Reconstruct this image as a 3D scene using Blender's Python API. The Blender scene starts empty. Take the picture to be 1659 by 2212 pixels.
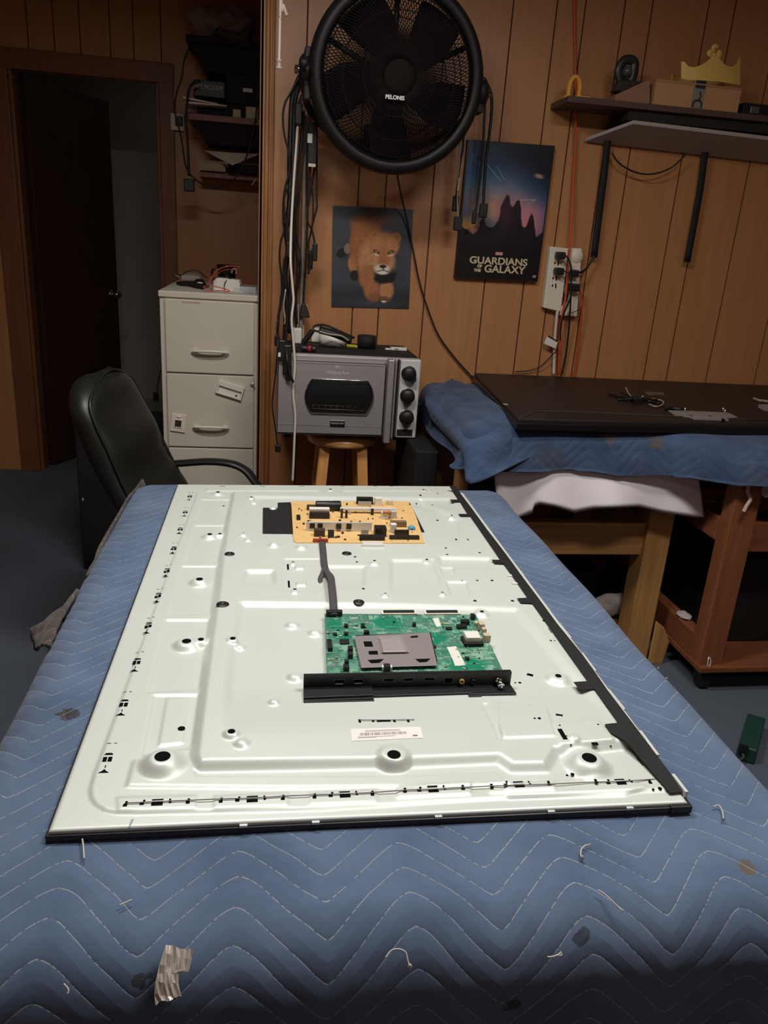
import bpy, bmesh, math, random
import numpy as np
from mathutils import Vector, Matrix
random.seed(7)
SC = bpy.context.scene
COL = SC.collection
R = math.radians
# ---------------------------------------------------------------- camera
CAM_LOC = np.array([0.0, 0.0, 1.35])
FPX, YAW, PIT, ROL = 1661.07, 0.166686, 0.336378, 0.0684427
fw = np.array([math.sin(YAW)*math.cos(PIT), math.cos(YAW)*math.cos(PIT), -math.sin(PIT)])
_r = np.array([math.cos(YAW), -math.sin(YAW), 0.0])
_u = np.cross(_r, fw)
rt = math.cos(ROL)*_r + math.sin(ROL)*_u
up = -math.sin(ROL)*_r + math.cos(ROL)*_u
cd = bpy.data.cameras.new('camera')
cam = bpy.data.objects.new('camera', cd)
COL.objects.link(cam)
m = Matrix.Identity(4)
for i in range(3):
    m[i][0] = rt[i]; m[i][1] = up[i]; m[i][2] = -fw[i]; m[i][3] = CAM_LOC[i]
cam.matrix_world = m
cd.sensor_fit = 'VERTICAL'; cd.sensor_height = 24.0
cd.lens = FPX/2212*24.0
cd.clip_start = 0.02
SC.camera = cam
# ---------------------------------------------------------------- world, exposure
SC.view_settings.view_transform = 'Standard'
SC.view_settings.look = 'None'
SC.view_settings.gamma = 1.0
SC.view_settings.use_curve_mapping = False
SC.view_settings.exposure = 0.0
w = bpy.data.worlds.new('world'); SC.world = w; w.use_nodes = True
w.node_tree.nodes['Background'].inputs[0].default_value = (0.9, 0.95, 1.0, 1)
w.node_tree.nodes['Background'].inputs[1].default_value = 0.02
# ceiling tube light of the workshop, above the bench and out of the frame
LIGHT_Z = 2.40
LAMPS = ((-0.14, 1.48, 20.5), (0.78, 0.92, 19.0))      # x, y, power of the two ceiling tubes
for lx, ly, pw in LAMPS:
    la = bpy.data.lights.new('ceiling_tube_light', 'AREA')
    la.shape = 'RECTANGLE'; la.size = 0.62; la.size_y = 0.22; la.energy = pw; la.color = (1.0, 0.965, 0.92)
    lo = bpy.data.objects.new('ceiling_tube_light', la); COL.objects.link(lo)
    lo.location = (lx, ly, LIGHT_Z-0.045)
# weak fill light added behind the camera
lb = bpy.data.lights.new('rear_fill_light', 'AREA')
lb.shape = 'RECTANGLE'; lb.size = 1.0; lb.size_y = 0.5; lb.energy = 3.0; lb.color = (1.0, 0.95, 0.9)
lbo = bpy.data.objects.new('rear_fill_light', lb); COL.objects.link(lbo)
lbo.location = (0.6, -0.9, 2.40)
lh = bpy.data.lights.new('hall_fill_light', 'AREA')  # dim fill added to brighten the room behind the doorway
lh.shape = 'RECTANGLE'; lh.size = 0.5; lh.size_y = 0.5; lh.energy = 0.2; lh.color = (1.0, 0.93, 0.85)
lho = bpy.data.objects.new('hall_fill_light', lh); COL.objects.link(lho)
lho.location = (-0.45, 5.3, 2.40)

# ---------------------------------------------------------------- helpers
def ray(x, y): return fw + rt*(x-829.5)/FPX - up*(y-1106)/FPX
def at(x, y, X=None, Y=None, Z=None):
    """the point of the room seen at a photo pixel, on the plane X=, Y= or Z="""
    d = ray(x, y)
    t = (Z-CAM_LOC[2])/d[2] if Z is not None else (Y/d[1] if Y is not None else X/d[0])
    p = CAM_LOC + d*t
    return Vector((float(p[0]), float(p[1]), float(p[2])))
def lin(c):
    c = c/255.0
    return c/12.92 if c <= 0.04045 else ((c+0.055)/1.055)**2.4
def rgb(r, g, b): return (lin(r), lin(g), lin(b), 1.0)

def mat(name, col, rough=0.6, metal=0.0, noise=0.0, scale=30.0, bump=0.0, stretch=None, alpha=None, trans=0.0, coat=0.0, emit=None, spec=0.5):
    m = bpy.data.materials.new(name); m.use_nodes = True
    nt = m.node_tree; b = nt.nodes['Principled BSDF']
    c = col if len(col) == 4 else (*col, 1)
    b.inputs['Base Color'].default_value = c
    b.inputs['Roughness'].default_value = rough
    b.inputs['Metallic'].default_value = metal
    b.inputs['Specular IOR Level'].default_value = spec
    if trans: b.inputs['Transmission Weight'].default_value = trans
    if coat: b.inputs['Coat Weight'].default_value = coat
    if alpha is not None: b.inputs['Alpha'].default_value = alpha
    if emit:
        b.inputs['Emission Color'].default_value = emit[0]; b.inputs['Emission Strength'].default_value = emit[1]
    if noise or bump:
        tc = nt.nodes.new('ShaderNodeTexCoord'); mp = nt.nodes.new('ShaderNodeMapping')
        nt.links.new(tc.outputs['Object'], mp.inputs['Vector'])
        if stretch: mp.inputs['Scale'].default_value = stretch
        n = nt.nodes.new('ShaderNodeTexNoise'); n.inputs['Scale'].default_value = scale; n.inputs['Detail'].default_value = 5
        nt.links.new(mp.outputs[0], n.inputs['Vector'])
        if noise:
            rmp = nt.nodes.new('ShaderNodeValToRGB')
            rmp.color_ramp.elements[0].position = 0.3; rmp.color_ramp.elements[1].position = 0.7
            rmp.color_ramp.elements[0].color = tuple(v*(1-noise) for v in c[:3])+(1,)
            rmp.color_ramp.elements[1].color = tuple(min(1, v*(1+noise)) for v in c[:3])+(1,)
            nt.links.new(n.outputs['Fac'], rmp.inputs[0]); nt.links.new(rmp.outputs[0], b.inputs['Base Color'])
        if bump:
            bp = nt.nodes.new('ShaderNodeBump'); bp.inputs['Strength'].default_value = bump; bp.inputs['Distance'].default_value = 0.002
            nt.links.new(n.outputs['Fac'], bp.inputs['Height']); nt.links.new(bp.outputs[0], b.inputs['Normal'])
    return m
def vcol_mat(name, rough=0.4, coat=0.0, attr='paint'):
    m = bpy.data.materials.new(name); m.use_nodes = True
    nt = m.node_tree; b = nt.nodes['Principled BSDF']
    a = nt.nodes.new('ShaderNodeAttribute'); a.attribute_name = attr
    nt.links.new(a.outputs['Color'], b.inputs['Base Color'])
    b.inputs['Roughness'].default_value = rough; b.inputs['Coat Weight'].default_value = coat
    return m

class MB:
    """collects shapes into one bmesh"""
    def __init__(s): s.bm = bmesh.new(); s.mi = 0
    def _face(s, vs, smooth=False):
        try:
            f = s.bm.faces.new(vs); f.material_index = s.mi; f.smooth = smooth; return f
        except ValueError: return None
    def box(s, x0, x1, y0, y1, z0, z1, M=None):
        v = [s.bm.verts.new((M @ Vector(p)) if M else p) for p in
             ((x0,y0,z0),(x1,y0,z0),(x1,y1,z0),(x0,y1,z0),(x0,y0,z1),(x1,y0,z1),(x1,y1,z1),(x0,y1,z1))]
        for q in ((0,3,2,1),(4,5,6,7),(0,1,5,4),(1,2,6,5),(2,3,7,6),(3,0,4,7)): s._face([v[i] for i in q])
        return s
    def prism(s, poly, a, b, axis='z', M=None):
        """extrude a 2D polygon: axis z -> (x,y), axis y -> (x,z), axis x -> (y,z)"""
        def P(p, h):
            q = {'z': (p[0], p[1], h), 'y': (p[0], h, p[1]), 'x': (h, p[0], p[1])}[axis]
            return (M @ Vector(q)) if M else q
        A = [s.bm.verts.new(P(p, a)) for p in poly]; B = [s.bm.verts.new(P(p, b)) for p in poly]
        s._face(A[::-1]); s._face(B); n = len(poly)
        for i in range(n): s._face([A[i], A[(i+1) % n], B[(i+1) % n], B[i]])
        return s
    def hull(s, lower, upper):
        A = [s.bm.verts.new(p) for p in lower]; B = [s.bm.verts.new(p) for p in upper]
        s._face(A[::-1]); s._face(B); n = len(A)
        for i in range(n): s._face([A[i], A[(i+1) % n], B[(i+1) % n], B[i]])
        return s
    def cyl(s, p0, p1, r, r1=None, n=20, cap=True, smooth=True):
        p0, p1 = Vector(p0), Vector(p1); r1 = r if r1 is None else r1
        d = (p1-p0).normalized(); a = d.orthogonal().normalized(); b = d.cross(a)
        A = []; B = []
        for i in range(n):
            t = 2*math.pi*i/n; o = a*math.cos(t)+b*math.sin(t)
            A.append(s.bm.verts.new(p0+o*r)); B.append(s.bm.verts.new(p1+o*r1))
        for i in range(n): s._face([A[i], A[(i+1) % n], B[(i+1) % n], B[i]], smooth)
        if cap: s._face(A[::-1]); s._face(B)
        return s
    def lathe(s, prof, c=(0,0,0), axis=(0,0,1), n=32, close=False):
        """prof: (radius, height) pairs about axis through c"""
        c = Vector(c); d = Vector(axis).normalized(); a = d.orthogonal().normalized(); b = d.cross(a)
        rings = []
        for (r, h) in prof:
            if r < 1e-6: rings.append([s.bm.verts.new(c+d*h)]*n); continue
            rings.append([s.bm.verts.new(c+d*h+(a*math.cos(2*math.pi*i/n)+b*math.sin(2*math.pi*i/n))*r) for i in range(n)])
        pr = list(zip(rings[:-1], rings[1:]))
        if close: pr.append((rings[-1], rings[0]))
        for A, B in pr:
            for i in range(n):
                q = [A[i], A[(i+1) % n], B[(i+1) % n], B[i]]; u = []
                for v in q:
                    if v not in u: u.append(v)
                if len(u) > 2: s._face(u, True)
        return s
    def tube(s, pts, r, n=8, k=6, flat=None, radii=None):
        """smooth tube through points; flat=(w,h) makes a ribbon section"""
        P = [Vector(p) for p in pts]
        if k > 1 and len(P) > 2:
            Q = []
            for i in range(len(P)-1):
                p0 = P[max(i-1, 0)]; p1 = P[i]; p2 = P[i+1]; p3 = P[min(i+2, len(P)-1)]
                for j in range(k):
                    t = j/k
                    Q.append(0.5*((2*p1)+(p2-p0)*t+(2*p0-5*p1+4*p2-p3)*t*t+(3*p1-p0-3*p2+p3)*t**3))
            Q.append(P[-1]); P = Q
        ref = None; rings = []
        for i, p in enumerate(P):
            d = (P[min(i+1, len(P)-1)]-P[max(i-1, 0)])
            d = d.normalized() if d.length > 1e-9 else Vector((0,0,1))
            if ref is None: ref = d.orthogonal().normalized() if not flat or len(flat) < 3 else Vector(flat[2])
            a = (ref-d*ref.dot(d)); a = a.normalized() if a.length > 1e-6 else d.orthogonal().normalized()
            if not flat or len(flat) < 3: ref = a
            b = d.cross(a); rr = radii[min(int(i*len(radii)/len(P)), len(radii)-1)] if radii else r
            ra, rb = (flat[0], flat[1]) if flat else (rr, rr)
            rings.append([s.bm.verts.new(p+a*math.cos(2*math.pi*j/n)*ra+b*math.sin(2*math.pi*j/n)*rb) for j in range(n)])
        for A, B in zip(rings[:-1], rings[1:]):
            for j in range(n): s._face([A[j], A[(j+1) % n], B[(j+1) % n], B[j]], True)
        s._face(rings[0][::-1]); s._face(rings[-1])
        return s
    def ball(s, c, r, n=12, sc=(1,1,1)):
        prof = [(r*math.sin(math.pi*i/n), -r*math.cos(math.pi*i/n)) for i in range(n+1)]
        k = len(s.bm.verts); s.lathe(prof, (0,0,0), n=n*2); s.bm.verts.ensure_lookup_table()
        for v in s.bm.verts[k:]: v.co = Vector((v.co.x*sc[0]+c[0], v.co.y*sc[1]+c[1], v.co.z*sc[2]+c[2]))
        return s
    def grid(s, f, nu, nv, smooth=True, thick=0):
        """surface f(u,v) -> point, u and v in 0..1"""
        V = [[s.bm.verts.new(f(i/nu, j/nv)) for j in range(nv+1)] for i in range(nu+1)]
        for i in range(nu):
            for j in range(nv): s._face([V[i][j], V[i+1][j], V[i+1][j+1], V[i][j+1]], smooth)
        return s
    def build(s, name, mats, parent=None, bevel=0, sub=0, solid=0, seg=2, weld=False):
        me = bpy.data.meshes.new(name)
        if weld: bmesh.ops.remove_doubles(s.bm, verts=s.bm.verts, dist=1e-5)
        bmesh.ops.recalc_face_normals(s.bm, faces=s.bm.faces)
        s.bm.to_mesh(me); s.bm.free()
        for m_ in (mats if isinstance(mats, (list, tuple)) else [mats]): me.materials.append(m_)
        o = bpy.data.objects.new(name, me); COL.objects.link(o)
        if parent:
            o.parent = parent
            if parent.type == 'EMPTY' or True:
                o.matrix_parent_inverse = world_of(parent).inverted()
        if solid:
            md = o.modifiers.new('solid', 'SOLIDIFY'); md.thickness = solid; md.offset = 0
        if bevel:
            md = o.modifiers.new('bevel', 'BEVEL'); md.width = bevel; md.segments = seg; md.limit_method = 'ANGLE'; md.angle_limit = R(35)
        if sub:
            md = o.modifiers.new('sub', 'SUBSURF'); md.levels = sub; md.render_levels = sub
        return o
def world_of(o):
    M = Matrix.LocRotScale(o.location, o.rotation_euler, o.scale)
    if o.parent: return world_of(o.parent) @ o.matrix_parent_inverse @ M
    return M
def tag(o, label, cat, group=None, kind=None):
    o['label'] = label; o['category'] = cat
    if group: o['group'] = group
    if kind: o['kind'] = kind
    return o
def thing(name, label, cat, loc=(0,0,0), group=None):
    o = bpy.data.objects.new(name, None); COL.objects.link(o); o.location = loc; o.empty_display_size = 0.05
    return tag(o, label, cat, group)
def struct(o): o['kind'] = 'structure'; return o
def text_mesh(body, size, M, name, material, parent, extrude=0.0004, align='CENTER', bold=0.0, sx=1.0, shear=0.0):
    cu = bpy.data.curves.new(name, 'FONT'); cu.body = body; cu.size = size; cu.extrude = extrude
    cu.align_x = align; cu.align_y = 'CENTER'; cu.offset = bold; cu.shear = shear
    to = bpy.data.objects.new('tmp', cu); COL.objects.link(to)
    bpy.context.view_layer.update()
    me = bpy.data.meshes.new_from_object(to.evaluated_get(bpy.context.evaluated_depsgraph_get()))
    bpy.data.objects.remove(to)
    me.transform(M @ Matrix.Diagonal((sx, 1, 1, 1)))
    me.materials.clear(); me.materials.append(material)
    o = bpy.data.objects.new(name, me); COL.objects.link(o)
    if parent: o.parent = parent; o.matrix_parent_inverse = world_of(parent).inverted()
    return o
def facing_cam_y(x, y, z, rot=0.0):
    """text frame: reads left to right along +X, faces -Y"""
    return Matrix.Translation((x, y, z)) @ Matrix.Rotation(rot, 4, 'Y') @ Matrix.Rotation(R(90), 4, 'X')
def painted(name, nu, nv, func, place, material, parent=None, thick=0.0):
    """a flat picture: grid mesh whose vertex paint comes from func(U,V) -> rgb (U right, V down, 0..1)"""
    U, V = np.meshgrid(np.linspace(0, 1, nu), np.linspace(0, 1, nv))
    c = np.clip(func(U, V), 0, 255)/255.0
    c = np.where(c <= 0.04045, c/12.92, ((c+0.055)/1.055)**2.4)
    co = np.array([place(u, v) for u, v in zip(U.ravel(), V.ravel())], dtype=np.float32)
    idx = np.arange(nu*nv).reshape(nv, nu)
    q = np.stack([idx[:-1, :-1], idx[1:, :-1], idx[1:, 1:], idx[:-1, 1:]], -1).reshape(-1, 4)
    me = bpy.data.meshes.new(name); me.from_pydata(co.tolist(), [], q.tolist())
    a = me.color_attributes.new('paint', 'FLOAT_COLOR', 'POINT')
    a.data.foreach_set('color', np.concatenate([c.reshape(-1, 3), np.ones((nu*nv, 1))], 1).astype(np.float32).ravel())
    me.materials.append(material)
    o = bpy.data.objects.new(name, me); COL.objects.link(o)
    if parent: o.parent = parent; o.matrix_parent_inverse = world_of(parent).inverted()
    return o
def ell(U, V, cx, cy, rx, ry, rot=0, soft=0.08):
    c, s = math.cos(rot), math.sin(rot); x = U-cx; y = V-cy
    d = np.sqrt(((x*c+y*s)/rx)**2+((-x*s+y*c)/ry)**2)
    return np.clip((1+soft-d)/(2*soft), 0, 1)
def over(img, a, col): return img*(1-a[..., None])+np.array(col, float)*a[..., None]
def poly_sd(X, Y, poly):
    """signed distance (negative inside) of points to a polygon"""
    d = np.full(X.shape, 1e9); s = np.ones(X.shape); n = len(poly)
    for i in range(n):
        x0, y0 = poly[i]; x1, y1 = poly[i-1]
        ex, ey = x1-x0, y1-y0; wx, wy = X-x0, Y-y0
        t = np.clip((wx*ex+wy*ey)/(ex*ex+ey*ey+1e-12), 0, 1)
        d = np.minimum(d, (wx-ex*t)**2+(wy-ey*t)**2)
        c1 = Y >= y0; c2 = Y < y1; c3 = ex*wy > ey*wx
        s = np.where((c1 & c2 & c3) | (~c1 & ~c2 & ~c3), -s, s)
    return s*np.sqrt(d)
def vnoise(U, V, seed, n):
    rs = np.random.RandomState(seed); g = rs.rand(n+2, n+2)
    x = np.clip(U, 0, 1)*n; y = np.clip(V, 0, 1)*n; i = x.astype(int); j = y.astype(int); fx = x-i; fy = y-j
    fx = fx*fx*(3-2*fx); fy = fy*fy*(3-2*fy)
    return (g[j, i]*(1-fx)*(1-fy)+g[j, i+1]*fx*(1-fy)+g[j+1, i]*(1-fx)*fy+g[j+1, i+1]*fx*fy)

# ---------------------------------------------------------------- materials
M_black = mat('black_plastic', rgb(24,23,23), 0.45)
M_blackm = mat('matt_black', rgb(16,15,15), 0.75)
M_hole = mat('dark_hole', rgb(9,9,9), 0.9, spec=0.1)
M_cord = mat('black_cord', rgb(26,22,20), 0.5)
M_cordw = mat('white_cord', rgb(215,205,192), 0.5)
M_cordg = mat('grey_cord', rgb(150,138,125), 0.5)
M_cordo = mat('orange_cord', rgb(205,75,30), 0.5)
M_white = mat('white_plastic', rgb(225,222,212), 0.45)
M_cream = mat('cream_plastic', rgb(226,216,196), 0.5)
M_steel = mat('brushed_steel', rgb(170,164,164), 0.42, 0.5, noise=0.06, scale=40, stretch=(1,1,14), bump=0.05)
M_chrome = mat('chrome', rgb(205,205,205), 0.15, 1.0)
M_alu = mat('aluminium', rgb(190,190,192), 0.4, 0.7)
M_glass = mat('clear_plastic', rgb(225,232,235), 0.15, trans=0.0, alpha=0.35)
def wood(name, c0, c1, vertical=True, scale=6.0, rough=0.5):
    m = bpy.data.materials.new(name); m.use_nodes = True; nt = m.node_tree; b = nt.nodes['Principled BSDF']
    tc = nt.nodes.new('ShaderNodeTexCoord'); mp = nt.nodes.new('ShaderNodeMapping')
    mp.inputs['Scale'].default_value = {True: (9, 9, 0.55), False: (0.6, 9, 9), 'y': (9, 0.6, 9)}[vertical]
    n = nt.nodes.new('ShaderNodeTexNoise'); n.inputs['Scale'].default_value = scale; n.inputs['Detail'].default_value = 6; n.inputs['Distortion'].default_value = 0.6
    rp = nt.nodes.new('ShaderNodeValToRGB'); rp.color_ramp.elements[0].color = c0; rp.color_ramp.elements[1].color = c1
    rp.color_ramp.elements[0].position = 0.3; rp.color_ramp.elements[1].position = 0.72
    nt.links.new(tc.outputs['Object'], mp.inputs[0]); nt.links.new(mp.outputs[0], n.inputs[0])
    nt.links.new(n.outputs[0], rp.inputs[0]); nt.links.new(rp.outputs[0], b.inputs['Base Color'])
    b.inputs['Roughness'].default_value = rough
    return m
M_panel = wood('wood_panelling', rgb(175,121,78), rgb(187,132,87), True, 5, 0.42)
M_groove = mat('panel_groove', rgb(82,42,20), 0.8)
M_trim = wood('pine_trim', rgb(150,98,55), rgb(185,128,78), True, 6, 0.45)
M_casing = wood('dark_casing', rgb(112,66,42), rgb(132,80,50), True, 6, 0.5)
M_doorw = wood('dark_door', rgb(52,30,22), rgb(70,40,28), True, 6, 0.5)
M_pine = wood('pine_lumber_upright', rgb(165,118,66), rgb(196,148,88), True, 5, 0.6)
M_pineh = wood('pine_lumber', rgb(150,105,60), rgb(188,140,84), False, 5, 0.6)
M_red = wood('stained_wood_upright', rgb(128,74,44), rgb(152,90,56), True, 5, 0.55)
M_redh = wood('stained_wood', rgb(118,68,42), rgb(146,86,54), False, 5, 0.55)
M_redy = wood('stained_wood_deep', rgb(118,68,42), rgb(146,86,54), 'y', 5, 0.55)
M_stool = wood('honey_wood', rgb(226,160,92), rgb(240,182,114), False, 5, 0.28)
M_stoolv = wood('honey_wood_upright', rgb(214,148,84), rgb(234,172,106), True, 5, 0.35)
M_carpet = mat('carpet', rgb(88,96,108), 0.95, noise=0.18, scale=260, bump=0.6)
M_ceil = mat('ceiling_paint', rgb(205,198,188), 0.9, noise=0.05, scale=20)
M_wallg = mat('grey_wall_paint', rgb(205,196,186), 0.9, noise=0.04, scale=8)
# ================================================================ the room
YB, YD, XS = 3.0, 4.45, -0.012       # panelled back wall, door wall, corner between them
def panelled_wall(name, x0, x1, y, z0, z1, grooves, back=0.08):
    mb = MB(); xs = [x0]; g = 0.0028
    for gx in grooves:
        if x0 < gx < x1: xs += [gx-g, gx+g]
    xs.append(x1)
    for i in range(0, len(xs)-1):
        if i % 2 == 0: mb.mi = 0; mb.box(xs[i], xs[i+1], y, y+back, z0, z1)
        else: mb.mi = 1; mb.box(xs[i], xs[i+1], y+0.004, y+back, z0, z1)
    return struct(mb.build(name, [M_panel, M_groove]))
G = [0.13, 0.33, 0.43, 0.604, 0.836, 0.993, 1.096, 1.24, 1.343, 1.554, 1.656, 1.835, 2.057, 2.16, 2.3, 2.46, 2.66, 2.8]
panelled_wall('wall_back', XS, 3.2, YB, 0, 2.5, G)
struct(MB().box(-2.4, 3.3, -1.6, 7.2, -0.05, 0).build('floor', M_carpet))
struct(MB().box(-2.4, 3.3, -1.6, 7.2, 2.5, 2.55).build('ceiling', M_ceil))
struct(MB().box(3.2, 3.28, -1.6, 3.08, 0, 2.5).build('wall_right', M_panel))
struct(MB().box(-2.4, 3.28, -1.68, -1.6, 0, 2.5).build('wall_front', M_panel))
struct(MB().box(-2.48, -2.4, -1.6, 7.2, 0, 2.5).build('wall_left', M_panel))
struct(MB().box(XS, XS+0.08, YB+0.08, YD+0.08, 0, 2.5).build('wall_side', M_panel))
# unseen header over the alcove opening, added to keep the upper alcove dark
struct(MB().box(-2.4, XS, 3.0, 3.12, 2.34, 2.5).build('shade_header', M_trim))
# door wall in three pieces round the doorway
DX0, DX1, DZ = -1.245, -0.535, 2.03
Gd = [-2.2, -2.0, -1.86, -1.64, -1.5, -1.14, -1.02, -0.90, -0.76, -0.65, -0.52]
def dw(name, x0, x1, z0, z1): return panelled_wall(name, x0, x1, YD, z0, z1, Gd)
dw('wall_hall_left', -2.4, DX0, 0, 2.5); dw('wall_hall', DX1, XS, 0, 2.5); dw('wall_hall_over', DX0, DX1, DZ, 2.5)
mb = MB(); mb.box(DX0-0.1, DX1+0.075, YD-0.022, YD, DZ-0.005, DZ+0.085); struct(mb.build('trim_2', M_casing, bevel=0.004))
mb = MB(); mb.box(DX0-0.1, DX0, YD-0.024, YD, 0, DZ); mb.box(DX0-0.001, DX0+0.018, YD-0.01, YD+0.1, 0, DZ); struct(mb.build('trim_3', M_casing, bevel=0.004))
mb = MB(); mb.box(DX1, DX1+0.072, YD-0.024, YD, 0, DZ); mb.box(DX1-0.018, DX1+0.001, YD-0.01, YD+0.1, 0, DZ); struct(mb.build('trim_4', M_casing, bevel=0.004))
# corner moulding where the back wall ends
mb = MB(); mb.box(XS-0.012, XS+0.036, YB-0.016, YB, 0, 2.5); mb.box(XS-0.014, XS-0.001, YB-0.016, YB+0.09, 0, 2.5)
mb.cyl((XS+0.012, YB-0.017, 0), (XS+0.012, YB-0.017, 2.5), 0.009, n=10); mb.cyl((XS+0.030, YB-0.016, 0), (XS+0.030, YB-0.016, 2.5), 0.005, n=8)
struct(mb.build('trim_5', M_trim, bevel=0.003))
# room behind the doorway
struct(MB().box(-2.4, 0.2, 6.1, 6.18, 0, 2.5).build('wall_far', M_wallg))
struct(MB().box(0.0, 0.08, YD+0.08, 6.1, 0, 2.5).build('wall_hall_side', M_wallg))
struct(MB().box(-2.4, 0.0, 6.082, 6.1, 0, 0.10).build('baseboard_far', mat('grey_baseboard', rgb(170,165,158), 0.6)))
# open door leaf swung into the far room
dr = bpy.data.objects.new('door_1', None); COL.objects.link(dr); dr.location = (DX0+0.02, YD+0.09, 0); struct(dr)
a = R(66); Md = Matrix.Translation((DX0+0.02, YD+0.10, 0)) @ Matrix.Rotation(a, 4, 'Z')
dl = MB().box(0.0, 0.70, -0.035, 0, 0.01, DZ-0.01, Md).build('door_leaf', M_doorw, dr, bevel=0.003)
mb = MB(); p0 = Md @ Vector((0.64, -0.035, 0.94)); p1 = Md @ Vector((0.64, -0.085, 0.94))
mb.lathe([(0.0,0.055),(0.018,0.052),(0.026,0.038),(0.02,0.022),(0.010,0.014),(0.012,0.004),(0.028,0.002),(0.028,0)], p0, (p1-p0), n=20)
mb.build('door_handle', M_chrome, dr)
# skirting outlet low on the back wall
o = MB().box(0.575, 0.66, YB-0.012, YB, 0.36, 0.445).build('wall_outlet', M_cream, bevel=0.003)
tag(o, 'cream wall outlet plate low on the panelling between stool and far bench', 'outlet')
# lamp housing on the ceiling over the bench
for (lx, ly, pw), lbl in zip(LAMPS, ('white ceiling tube light nearer to the panelled wall', 'white ceiling tube light over the right side of the workbench')):
    t = thing('ceiling_light', lbl, 'lamp', (lx, ly, 2.5)); MB().box(lx-0.33, lx+0.33, ly-0.13, ly+0.13, LIGHT_Z-0.03, 2.5).build('lamp_housing', M_white, t, bevel=0.004)

# ================================================================ workbench and its blanket
t = thing('workbench', 'wooden workbench under the blue quilted moving blanket', 'workbench', (0.15, 1.2, 0))
MB().box(-0.27, 0.575, 0.585, 1.87, 0.695, 0.735).build('bench_top', M_pineh, t, bevel=0.003)
for sx in (-0.22, 0.44):
    for sy in (0.64, 1.73): MB().box(sx, sx+0.085, sy, sy+0.085, 0, 0.695).build('leg', M_pine, t, bevel=0.004)
MB().box(-0.2, 0.5, 1.74, 1.775, 0.6, 0.695).build('apron', M_pineh, t); MB().box(-0.2, 0.5, 0.66, 0.69, 0.6, 0.695).build('apron', M_pineh, t)

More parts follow.
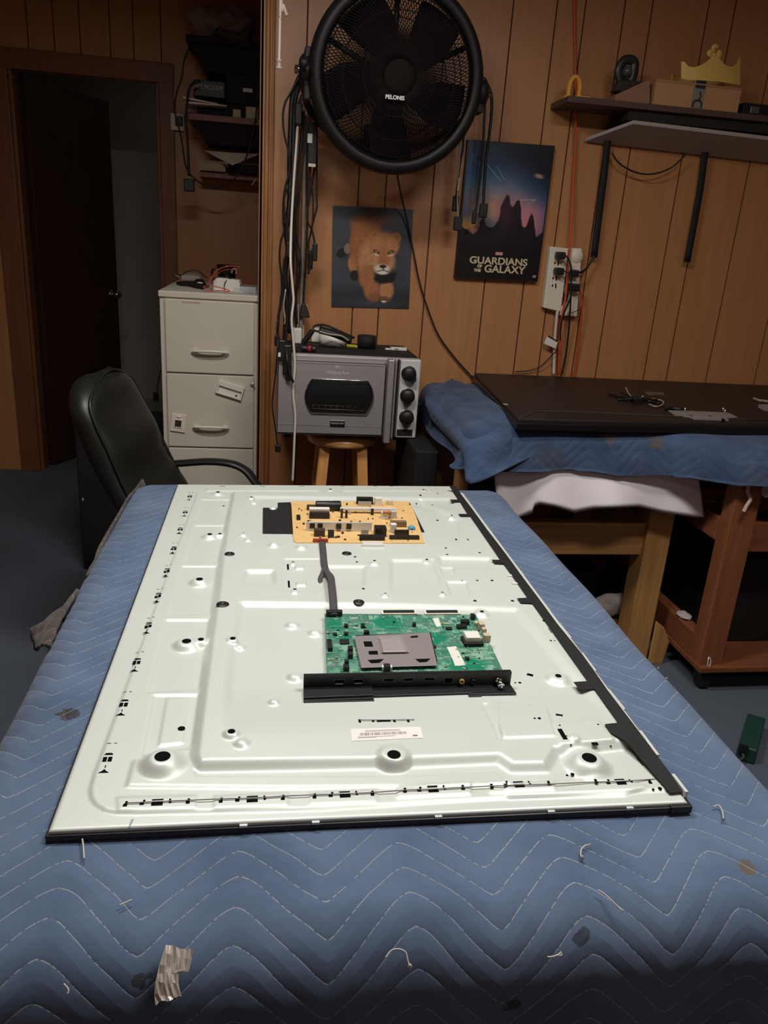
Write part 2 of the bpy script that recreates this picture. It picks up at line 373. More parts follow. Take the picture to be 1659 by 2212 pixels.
def quilt_mat(name, base, dark, per=0.168, amp=0.042, spacing=0.034, stitch=(0.62,0.62,0.6,1), blotch=0.16, spots=(), ph=0.316, off=0.668, linew=0.0007, vis=0.5):
    m = bpy.data.materials.new(name); m.use_nodes = True; nt = m.node_tree; b = nt.nodes['Principled BSDF']; L = nt.links
    def N(t, **k):
        n = nt.nodes.new(t)
        for a, v in k.items(): setattr(n, a, v)
        return n
    def mt(op, a, b2=None, c=None):
        n = N('ShaderNodeMath', operation=op)
        for i, v in enumerate((a, b2, c)):
            if v is None: continue
            if isinstance(v, (int, float)): n.inputs[i].default_value = v
            else: L.new(v, n.inputs[i])
        return n.outputs[0]
    uv = N('ShaderNodeUVMap'); uv.uv_map = 'cloth'
    wob = N('ShaderNodeTexNoise'); wob.inputs['Scale'].default_value = 7; L.new(uv.outputs[0], wob.inputs['Vector'])
    sep = N('ShaderNodeSeparateXYZ'); L.new(uv.outputs[0], sep.inputs[0]); x, y = sep.outputs[0], sep.outputs[1]
    y = mt('ADD', y, mt('MULTIPLY', mt('SUBTRACT', wob.outputs['Fac'], 0.5), 0.012))
    x = mt('ADD', x, mt('MULTIPLY', mt('SUBTRACT', wob.outputs['Fac'], 0.5), 0.014))
    # triangle wave with its crest at x = ph
    q = mt('PINGPONG', mt('SUBTRACT', x, ph), per/2)              # 0 at the crest
    q = mt('SMOOTH_MAX', q, 0.006, 0.022)
    q = mt('SMOOTH_MIN', q, per/2-0.002, 0.012)
    s = mt('SUBTRACT', mt('ADD', y, mt('MULTIPLY', q, 2*amp/per*2)), off+0.012)
    d = mt('PINGPONG', s, spacing/2)                              # 0 on the stitch line
    line = mt('LESS_THAN', d, linew)
    dash = N('ShaderNodeTexNoise'); dash.inputs['Scale'].default_value = 210; dash.inputs['Detail'].default_value = 1; L.new(uv.outputs[0], dash.inputs['Vector'])
    dsh = mt('GREATER_THAN', dash.outputs['Fac'], 0.43)
    fade = N('ShaderNodeTexNoise'); fade.inputs['Scale'].default_value = 5; L.new(uv.outputs[0], fade.inputs['Vector'])
    fac = mt('MULTIPLY', mt('MULTIPLY', line, dsh), mt('MULTIPLY_ADD', fade.outputs['Fac'], vis, vis*0.25))
    # cloth colour, a little uneven
    n1 = N('ShaderNodeTexNoise'); n1.inputs['Scale'].default_value = 9; n1.inputs['Detail'].default_value = 6; L.new(uv.outputs[0], n1.inputs['Vector'])
    rp = N('ShaderNodeValToRGB'); rp.color_ramp.elements[0].color = dark; rp.color_ramp.elements[1].color = base
    rp.color_ramp.elements[0].position = 0.3; rp.color_ramp.elements[1].position = 0.62; L.new(n1.outputs['Fac'], rp.inputs[0])
    cur = rp.outputs[0]
    n2 = N('ShaderNodeTexNoise'); n2.inputs['Scale'].default_value = 45; n2.inputs['Detail'].default_value = 5; L.new(uv.outputs[0], n2.inputs['Vector'])
    for (sx, sy, sr, colr) in spots:
        vd = N('ShaderNodeVectorMath', operation='DISTANCE'); L.new(uv.outputs[0], vd.inputs[0]); vd.inputs[1].default_value = (sx, sy, 0)
        k = mt('ADD', vd.outputs['Value'], mt('MULTIPLY', mt('SUBTRACT', n2.outputs['Fac'], 0.5), sr*4.5))
        msk = mt('MULTIPLY', mt('LESS_THAN', k, sr*0.8), mt('MULTIPLY_ADD', n2.outputs['Fac'], 1.0, 0.3))
        mx = N('ShaderNodeMix', data_type='RGBA'); L.new(msk, mx.inputs[0]); L.new(cur, mx.inputs[6]); mx.inputs[7].default_value = colr; mx.clamp_factor = True
        cur = mx.outputs[2]
    mx = N('ShaderNodeMix', data_type='RGBA'); mx.clamp_factor = True; L.new(fac, mx.inputs[0]); L.new(cur, mx.inputs[6]); mx.inputs[7].default_value = stitch
    L.new(mx.outputs[2], b.inputs['Base Color'])
    b.inputs['Roughness'].default_value = 0.92; b.inputs['Specular IOR Level'].default_value = 0.2
    b.inputs['Sheen Weight'].default_value = 0.12; b.inputs['Sheen Roughness'].default_value = 0.5
    # quilting relief: cloth puffs up between the stitch lines
    hh = mt('ADD', mt('MULTIPLY', mt('POWER', mt('DIVIDE', d, spacing/2), 0.5), 0.8), mt('MULTIPLY', n2.outputs['Fac'], 0.45))
    bp = N('ShaderNodeBump'); bp.inputs['Strength'].default_value = 0.5; bp.inputs['Distance'].default_value = 0.004
    L.new(hh, bp.inputs['Height']); L.new(bp.outputs[0], b.inputs['Normal'])
    return m
def cloth_uv(me, uvs):
    ul = me.uv_layers.new(name='cloth')
    for lp in me.loops: ul.data[lp.index].uv = uvs[lp.vertex_index]
def drape(name, x0, x1, y0, y1, z, drop, rad, material, parent=None, n=110, lump=0.003, flare=0.06, seed=1, dropf=None, step=0.011):
    """cloth over a box: flat on top, rounded over the edges, hanging at the sides"""
    us = np.arange(x0-drop, x1+drop+1e-6, step); vs = np.arange(y0-drop, y1+drop+1e-6, step)
    def bend(e):          # arc over the edge: returns outward distance and drop
        L = rad*math.pi/2
        if e <= 0: return 0.0, 0.0
        if e < L: t = e/rad; return rad*math.sin(t), rad*(1-math.cos(t))
        return rad+(e-L)*flare, rad+(e-L)
    rs = np.random.RandomState(seed); ph = rs.rand(8)*6.28
    verts = []; uvs = []
    ix0, ix1, iy0, iy1 = x0+rad, x1-rad, y0+rad, y1-rad
    for v in vs:
        for u in us:
            ex = max(ix0-u, u-ix1, 0); ey = max(iy0-v, v-iy1, 0)
            sx = -1 if u < ix0 else 1; sy = -1 if v < iy0 else 1
            cx = min(max(u, ix0), ix1); cy = min(max(v, iy0), iy1)
            e = math.hypot(ex, ey) if min(ex, ey) < rad*1.5 else max(ex, ey)+0.3*min(ex, ey)
            o, dz = bend(e)
            if ex > 0 or ey > 0:
                hn = math.hypot(ex, ey); dx, dy = sx*ex/hn, sy*ey/hn
            else: dx = dy = 0
            dz = min(dz, drop)
            fold = 0.0
            if dz > rad:
                k = (dz-rad)/drop
                fold = k*0.02*(math.sin(u*17+ph[0])+math.sin(v*13+ph[1]))
                if ex > 0 and ey > 0: fold += k*0.05*math.sin(math.atan2(ey, ex)*4)
            zz = z-dz+lump*(math.sin(u*11+ph[2])*math.sin(v*9+ph[3])+0.5*math.sin(u*23+v*19+ph[4]))*(0.3 if dz == 0 else 1)
            verts.append((cx+dx*(o+fold), cy+dy*(o+fold), zz)); uvs.append((u, v))
    nu, nv = len(us), len(vs); idx = np.arange(nu*nv).reshape(nv, nu)
    q = np.stack([idx[:-1, :-1], idx[:-1, 1:], idx[1:, 1:], idx[1:, :-1]], -1).reshape(-1, 4)
    me = bpy.data.meshes.new(name); me.from_pydata(verts, [], q.tolist())
    me.polygons.foreach_set('use_smooth', [True]*len(me.polygons)); cloth_uv(me, uvs)
    me.materials.append(material)
    o = bpy.data.objects.new(name, me); COL.objects.link(o)
    if parent: o.parent = parent; o.matrix_parent_inverse = world_of(parent).inverted()
    md = o.modifiers.new('solid', 'SOLIDIFY'); md.thickness = 0.005; md.offset = -1
    return o
sp = at(142,1550,Z=.752); sp2 = at(310,2085,Z=.73); sp3 = at(1650,1955,Z=.74)
brn = rgb(70,58,55); blk = rgb(48,44,46)
Q1 = quilt_mat('quilted_blue', rgb(95,112,138), rgb(78,95,121),
     spots=((sp.x-0.006, sp.y+0.008, 0.012, brn), (sp.x+0.004, sp.y+0.010, 0.010, blk), (sp2.x, 0.505, 0.010, blk), (sp3.x, 0.575, 0.012, rgb(105,86,66)),
            (0.24, 0.46, 0.008, blk), (0.31, 0.52, 0.007, blk), (0.55, 0.48, 0.008, blk)))
BX0, BX1, BY0, BY1, BZ = -0.335, 0.652, 0.505, 1.925, 0.752
bl = drape('moving_blanket', BX0, BX1, BY0, BY1, BZ, 0.34, 0.068, Q1)
tag(bl, 'blue quilted moving blanket with white zigzag stitching under the bare television panel', 'blanket')
M_under = quilt_mat('quilt_underside', rgb(86,78,74), rgb(60,54,52), spots=(), stitch=(0.6,0.58,0.55,1))
# brown back of the blanket where its left edge is folded out
def flap(pts_top, pts_out, name='folded_edge', puff=0.03):
    mb = MB(); n = 40; T = [Vector(p) for p in pts_top]; O = [Vector(p) for p in pts_out]
    def lerp(P, t):
        t *= len(P)-1; i = min(int(t), len(P)-2); return P[i].lerp(P[i+1], t-i)
    def f(u, v):
        a, b = lerp(T, u), lerp(O, u); p = a.lerp(b, v); p.z += puff*math.sin(v*math.pi)+0.006*math.sin(u*25)*v; return p
    V = [[f(i/n, j/8) for j in range(9)] for i in range(n+1)]
    flat = [p for r_ in V for p in r_]; uvs = [(BX0-(j/8)*0.12, lerp(T, i/n).y) for i in range(n+1) for j in range(9)]
    fc = [(i*9+j, (i+1)*9+j, (i+1)*9+j+1, i*9+j+1) for i in range(n) for j in range(8)]
    me = bpy.data.meshes.new(name); me.from_pydata([tuple(p) for p in flat], [], fc); cloth_uv(me, uvs)
    me.polygons.foreach_set('use_smooth', [True]*len(me.polygons)); me.materials.append(M_under)
    o = bpy.data.objects.new(name, me); COL.objects.link(o); o.parent = bl; o['label'] = 'brown quilted underside folded outwards'
    md = o.modifiers.new('solid', 'SOLIDIFY'); md.thickness = 0.006
    return o
flap([(-0.305, 1.93, 0.742), (-0.31, 1.75, 0.742), (-0.318, 1.5, 0.738), (-0.32, 1.36, 0.735)],
     [at(316,1052,Y=1.92), at(284,1098,Y=1.84), at(246,1190,Y=1.60), at(228,1262,Y=1.42)], puff=0.012)
flap([(-0.318, 1.30, 0.735), (-0.32, 1.18, 0.735), (-0.32, 1.10, 0.73)],
     [at(140,1345,Y=1.26), at(68,1368,Y=1.17), at(82,1404,Y=1.10)], puff=0.006)
# ================================================================ the opened television, lying face down
ZP = 0.765
tv = thing('television_panel', 'white metal back of an opened flat television lying on the blue blanket, circuit boards exposed', 'television', (0.14, 1.25, 0.752))
M_chassis = mat('white_zinc_sheet', rgb(214,219,212), 0.45, 0.22, noise=0.012, scale=6)
C00, C10, C01, C11 = at(104,1795,Z=ZP), at(1486,1733,Z=ZP), at(384,1046,Z=ZP), at(984,1050,Z=ZP)
def PP(px, py, z=ZP+0.004): p = at(px, py, Z=z); return (p.x, p.y)
def PL(pts, z=ZP+0.004): return [PP(x, y, z) for x, y in pts]
NX, NY = 340, 560
S, T = np.meshgrid(np.linspace(0, 1, NX), np.linspace(0, 1, NY))
GX = (1-S)*(1-T)*C00.x+S*(1-T)*C10.x+(1-S)*T*C01.x+S*T*C11.x
GY = (1-S)*(1-T)*C00.y+S*(1-T)*C10.y+(1-S)*T*C01.y+S*T*C11.y
def sst(x): x = np.clip(x, 0, 1); return x*x*(3-2*x)
# (polygon in photo pixels, height in mm, ramp width in mm, optional near-side fade (y0,y1) in photo pixels)
REL = [
 ([(428,1062),(330,1330),(206,1670),(198,1700),(200,1718),(210,1732),(228,1743),(252,1748),(300,1749),(700,1740),(1000,1722),(1440,1700),(1330,1560),(1130,1280),(972,1062)], 2.2, 5, None),
 # big raised field with its left ridge
 ([(508,1068),(497,1130),(486,1200),(476,1290),(462,1390),(440,1560),(430,1640),(436,1652),(860,1645),(1078,1636),(1108,1656),(1172,1655),(1192,1622),(1330,1608),
   (1420,1600),(1400,1560),(1190,1300),(1030,1068)], 9.0, 16, None),
 ([(528,1314),(880,1318),(1108,1326),(1240,1480),(1300,1560),(1180,1560),(1160,1600),(640,1605),(500,1600),(507,1450)], -6.0, 19, (1480,1600)),
 ([(553,1080),(900,1084),(985,1130),(990,1186),(700,1190),(524,1192),(533,1130)], -6.0, 20, (1140,1190)),
 ([(538,1242),(584,1242),(588,1270),(530,1272)], -5.5, 14, (1255,1275)),
 ([(638,1228),(655,1228),(655,1236),(640,1236)], 3.0, 4, None), ([(642,1264),(660,1264),(660,1272),(642,1272)], 3.0, 4, None),
 ([(615,1215),(690,1215),(690,1282),(612,1282)], -2.0, 6, None),
 ([(706,1232),(782,1232),(778,1282),(700,1282)], -4.5, 14, (1262,1285)),
 ([(850,1218),(930,1218),(955,1296),(850,1296)], -5.0, 14, (1262,1298)),
 ([(955,1212),(1052,1214),(1062,1240),(962,1240)], -6.5, 16, (1214,1240)),
 ([(910,1084),(966,1084),(990,1110),(925,1110)], -6.0, 16, (1086,1108)),
 ([(968,1265),(1003,1265),(1010,1290),(975,1290)], -4, 8, None), ([(953,1232),(975,1232),(980,1248),(960,1248)], -4, 8, None),
 ([(1076,1524),(1176,1534),(1196,1600),(1084,1604)], 1.8, 4, None),
 ([(1050,1524),(1084,1604),(1078,1606),(1042,1526)], -1.8, 3, None),
 ([(1195,1572),(1288,1566),(1322,1608),(1210,1618)], 1.6, 4, None),
 # shallow pressed fields between the ridge and the left lamp row
 ([(437,1078),(500,1078),(486,1122),(426,1122)], -2.4, 7, None), ([(424,1134),(484,1134),(470,1210),(402,1212)], -2.4, 7, None),
 ([(396,1222),(466,1222),(452,1322),(368,1325)], -2.4, 7, None), ([(362,1338),(448,1338),(428,1485),(326,1490)], -2.4, 7, None),
 ([(335,1500),(428,1500),(414,1610),(312,1625)], -1.8, 5, None), ([(362,1505),(405,1505),(392,1600),(345,1605)], 1.5, 4, None),
 ([(292,1644),(400,1640),(424,1676),(860,1676),(1070,1666),(1100,1692),(600,1698),(278,1694)], 2.0, 6, None),
 ([(1092,1692),(1330,1680),(1395,1696),(1350,1712),(1100,1718)], 1.8, 4, None),
 ([(860,1700),(1015,1692),(1015,1712),(862,1720)], 1.8, 4, None), ([(1060,1690),(1195,1684),(1197,1704),(1062,1710)], 1.6, 4, None),
 ([(255,1722),(420,1718),(420,1742),(258,1746)], 1.0, 4, None), ([(465,1720),(620,1712),(620,1736),(465,1742)], 1.0, 4, None), ([(672,1712),(812,1704),(812,1728),(672,1734)], 1.0, 4, None),
 ([(448,1053),(690,1053),(690,1058),(446,1058)], 2.0, 3, None), ([(740,1053),(930,1054),(932,1059),(742,1058)], 2.0, 3, None),
 # standoff rails beside the power board
 ([(760,1203),(850,1206),(848,1212),(758,1210)], 0, 3, None)]
H = np.zeros_like(GX)
for poly, h, ramp, fade in REL:
    d = poly_sd(GX, GY, PL(poly))*1000
    k = 1-sst((d+ramp*0.15)/ramp)
    if fade:
        ya = PP(800, fade[0])[1]; yb = PP(800, fade[1])[1]; k = k*sst((GY-yb)/(ya-yb))
    H += h*k
# conical bosses: (px, py, base radius mm, top radius mm, height mm)
BOSS = [(351,1634,30,11.5,9),(1273,1637,33,11.5,11),(1206,1460,23,8,6),(851,1630,24,12,4),(403,1385,24,10,7),(434,1381,16,6.5,6),(431,1251,22,8.5,7),(453,1154,19,7.5,6),
 (475,1153,14,5,5),(471,1063,17,7,5),(632,1345,15,4,5),(681,1362,15,4,5),(638,1457,15,4,5),(592,1512,10,3,4),(500,1580,12,6,4),(522,1600,12,3,4),(503,1379,12,6,4),(518,1394,11,3,4),
 (526,1153,11,5,4),(536,1164,11,3,4),(543,1074,10,5,4),(549,1084,10,3,4),(590,1095,11,4,5),(592,1172,16,4,6),(652,1178,16,4,5),(714,1057,11,5,3),(915,1058,13,5,3),(975,1117,12,4,5),
 (832,1284,9,4,3),(956,1282,9,4,3),(1041,1321,17,6,5),(1090,1348,7,3,0),(770,1210,9,4,0),(810,1214,14,4,4),(922,1212,12,4,3),(1242,1590,8,5,2.5),(634,1216,9,4,3),(637,1276,9,4,3)]
for px, py, rb, rtp, h in BOSS:
    if not h: continue
    z_ = ZP+0.006
    for _ in range(3):
        cx, cy = PP(px, py, z_); base_h = float(H.ravel()[int(np.hypot(GX-cx, GY-cy).argmin())]); z_ = ZP+(base_h+1.15*h)/1000
    d = np.hypot(GX-cx, GY-cy)*1000; k = 1-sst((d-rtp)/(rb-rtp)*1.0)
    H = np.maximum(H*(1-k)+(base_h+1.15*h)*k, np.where(k > 0.99, base_h+1.15*h, H*(1-k)))
E_ = np.minimum(np.minimum(S, 1-S)*700, np.minimum(T, 1-T)*1180)       # rounded outer lip
Zs = ZP+H/1000-0.0015*(1-sst(E_/2.5))
def hz(x, y):
    d = np.hypot(GX-x, GY-y); return float(Zs.ravel()[int(d.argmin())])
co = np.stack([GX, GY, Zs], -1).reshape(-1, 3)
idx = np.arange(NX*NY).reshape(NY, NX)
q = np.stack([idx[:-1, :-1], idx[:-1, 1:], idx[1:, 1:], idx[1:, :-1]], -1).reshape(-1, 4)
# folded-down side flanges
rim = list(idx[0, :])+list(idx[1:, -1])+list(idx[-1, -2::-1])+list(idx[-2:0:-1, 0])
low = co[rim].copy(); low[:, 2] = 0.757; base = len(co)
co = np.concatenate([co, low]); nr = len(rim)
sk = [(rim[i], base+i, base+(i+1) % nr, rim[(i+1) % nr]) for i in range(nr)]
me = bpy.data.meshes.new('chassis'); me.from_pydata(co.tolist(), [], q.tolist()+sk)
me.polygons.foreach_set('use_smooth', [True]*len(q)+[False]*nr); me.materials.append(M_chassis)
ch = bpy.data.objects.new('chassis', me); COL.objects.link(ch); ch.parent = tv; ch.matrix_parent_inverse = world_of(tv).inverted()
ch['label'] = 'white pressed sheet metal back plate'
# black plastic frame of the screen showing under the plate
def quadring(name, out, z0, z1, material):
    c = [Vector((C00.x-out, C00.y-out, 0)), Vector((C10.x+out, C10.y-out, 0)), Vector((C11.x+out, C11.y+out, 0)), Vector((C01.x-out, C01.y+out, 0))]
    return MB().prism([(p.x, p.y) for p in c], z0, z1).build(name, material, tv, bevel=0.0015)
quadring('screen_frame', 0.003, 0.7525, 0.7605, M_black)['label'] = 'thin black plastic frame'
for px in (490, 640, 905, 1160, 1345):                        # clips along the near edge
    t_ = (px-104)/(1486-104); x = C00.x+(C10.x-C00.x)*t_; y = C00.y+(C10.y-C00.y)*t_
    MB().box(x-0.004, x+0.004, y-0.0032, y, 0.7602, 0.7630).build('edge_clip', M_chassis, tv)
MB().box(C10.x-0.022, C10.x+0.004, C10.y-0.005, C10.y+0.012, 0.7535, 0.763).build('corner_cap', M_black, tv, bevel=0.001)
# ---- openings
mb = MB()
def hole(name='screw_hole'):
    global mb
    mb.build(name, M_hole, tv); mb = MB()
HOLES = [(851,1630,8),(351,1634,9),(1273,1637,9),(392,1574,4.6),(500,1580,4.6),(1206,1460,4.6),(403,1385,6.8),(434,1381,4.4),(503,1379,4.4),(431,1251,6),
 (453,1154,5),(475,1153,3.4),(526,1153,3),(483,1093,2.8),(471,1063,4.5),(543,1074,3),(714,1057,3.6),(785,1272,2.6),(771,1214,2.3),(637,1273,3),(633,1214,2.6),
 (809,1211,2.8),(922,1209,2.6),(963,1184,2.6),(1036,1194,2.6),(966,1198,2.4),(956,1281,2.8),(1026,1298,3),(1107,1298,3),(1063,1254,2.8),(1031,1254,2.2),(976,1113,2),(998,1254,1.2),
 (934,1091,2),(1041,1321,3.4),(1190,1384,1.8),(1198,1384,1.2),(1165,1552,2.2),(1155,1552,1.5),(1225,1675,1.6),(1236,1675,2.4),(1411,1706,1.6),(1425,1706,2.4),(1113,1475,1.4),
 (1123,1475,2.2),(915,1058,3.2),(945,1066,2.2),(1209,1567,1.3),(1292,1565,1.3),(1234,1607,1.3),(1321,1604,1.3),(767,1203,2.6),(1224,1590,0.9)]
def surf_poly(pts, lift=0.0004):
    z = max(hz(x, y) for x, y in pts)+lift
    return [mb.bm.verts.new((x, y, z)) for x, y in pts]
def zguess(px, py):
    z = ZP+0.004
    for _ in range(3): x, y = PP(px, py, z); z = hz(x, y)
    return z
def disc(px, py, r, sq=1.0):
    x, y = PP(px, py, zguess(px, py))
    mb._face(surf_poly([(x+r/1000*math.cos(k*math.pi/10), y+r/1000*sq*math.sin(k*math.pi/10)) for k in range(20)]))
def rect(px, py, wx, wy, rot=0.0):
    x, y = PP(px, py, zguess(px, py)); c, s = math.cos(rot), math.sin(rot)
    mb._face(surf_poly([(x+(a*c-b*s)/1000, y+(a*s+b*c)/1000) for a, b in ((-wx/2,-wy/2),(wx/2,-wy/2),(wx/2,wy/2),(-wx/2,wy/2))]))
def ppoly(pts):
    z = zguess(*pts[0]); mb._face(surf_poly([PP(x, y, z) for x, y in pts]))
for h in HOLES: disc(*h); hole()
rect(1215,1586,6,22); hole('slot')
rect(1286,1604,8,6); hole('slot')
rect(1367,1612,5,8); hole('slot')
rect(622,1225,3.5,26); hole('slot')
rect(624,1262,3.5,28); hole('slot')
rect(945,1124,5,6); hole('slot')
rect(908,1070,5,9); hole('slot')
rect(832,1283,4.5,4.5); hole('slot')
rect(1175,1341,4,6); hole('slot')
rect(1188,1362,1.2,16); hole('slot')
rect(1382,1646,1.2,14, 0.1); hole('slot')
rect(1145,1458,9,6,-0.5); hole('slot')
rect(1208,1545,9,3.5,-0.3); hole('slot')
ppoly([(983,1167),(989,1167),(984,1163)]); hole('slot')
ppoly([(1010,1167),(1014,1167),(1008,1163)]); hole('slot')
# left row of lamp clips
LED = [(410,1071),(400,1105),(389,1142),(375,1184),(360,1233),(341,1287),(320,1352),(295,1431),(267,1522),(232,1640)]
for i, (px, py) in enumerate(LED):
    x, y = PP(px, py, ZP+0.0025)
    def R2(dx, dy, wx, wy): mb._face(surf_poly([(x+(dx+a*wx/2)/1000, y+(dy+b*wy/2)/1000) for a, b in ((-1,-1),(1,-1),(1,1),(-1,1))]))
    R2(-2.9,0,4.6,8.5); R2(2.9,0,4.6,8.5)
    mb._face(surf_poly([(x+a/1000, y+b/1000) for a, b in ((-5.2,8),(5.2,8),(3.4,11.5),(-3.4,11.5))]))
    mb._face(surf_poly([(x+a/1000, y+b/1000) for a, b in ((-6,-24),(6,-24),(2,-20.5),(0.6,-18),(-0.6,-18),(-2,-20.5))]))
    R2(-3.5,30,4.5,0.9); R2(4,30,3.5,0.9); R2(0.2,-13,1.3,4.2); hole('lamp_slot')
# near row of lamp clips
ROW = [(340,1733),(545,1726),(745,1716),(935,1706),(1120,1698),(1340,1690)]
for px, py in ROW:
    x, y = PP(px, py, ZP+0.003)
    def R2(dx, dy, wx, wy): mb._face(surf_poly([(x+(dx+a*wx/2)/1000, y+(dy+b*wy/2)/1000) for a, b in ((-1,-1),(1,-1),(1,1),(-1,1))]))
    R2(0,3.6,12,1.8); R2(0,-2.8,12,5.2); R2(-16,-1.2,4.6,4.6); R2(13.5,-1,2.6,3.2); R2(-14,3,2.4,2.6); R2(13,3,2,2.6); hole('lamp_slot')
for px, py in ((407,1731),(478,1729),(612,1723),(680,1720),(805,1714),(875,1709),(1000,1703),(1062,1701),(1185,1696),(1287,1692),(1404,1687),(272,1737)):
    x, y = PP(px, py, ZP+0.003)
    mb._face(surf_poly([(x+a/1000, y+b/1000) for a, b in ((-2.6,-4),(1.6,-4),(1.6,4),(-1.2,4),(-1.2,0),(-2.6,0))])); hole('slot')
# far row
for px in (480, 567, 652, 740, 810, 846): rect(px, 1050.5, 14 if px in (480, 567, 652) else 9, 1.6); hole('slot')
# middle row over the label
for px, wx, wy in ((777,3,7),(806,3,4),(829,18,3),(852,3,5),(882,3,5)): rect(px, 1558, wx, wy); hole('slot')
# dark screw heads / rubber feet
for px, py, r_ in ((481,1306,10.5),(496,1197,9.5),(749,1196,9.5),(775,1301,9.5)):
    x, y = PP(px, py, zguess(px, py)); z = hz(x, y)
    MB().lathe([(0, 0.0006), (r_*0.25/1000, 0.0008), (r_*0.3/1000, 0.0016), (r_*0.7/1000, 0.0016), (r_*0.75/1000, 0.0008), (r_*0.95/1000, 0.0012), (r_/1000, 0.0003)], (x, y, z), n=28).build('rubber_plug', M_black, tv)
# wires threaded through the clips
M_wire = mat('grey_wire', rgb(120,118,114), 0.5)
def surf_wire(pts, r, name, material, lift=0.0008):
    P = []
    for px, py in pts:
        x, y = PP(px, py, zguess(px, py)); P.append((x, y, hz(x, y)+r+lift))
    return MB().tube(P, r, n=6, k=4).build(name, material, tv)
surf_wire([(272,1737),(340,1734),(407,1731),(478,1728),(545,1726),(612,1722),(680,1719),(745,1717),(805,1714),(875,1709),(935,1707),(1000,1703),(1062,1700),(1120,1698),(1185,1696),(1287,1691),(1340,1690),(1440,1683)], 0.0006, 'lamp_wire', M_wire)
surf_wire([(777,1557),(829,1557),(895,1556)], 0.0005, 'lamp_wire', M_wire)
# faint green pen stroke
MB().prism([(PP(289,1763)[0], PP(289,1763)[1]), (PP(283,1764)[0], PP(283,1764)[1]), (PP(277,1781)[0], PP(277,1781)[1]), (PP(281,1779)[0], PP(281,1779)[1])], ZP+0.0003, ZP+0.0005).build('pen_mark', mat('green_ink', rgb(150,175,165), 0.6), tv)
# black strip down the right edge with its tabs
o_ = [(985,1050),(995,1066),(1017,1095),(1051,1142),(1094,1198),(1131,1249),(1162,1290),(1203,1346),(1256,1411),(1283,1448),(1312,1490),(1379,1578),(1450,1672),(1478,1710)]
i_ = [(1447,1713),(1353,1602),(1320,1583),(1306,1564),(1336,1561),(1284,1488),(1252,1490),(1239,1473),(1270,1471),(1255,1450),(1150,1303),(1125,1302),(1117,1292),(1140,1291),(1105,1241),(1088,1218),(1069,1217),(1062,1209),(1081,1209),
      (1016,1115),(995,1115),(990,1110),(1010,1110),(994,1084),(976,1084),(972,1079),(990,1079),(970,1049)]
zst = ZP+0.0138
mb = MB(); k_ = o_.index((1379,1578)); n_ = i_.index((1353,1602)); mb.prism(PL(o_[:k_+1]+i_[n_:], zst), zst-0.0006, zst)
def ST(p, z): x, y = PP(p[0], p[1], z); return (x, y, z)
zl = ZP+0.0036
for (a_, b_, za), (c_, d_, zc2) in ((((1379,1578),(1353,1602),zst),((1415,1626),(1386,1642),ZP+0.0075)),(((1415,1626),(1386,1642),ZP+0.0075),((1478,1710),(1447,1713),zl))):
    lo3 = [ST(a_, za), ST(b_, za), ST(d_, zc2), ST(c_, zc2)]; mb.hull([(x, y, z-0.0006) for x, y, z in lo3], lo3)
mb.build('edge_strip', M_blackm, tv)['label'] = 'black strip with tabs along the right edge'
# white rim beyond the strip
for a_, b_ in (((1115,1226),(1128,1243)),((1163,1291),(1184,1319)),((1205,1347),(1230,1379)),((1254,1411),(1283,1450)),((1311,1490),(1345,1533)),((1379,1579),(1418,1632)),((1450,1673),(1480,1712))):
    p, q_ = PP(*a_, ZP+0.006), PP(*b_, ZP+0.006); MB().prism([(p[0], p[1]), (q_[0], q_[1]), (q_[0]+0.004, q_[1]), (p[0]+0.004, p[1])], ZP-0.004, ZP+0.007).build('rim_tab', M_chassis, tv)
for py_, dx in ((1244,0),(1261,10)):
    mb = MB()
    p = PP(1112+dx, py_, ZP+0.012); mb.box(p[0]-0.014, p[0]+0.003, p[1]-0.003, p[1]+0.003, ZP+0.008, ZP+0.0135); mb.box(p[0]+0.003, p[0]+0.009, p[1]-0.0015, p[1]+0.0015, ZP+0.009, ZP+0.012); mb.build('cable_clip', M_white, tv)
# paper label with bar code
lz = hz(*PP(835,1585))+0.0004
a0, a1, a2, a3 = PP(760,1601,lz), PP(914,1594,lz), PP(908,1570,lz), PP(757,1575,lz)
lb_ = MB().prism([a0,a1,a2,a3], lz, lz+0.0002).build('paper_label', mat('label_paper', rgb(236,230,226), 0.6), tv); lb_['label'] = 'white paper label with bar code'
mb = MB()
def LQ(u0, v0, u1, v1):
    def f(u, v): return tuple(Vector(a0).lerp(Vector(a1), u).lerp(Vector(a3).lerp(Vector(a2), u), v))
    c = [f(u0,v0), f(u1,v0), f(u1,v1), f(u0,v1)]; mb._face([mb.bm.verts.new((x, y, lz+0.0004)) for x, y in c])
rr = random.Random(3); u = 0.12
while u < 0.78: wd = rr.choice([0.004,0.007,0.011]); LQ(u, 0.40, u+wd, 0.62); u += wd+rr.choice([0.005,0.008,0.012])
for v in (0.2, 0.27): LQ(0.09, v, 0.35 if v < 0.25 else 0.62, v+0.025)
for v in (0.72, 0.80): LQ(0.2, v, 0.7, v+0.02)
LQ(0.86, 0.17, 0.93, 0.29)
mb.build('bar_code', mat('grey_print', rgb(135,118,122), 0.7), lb_)
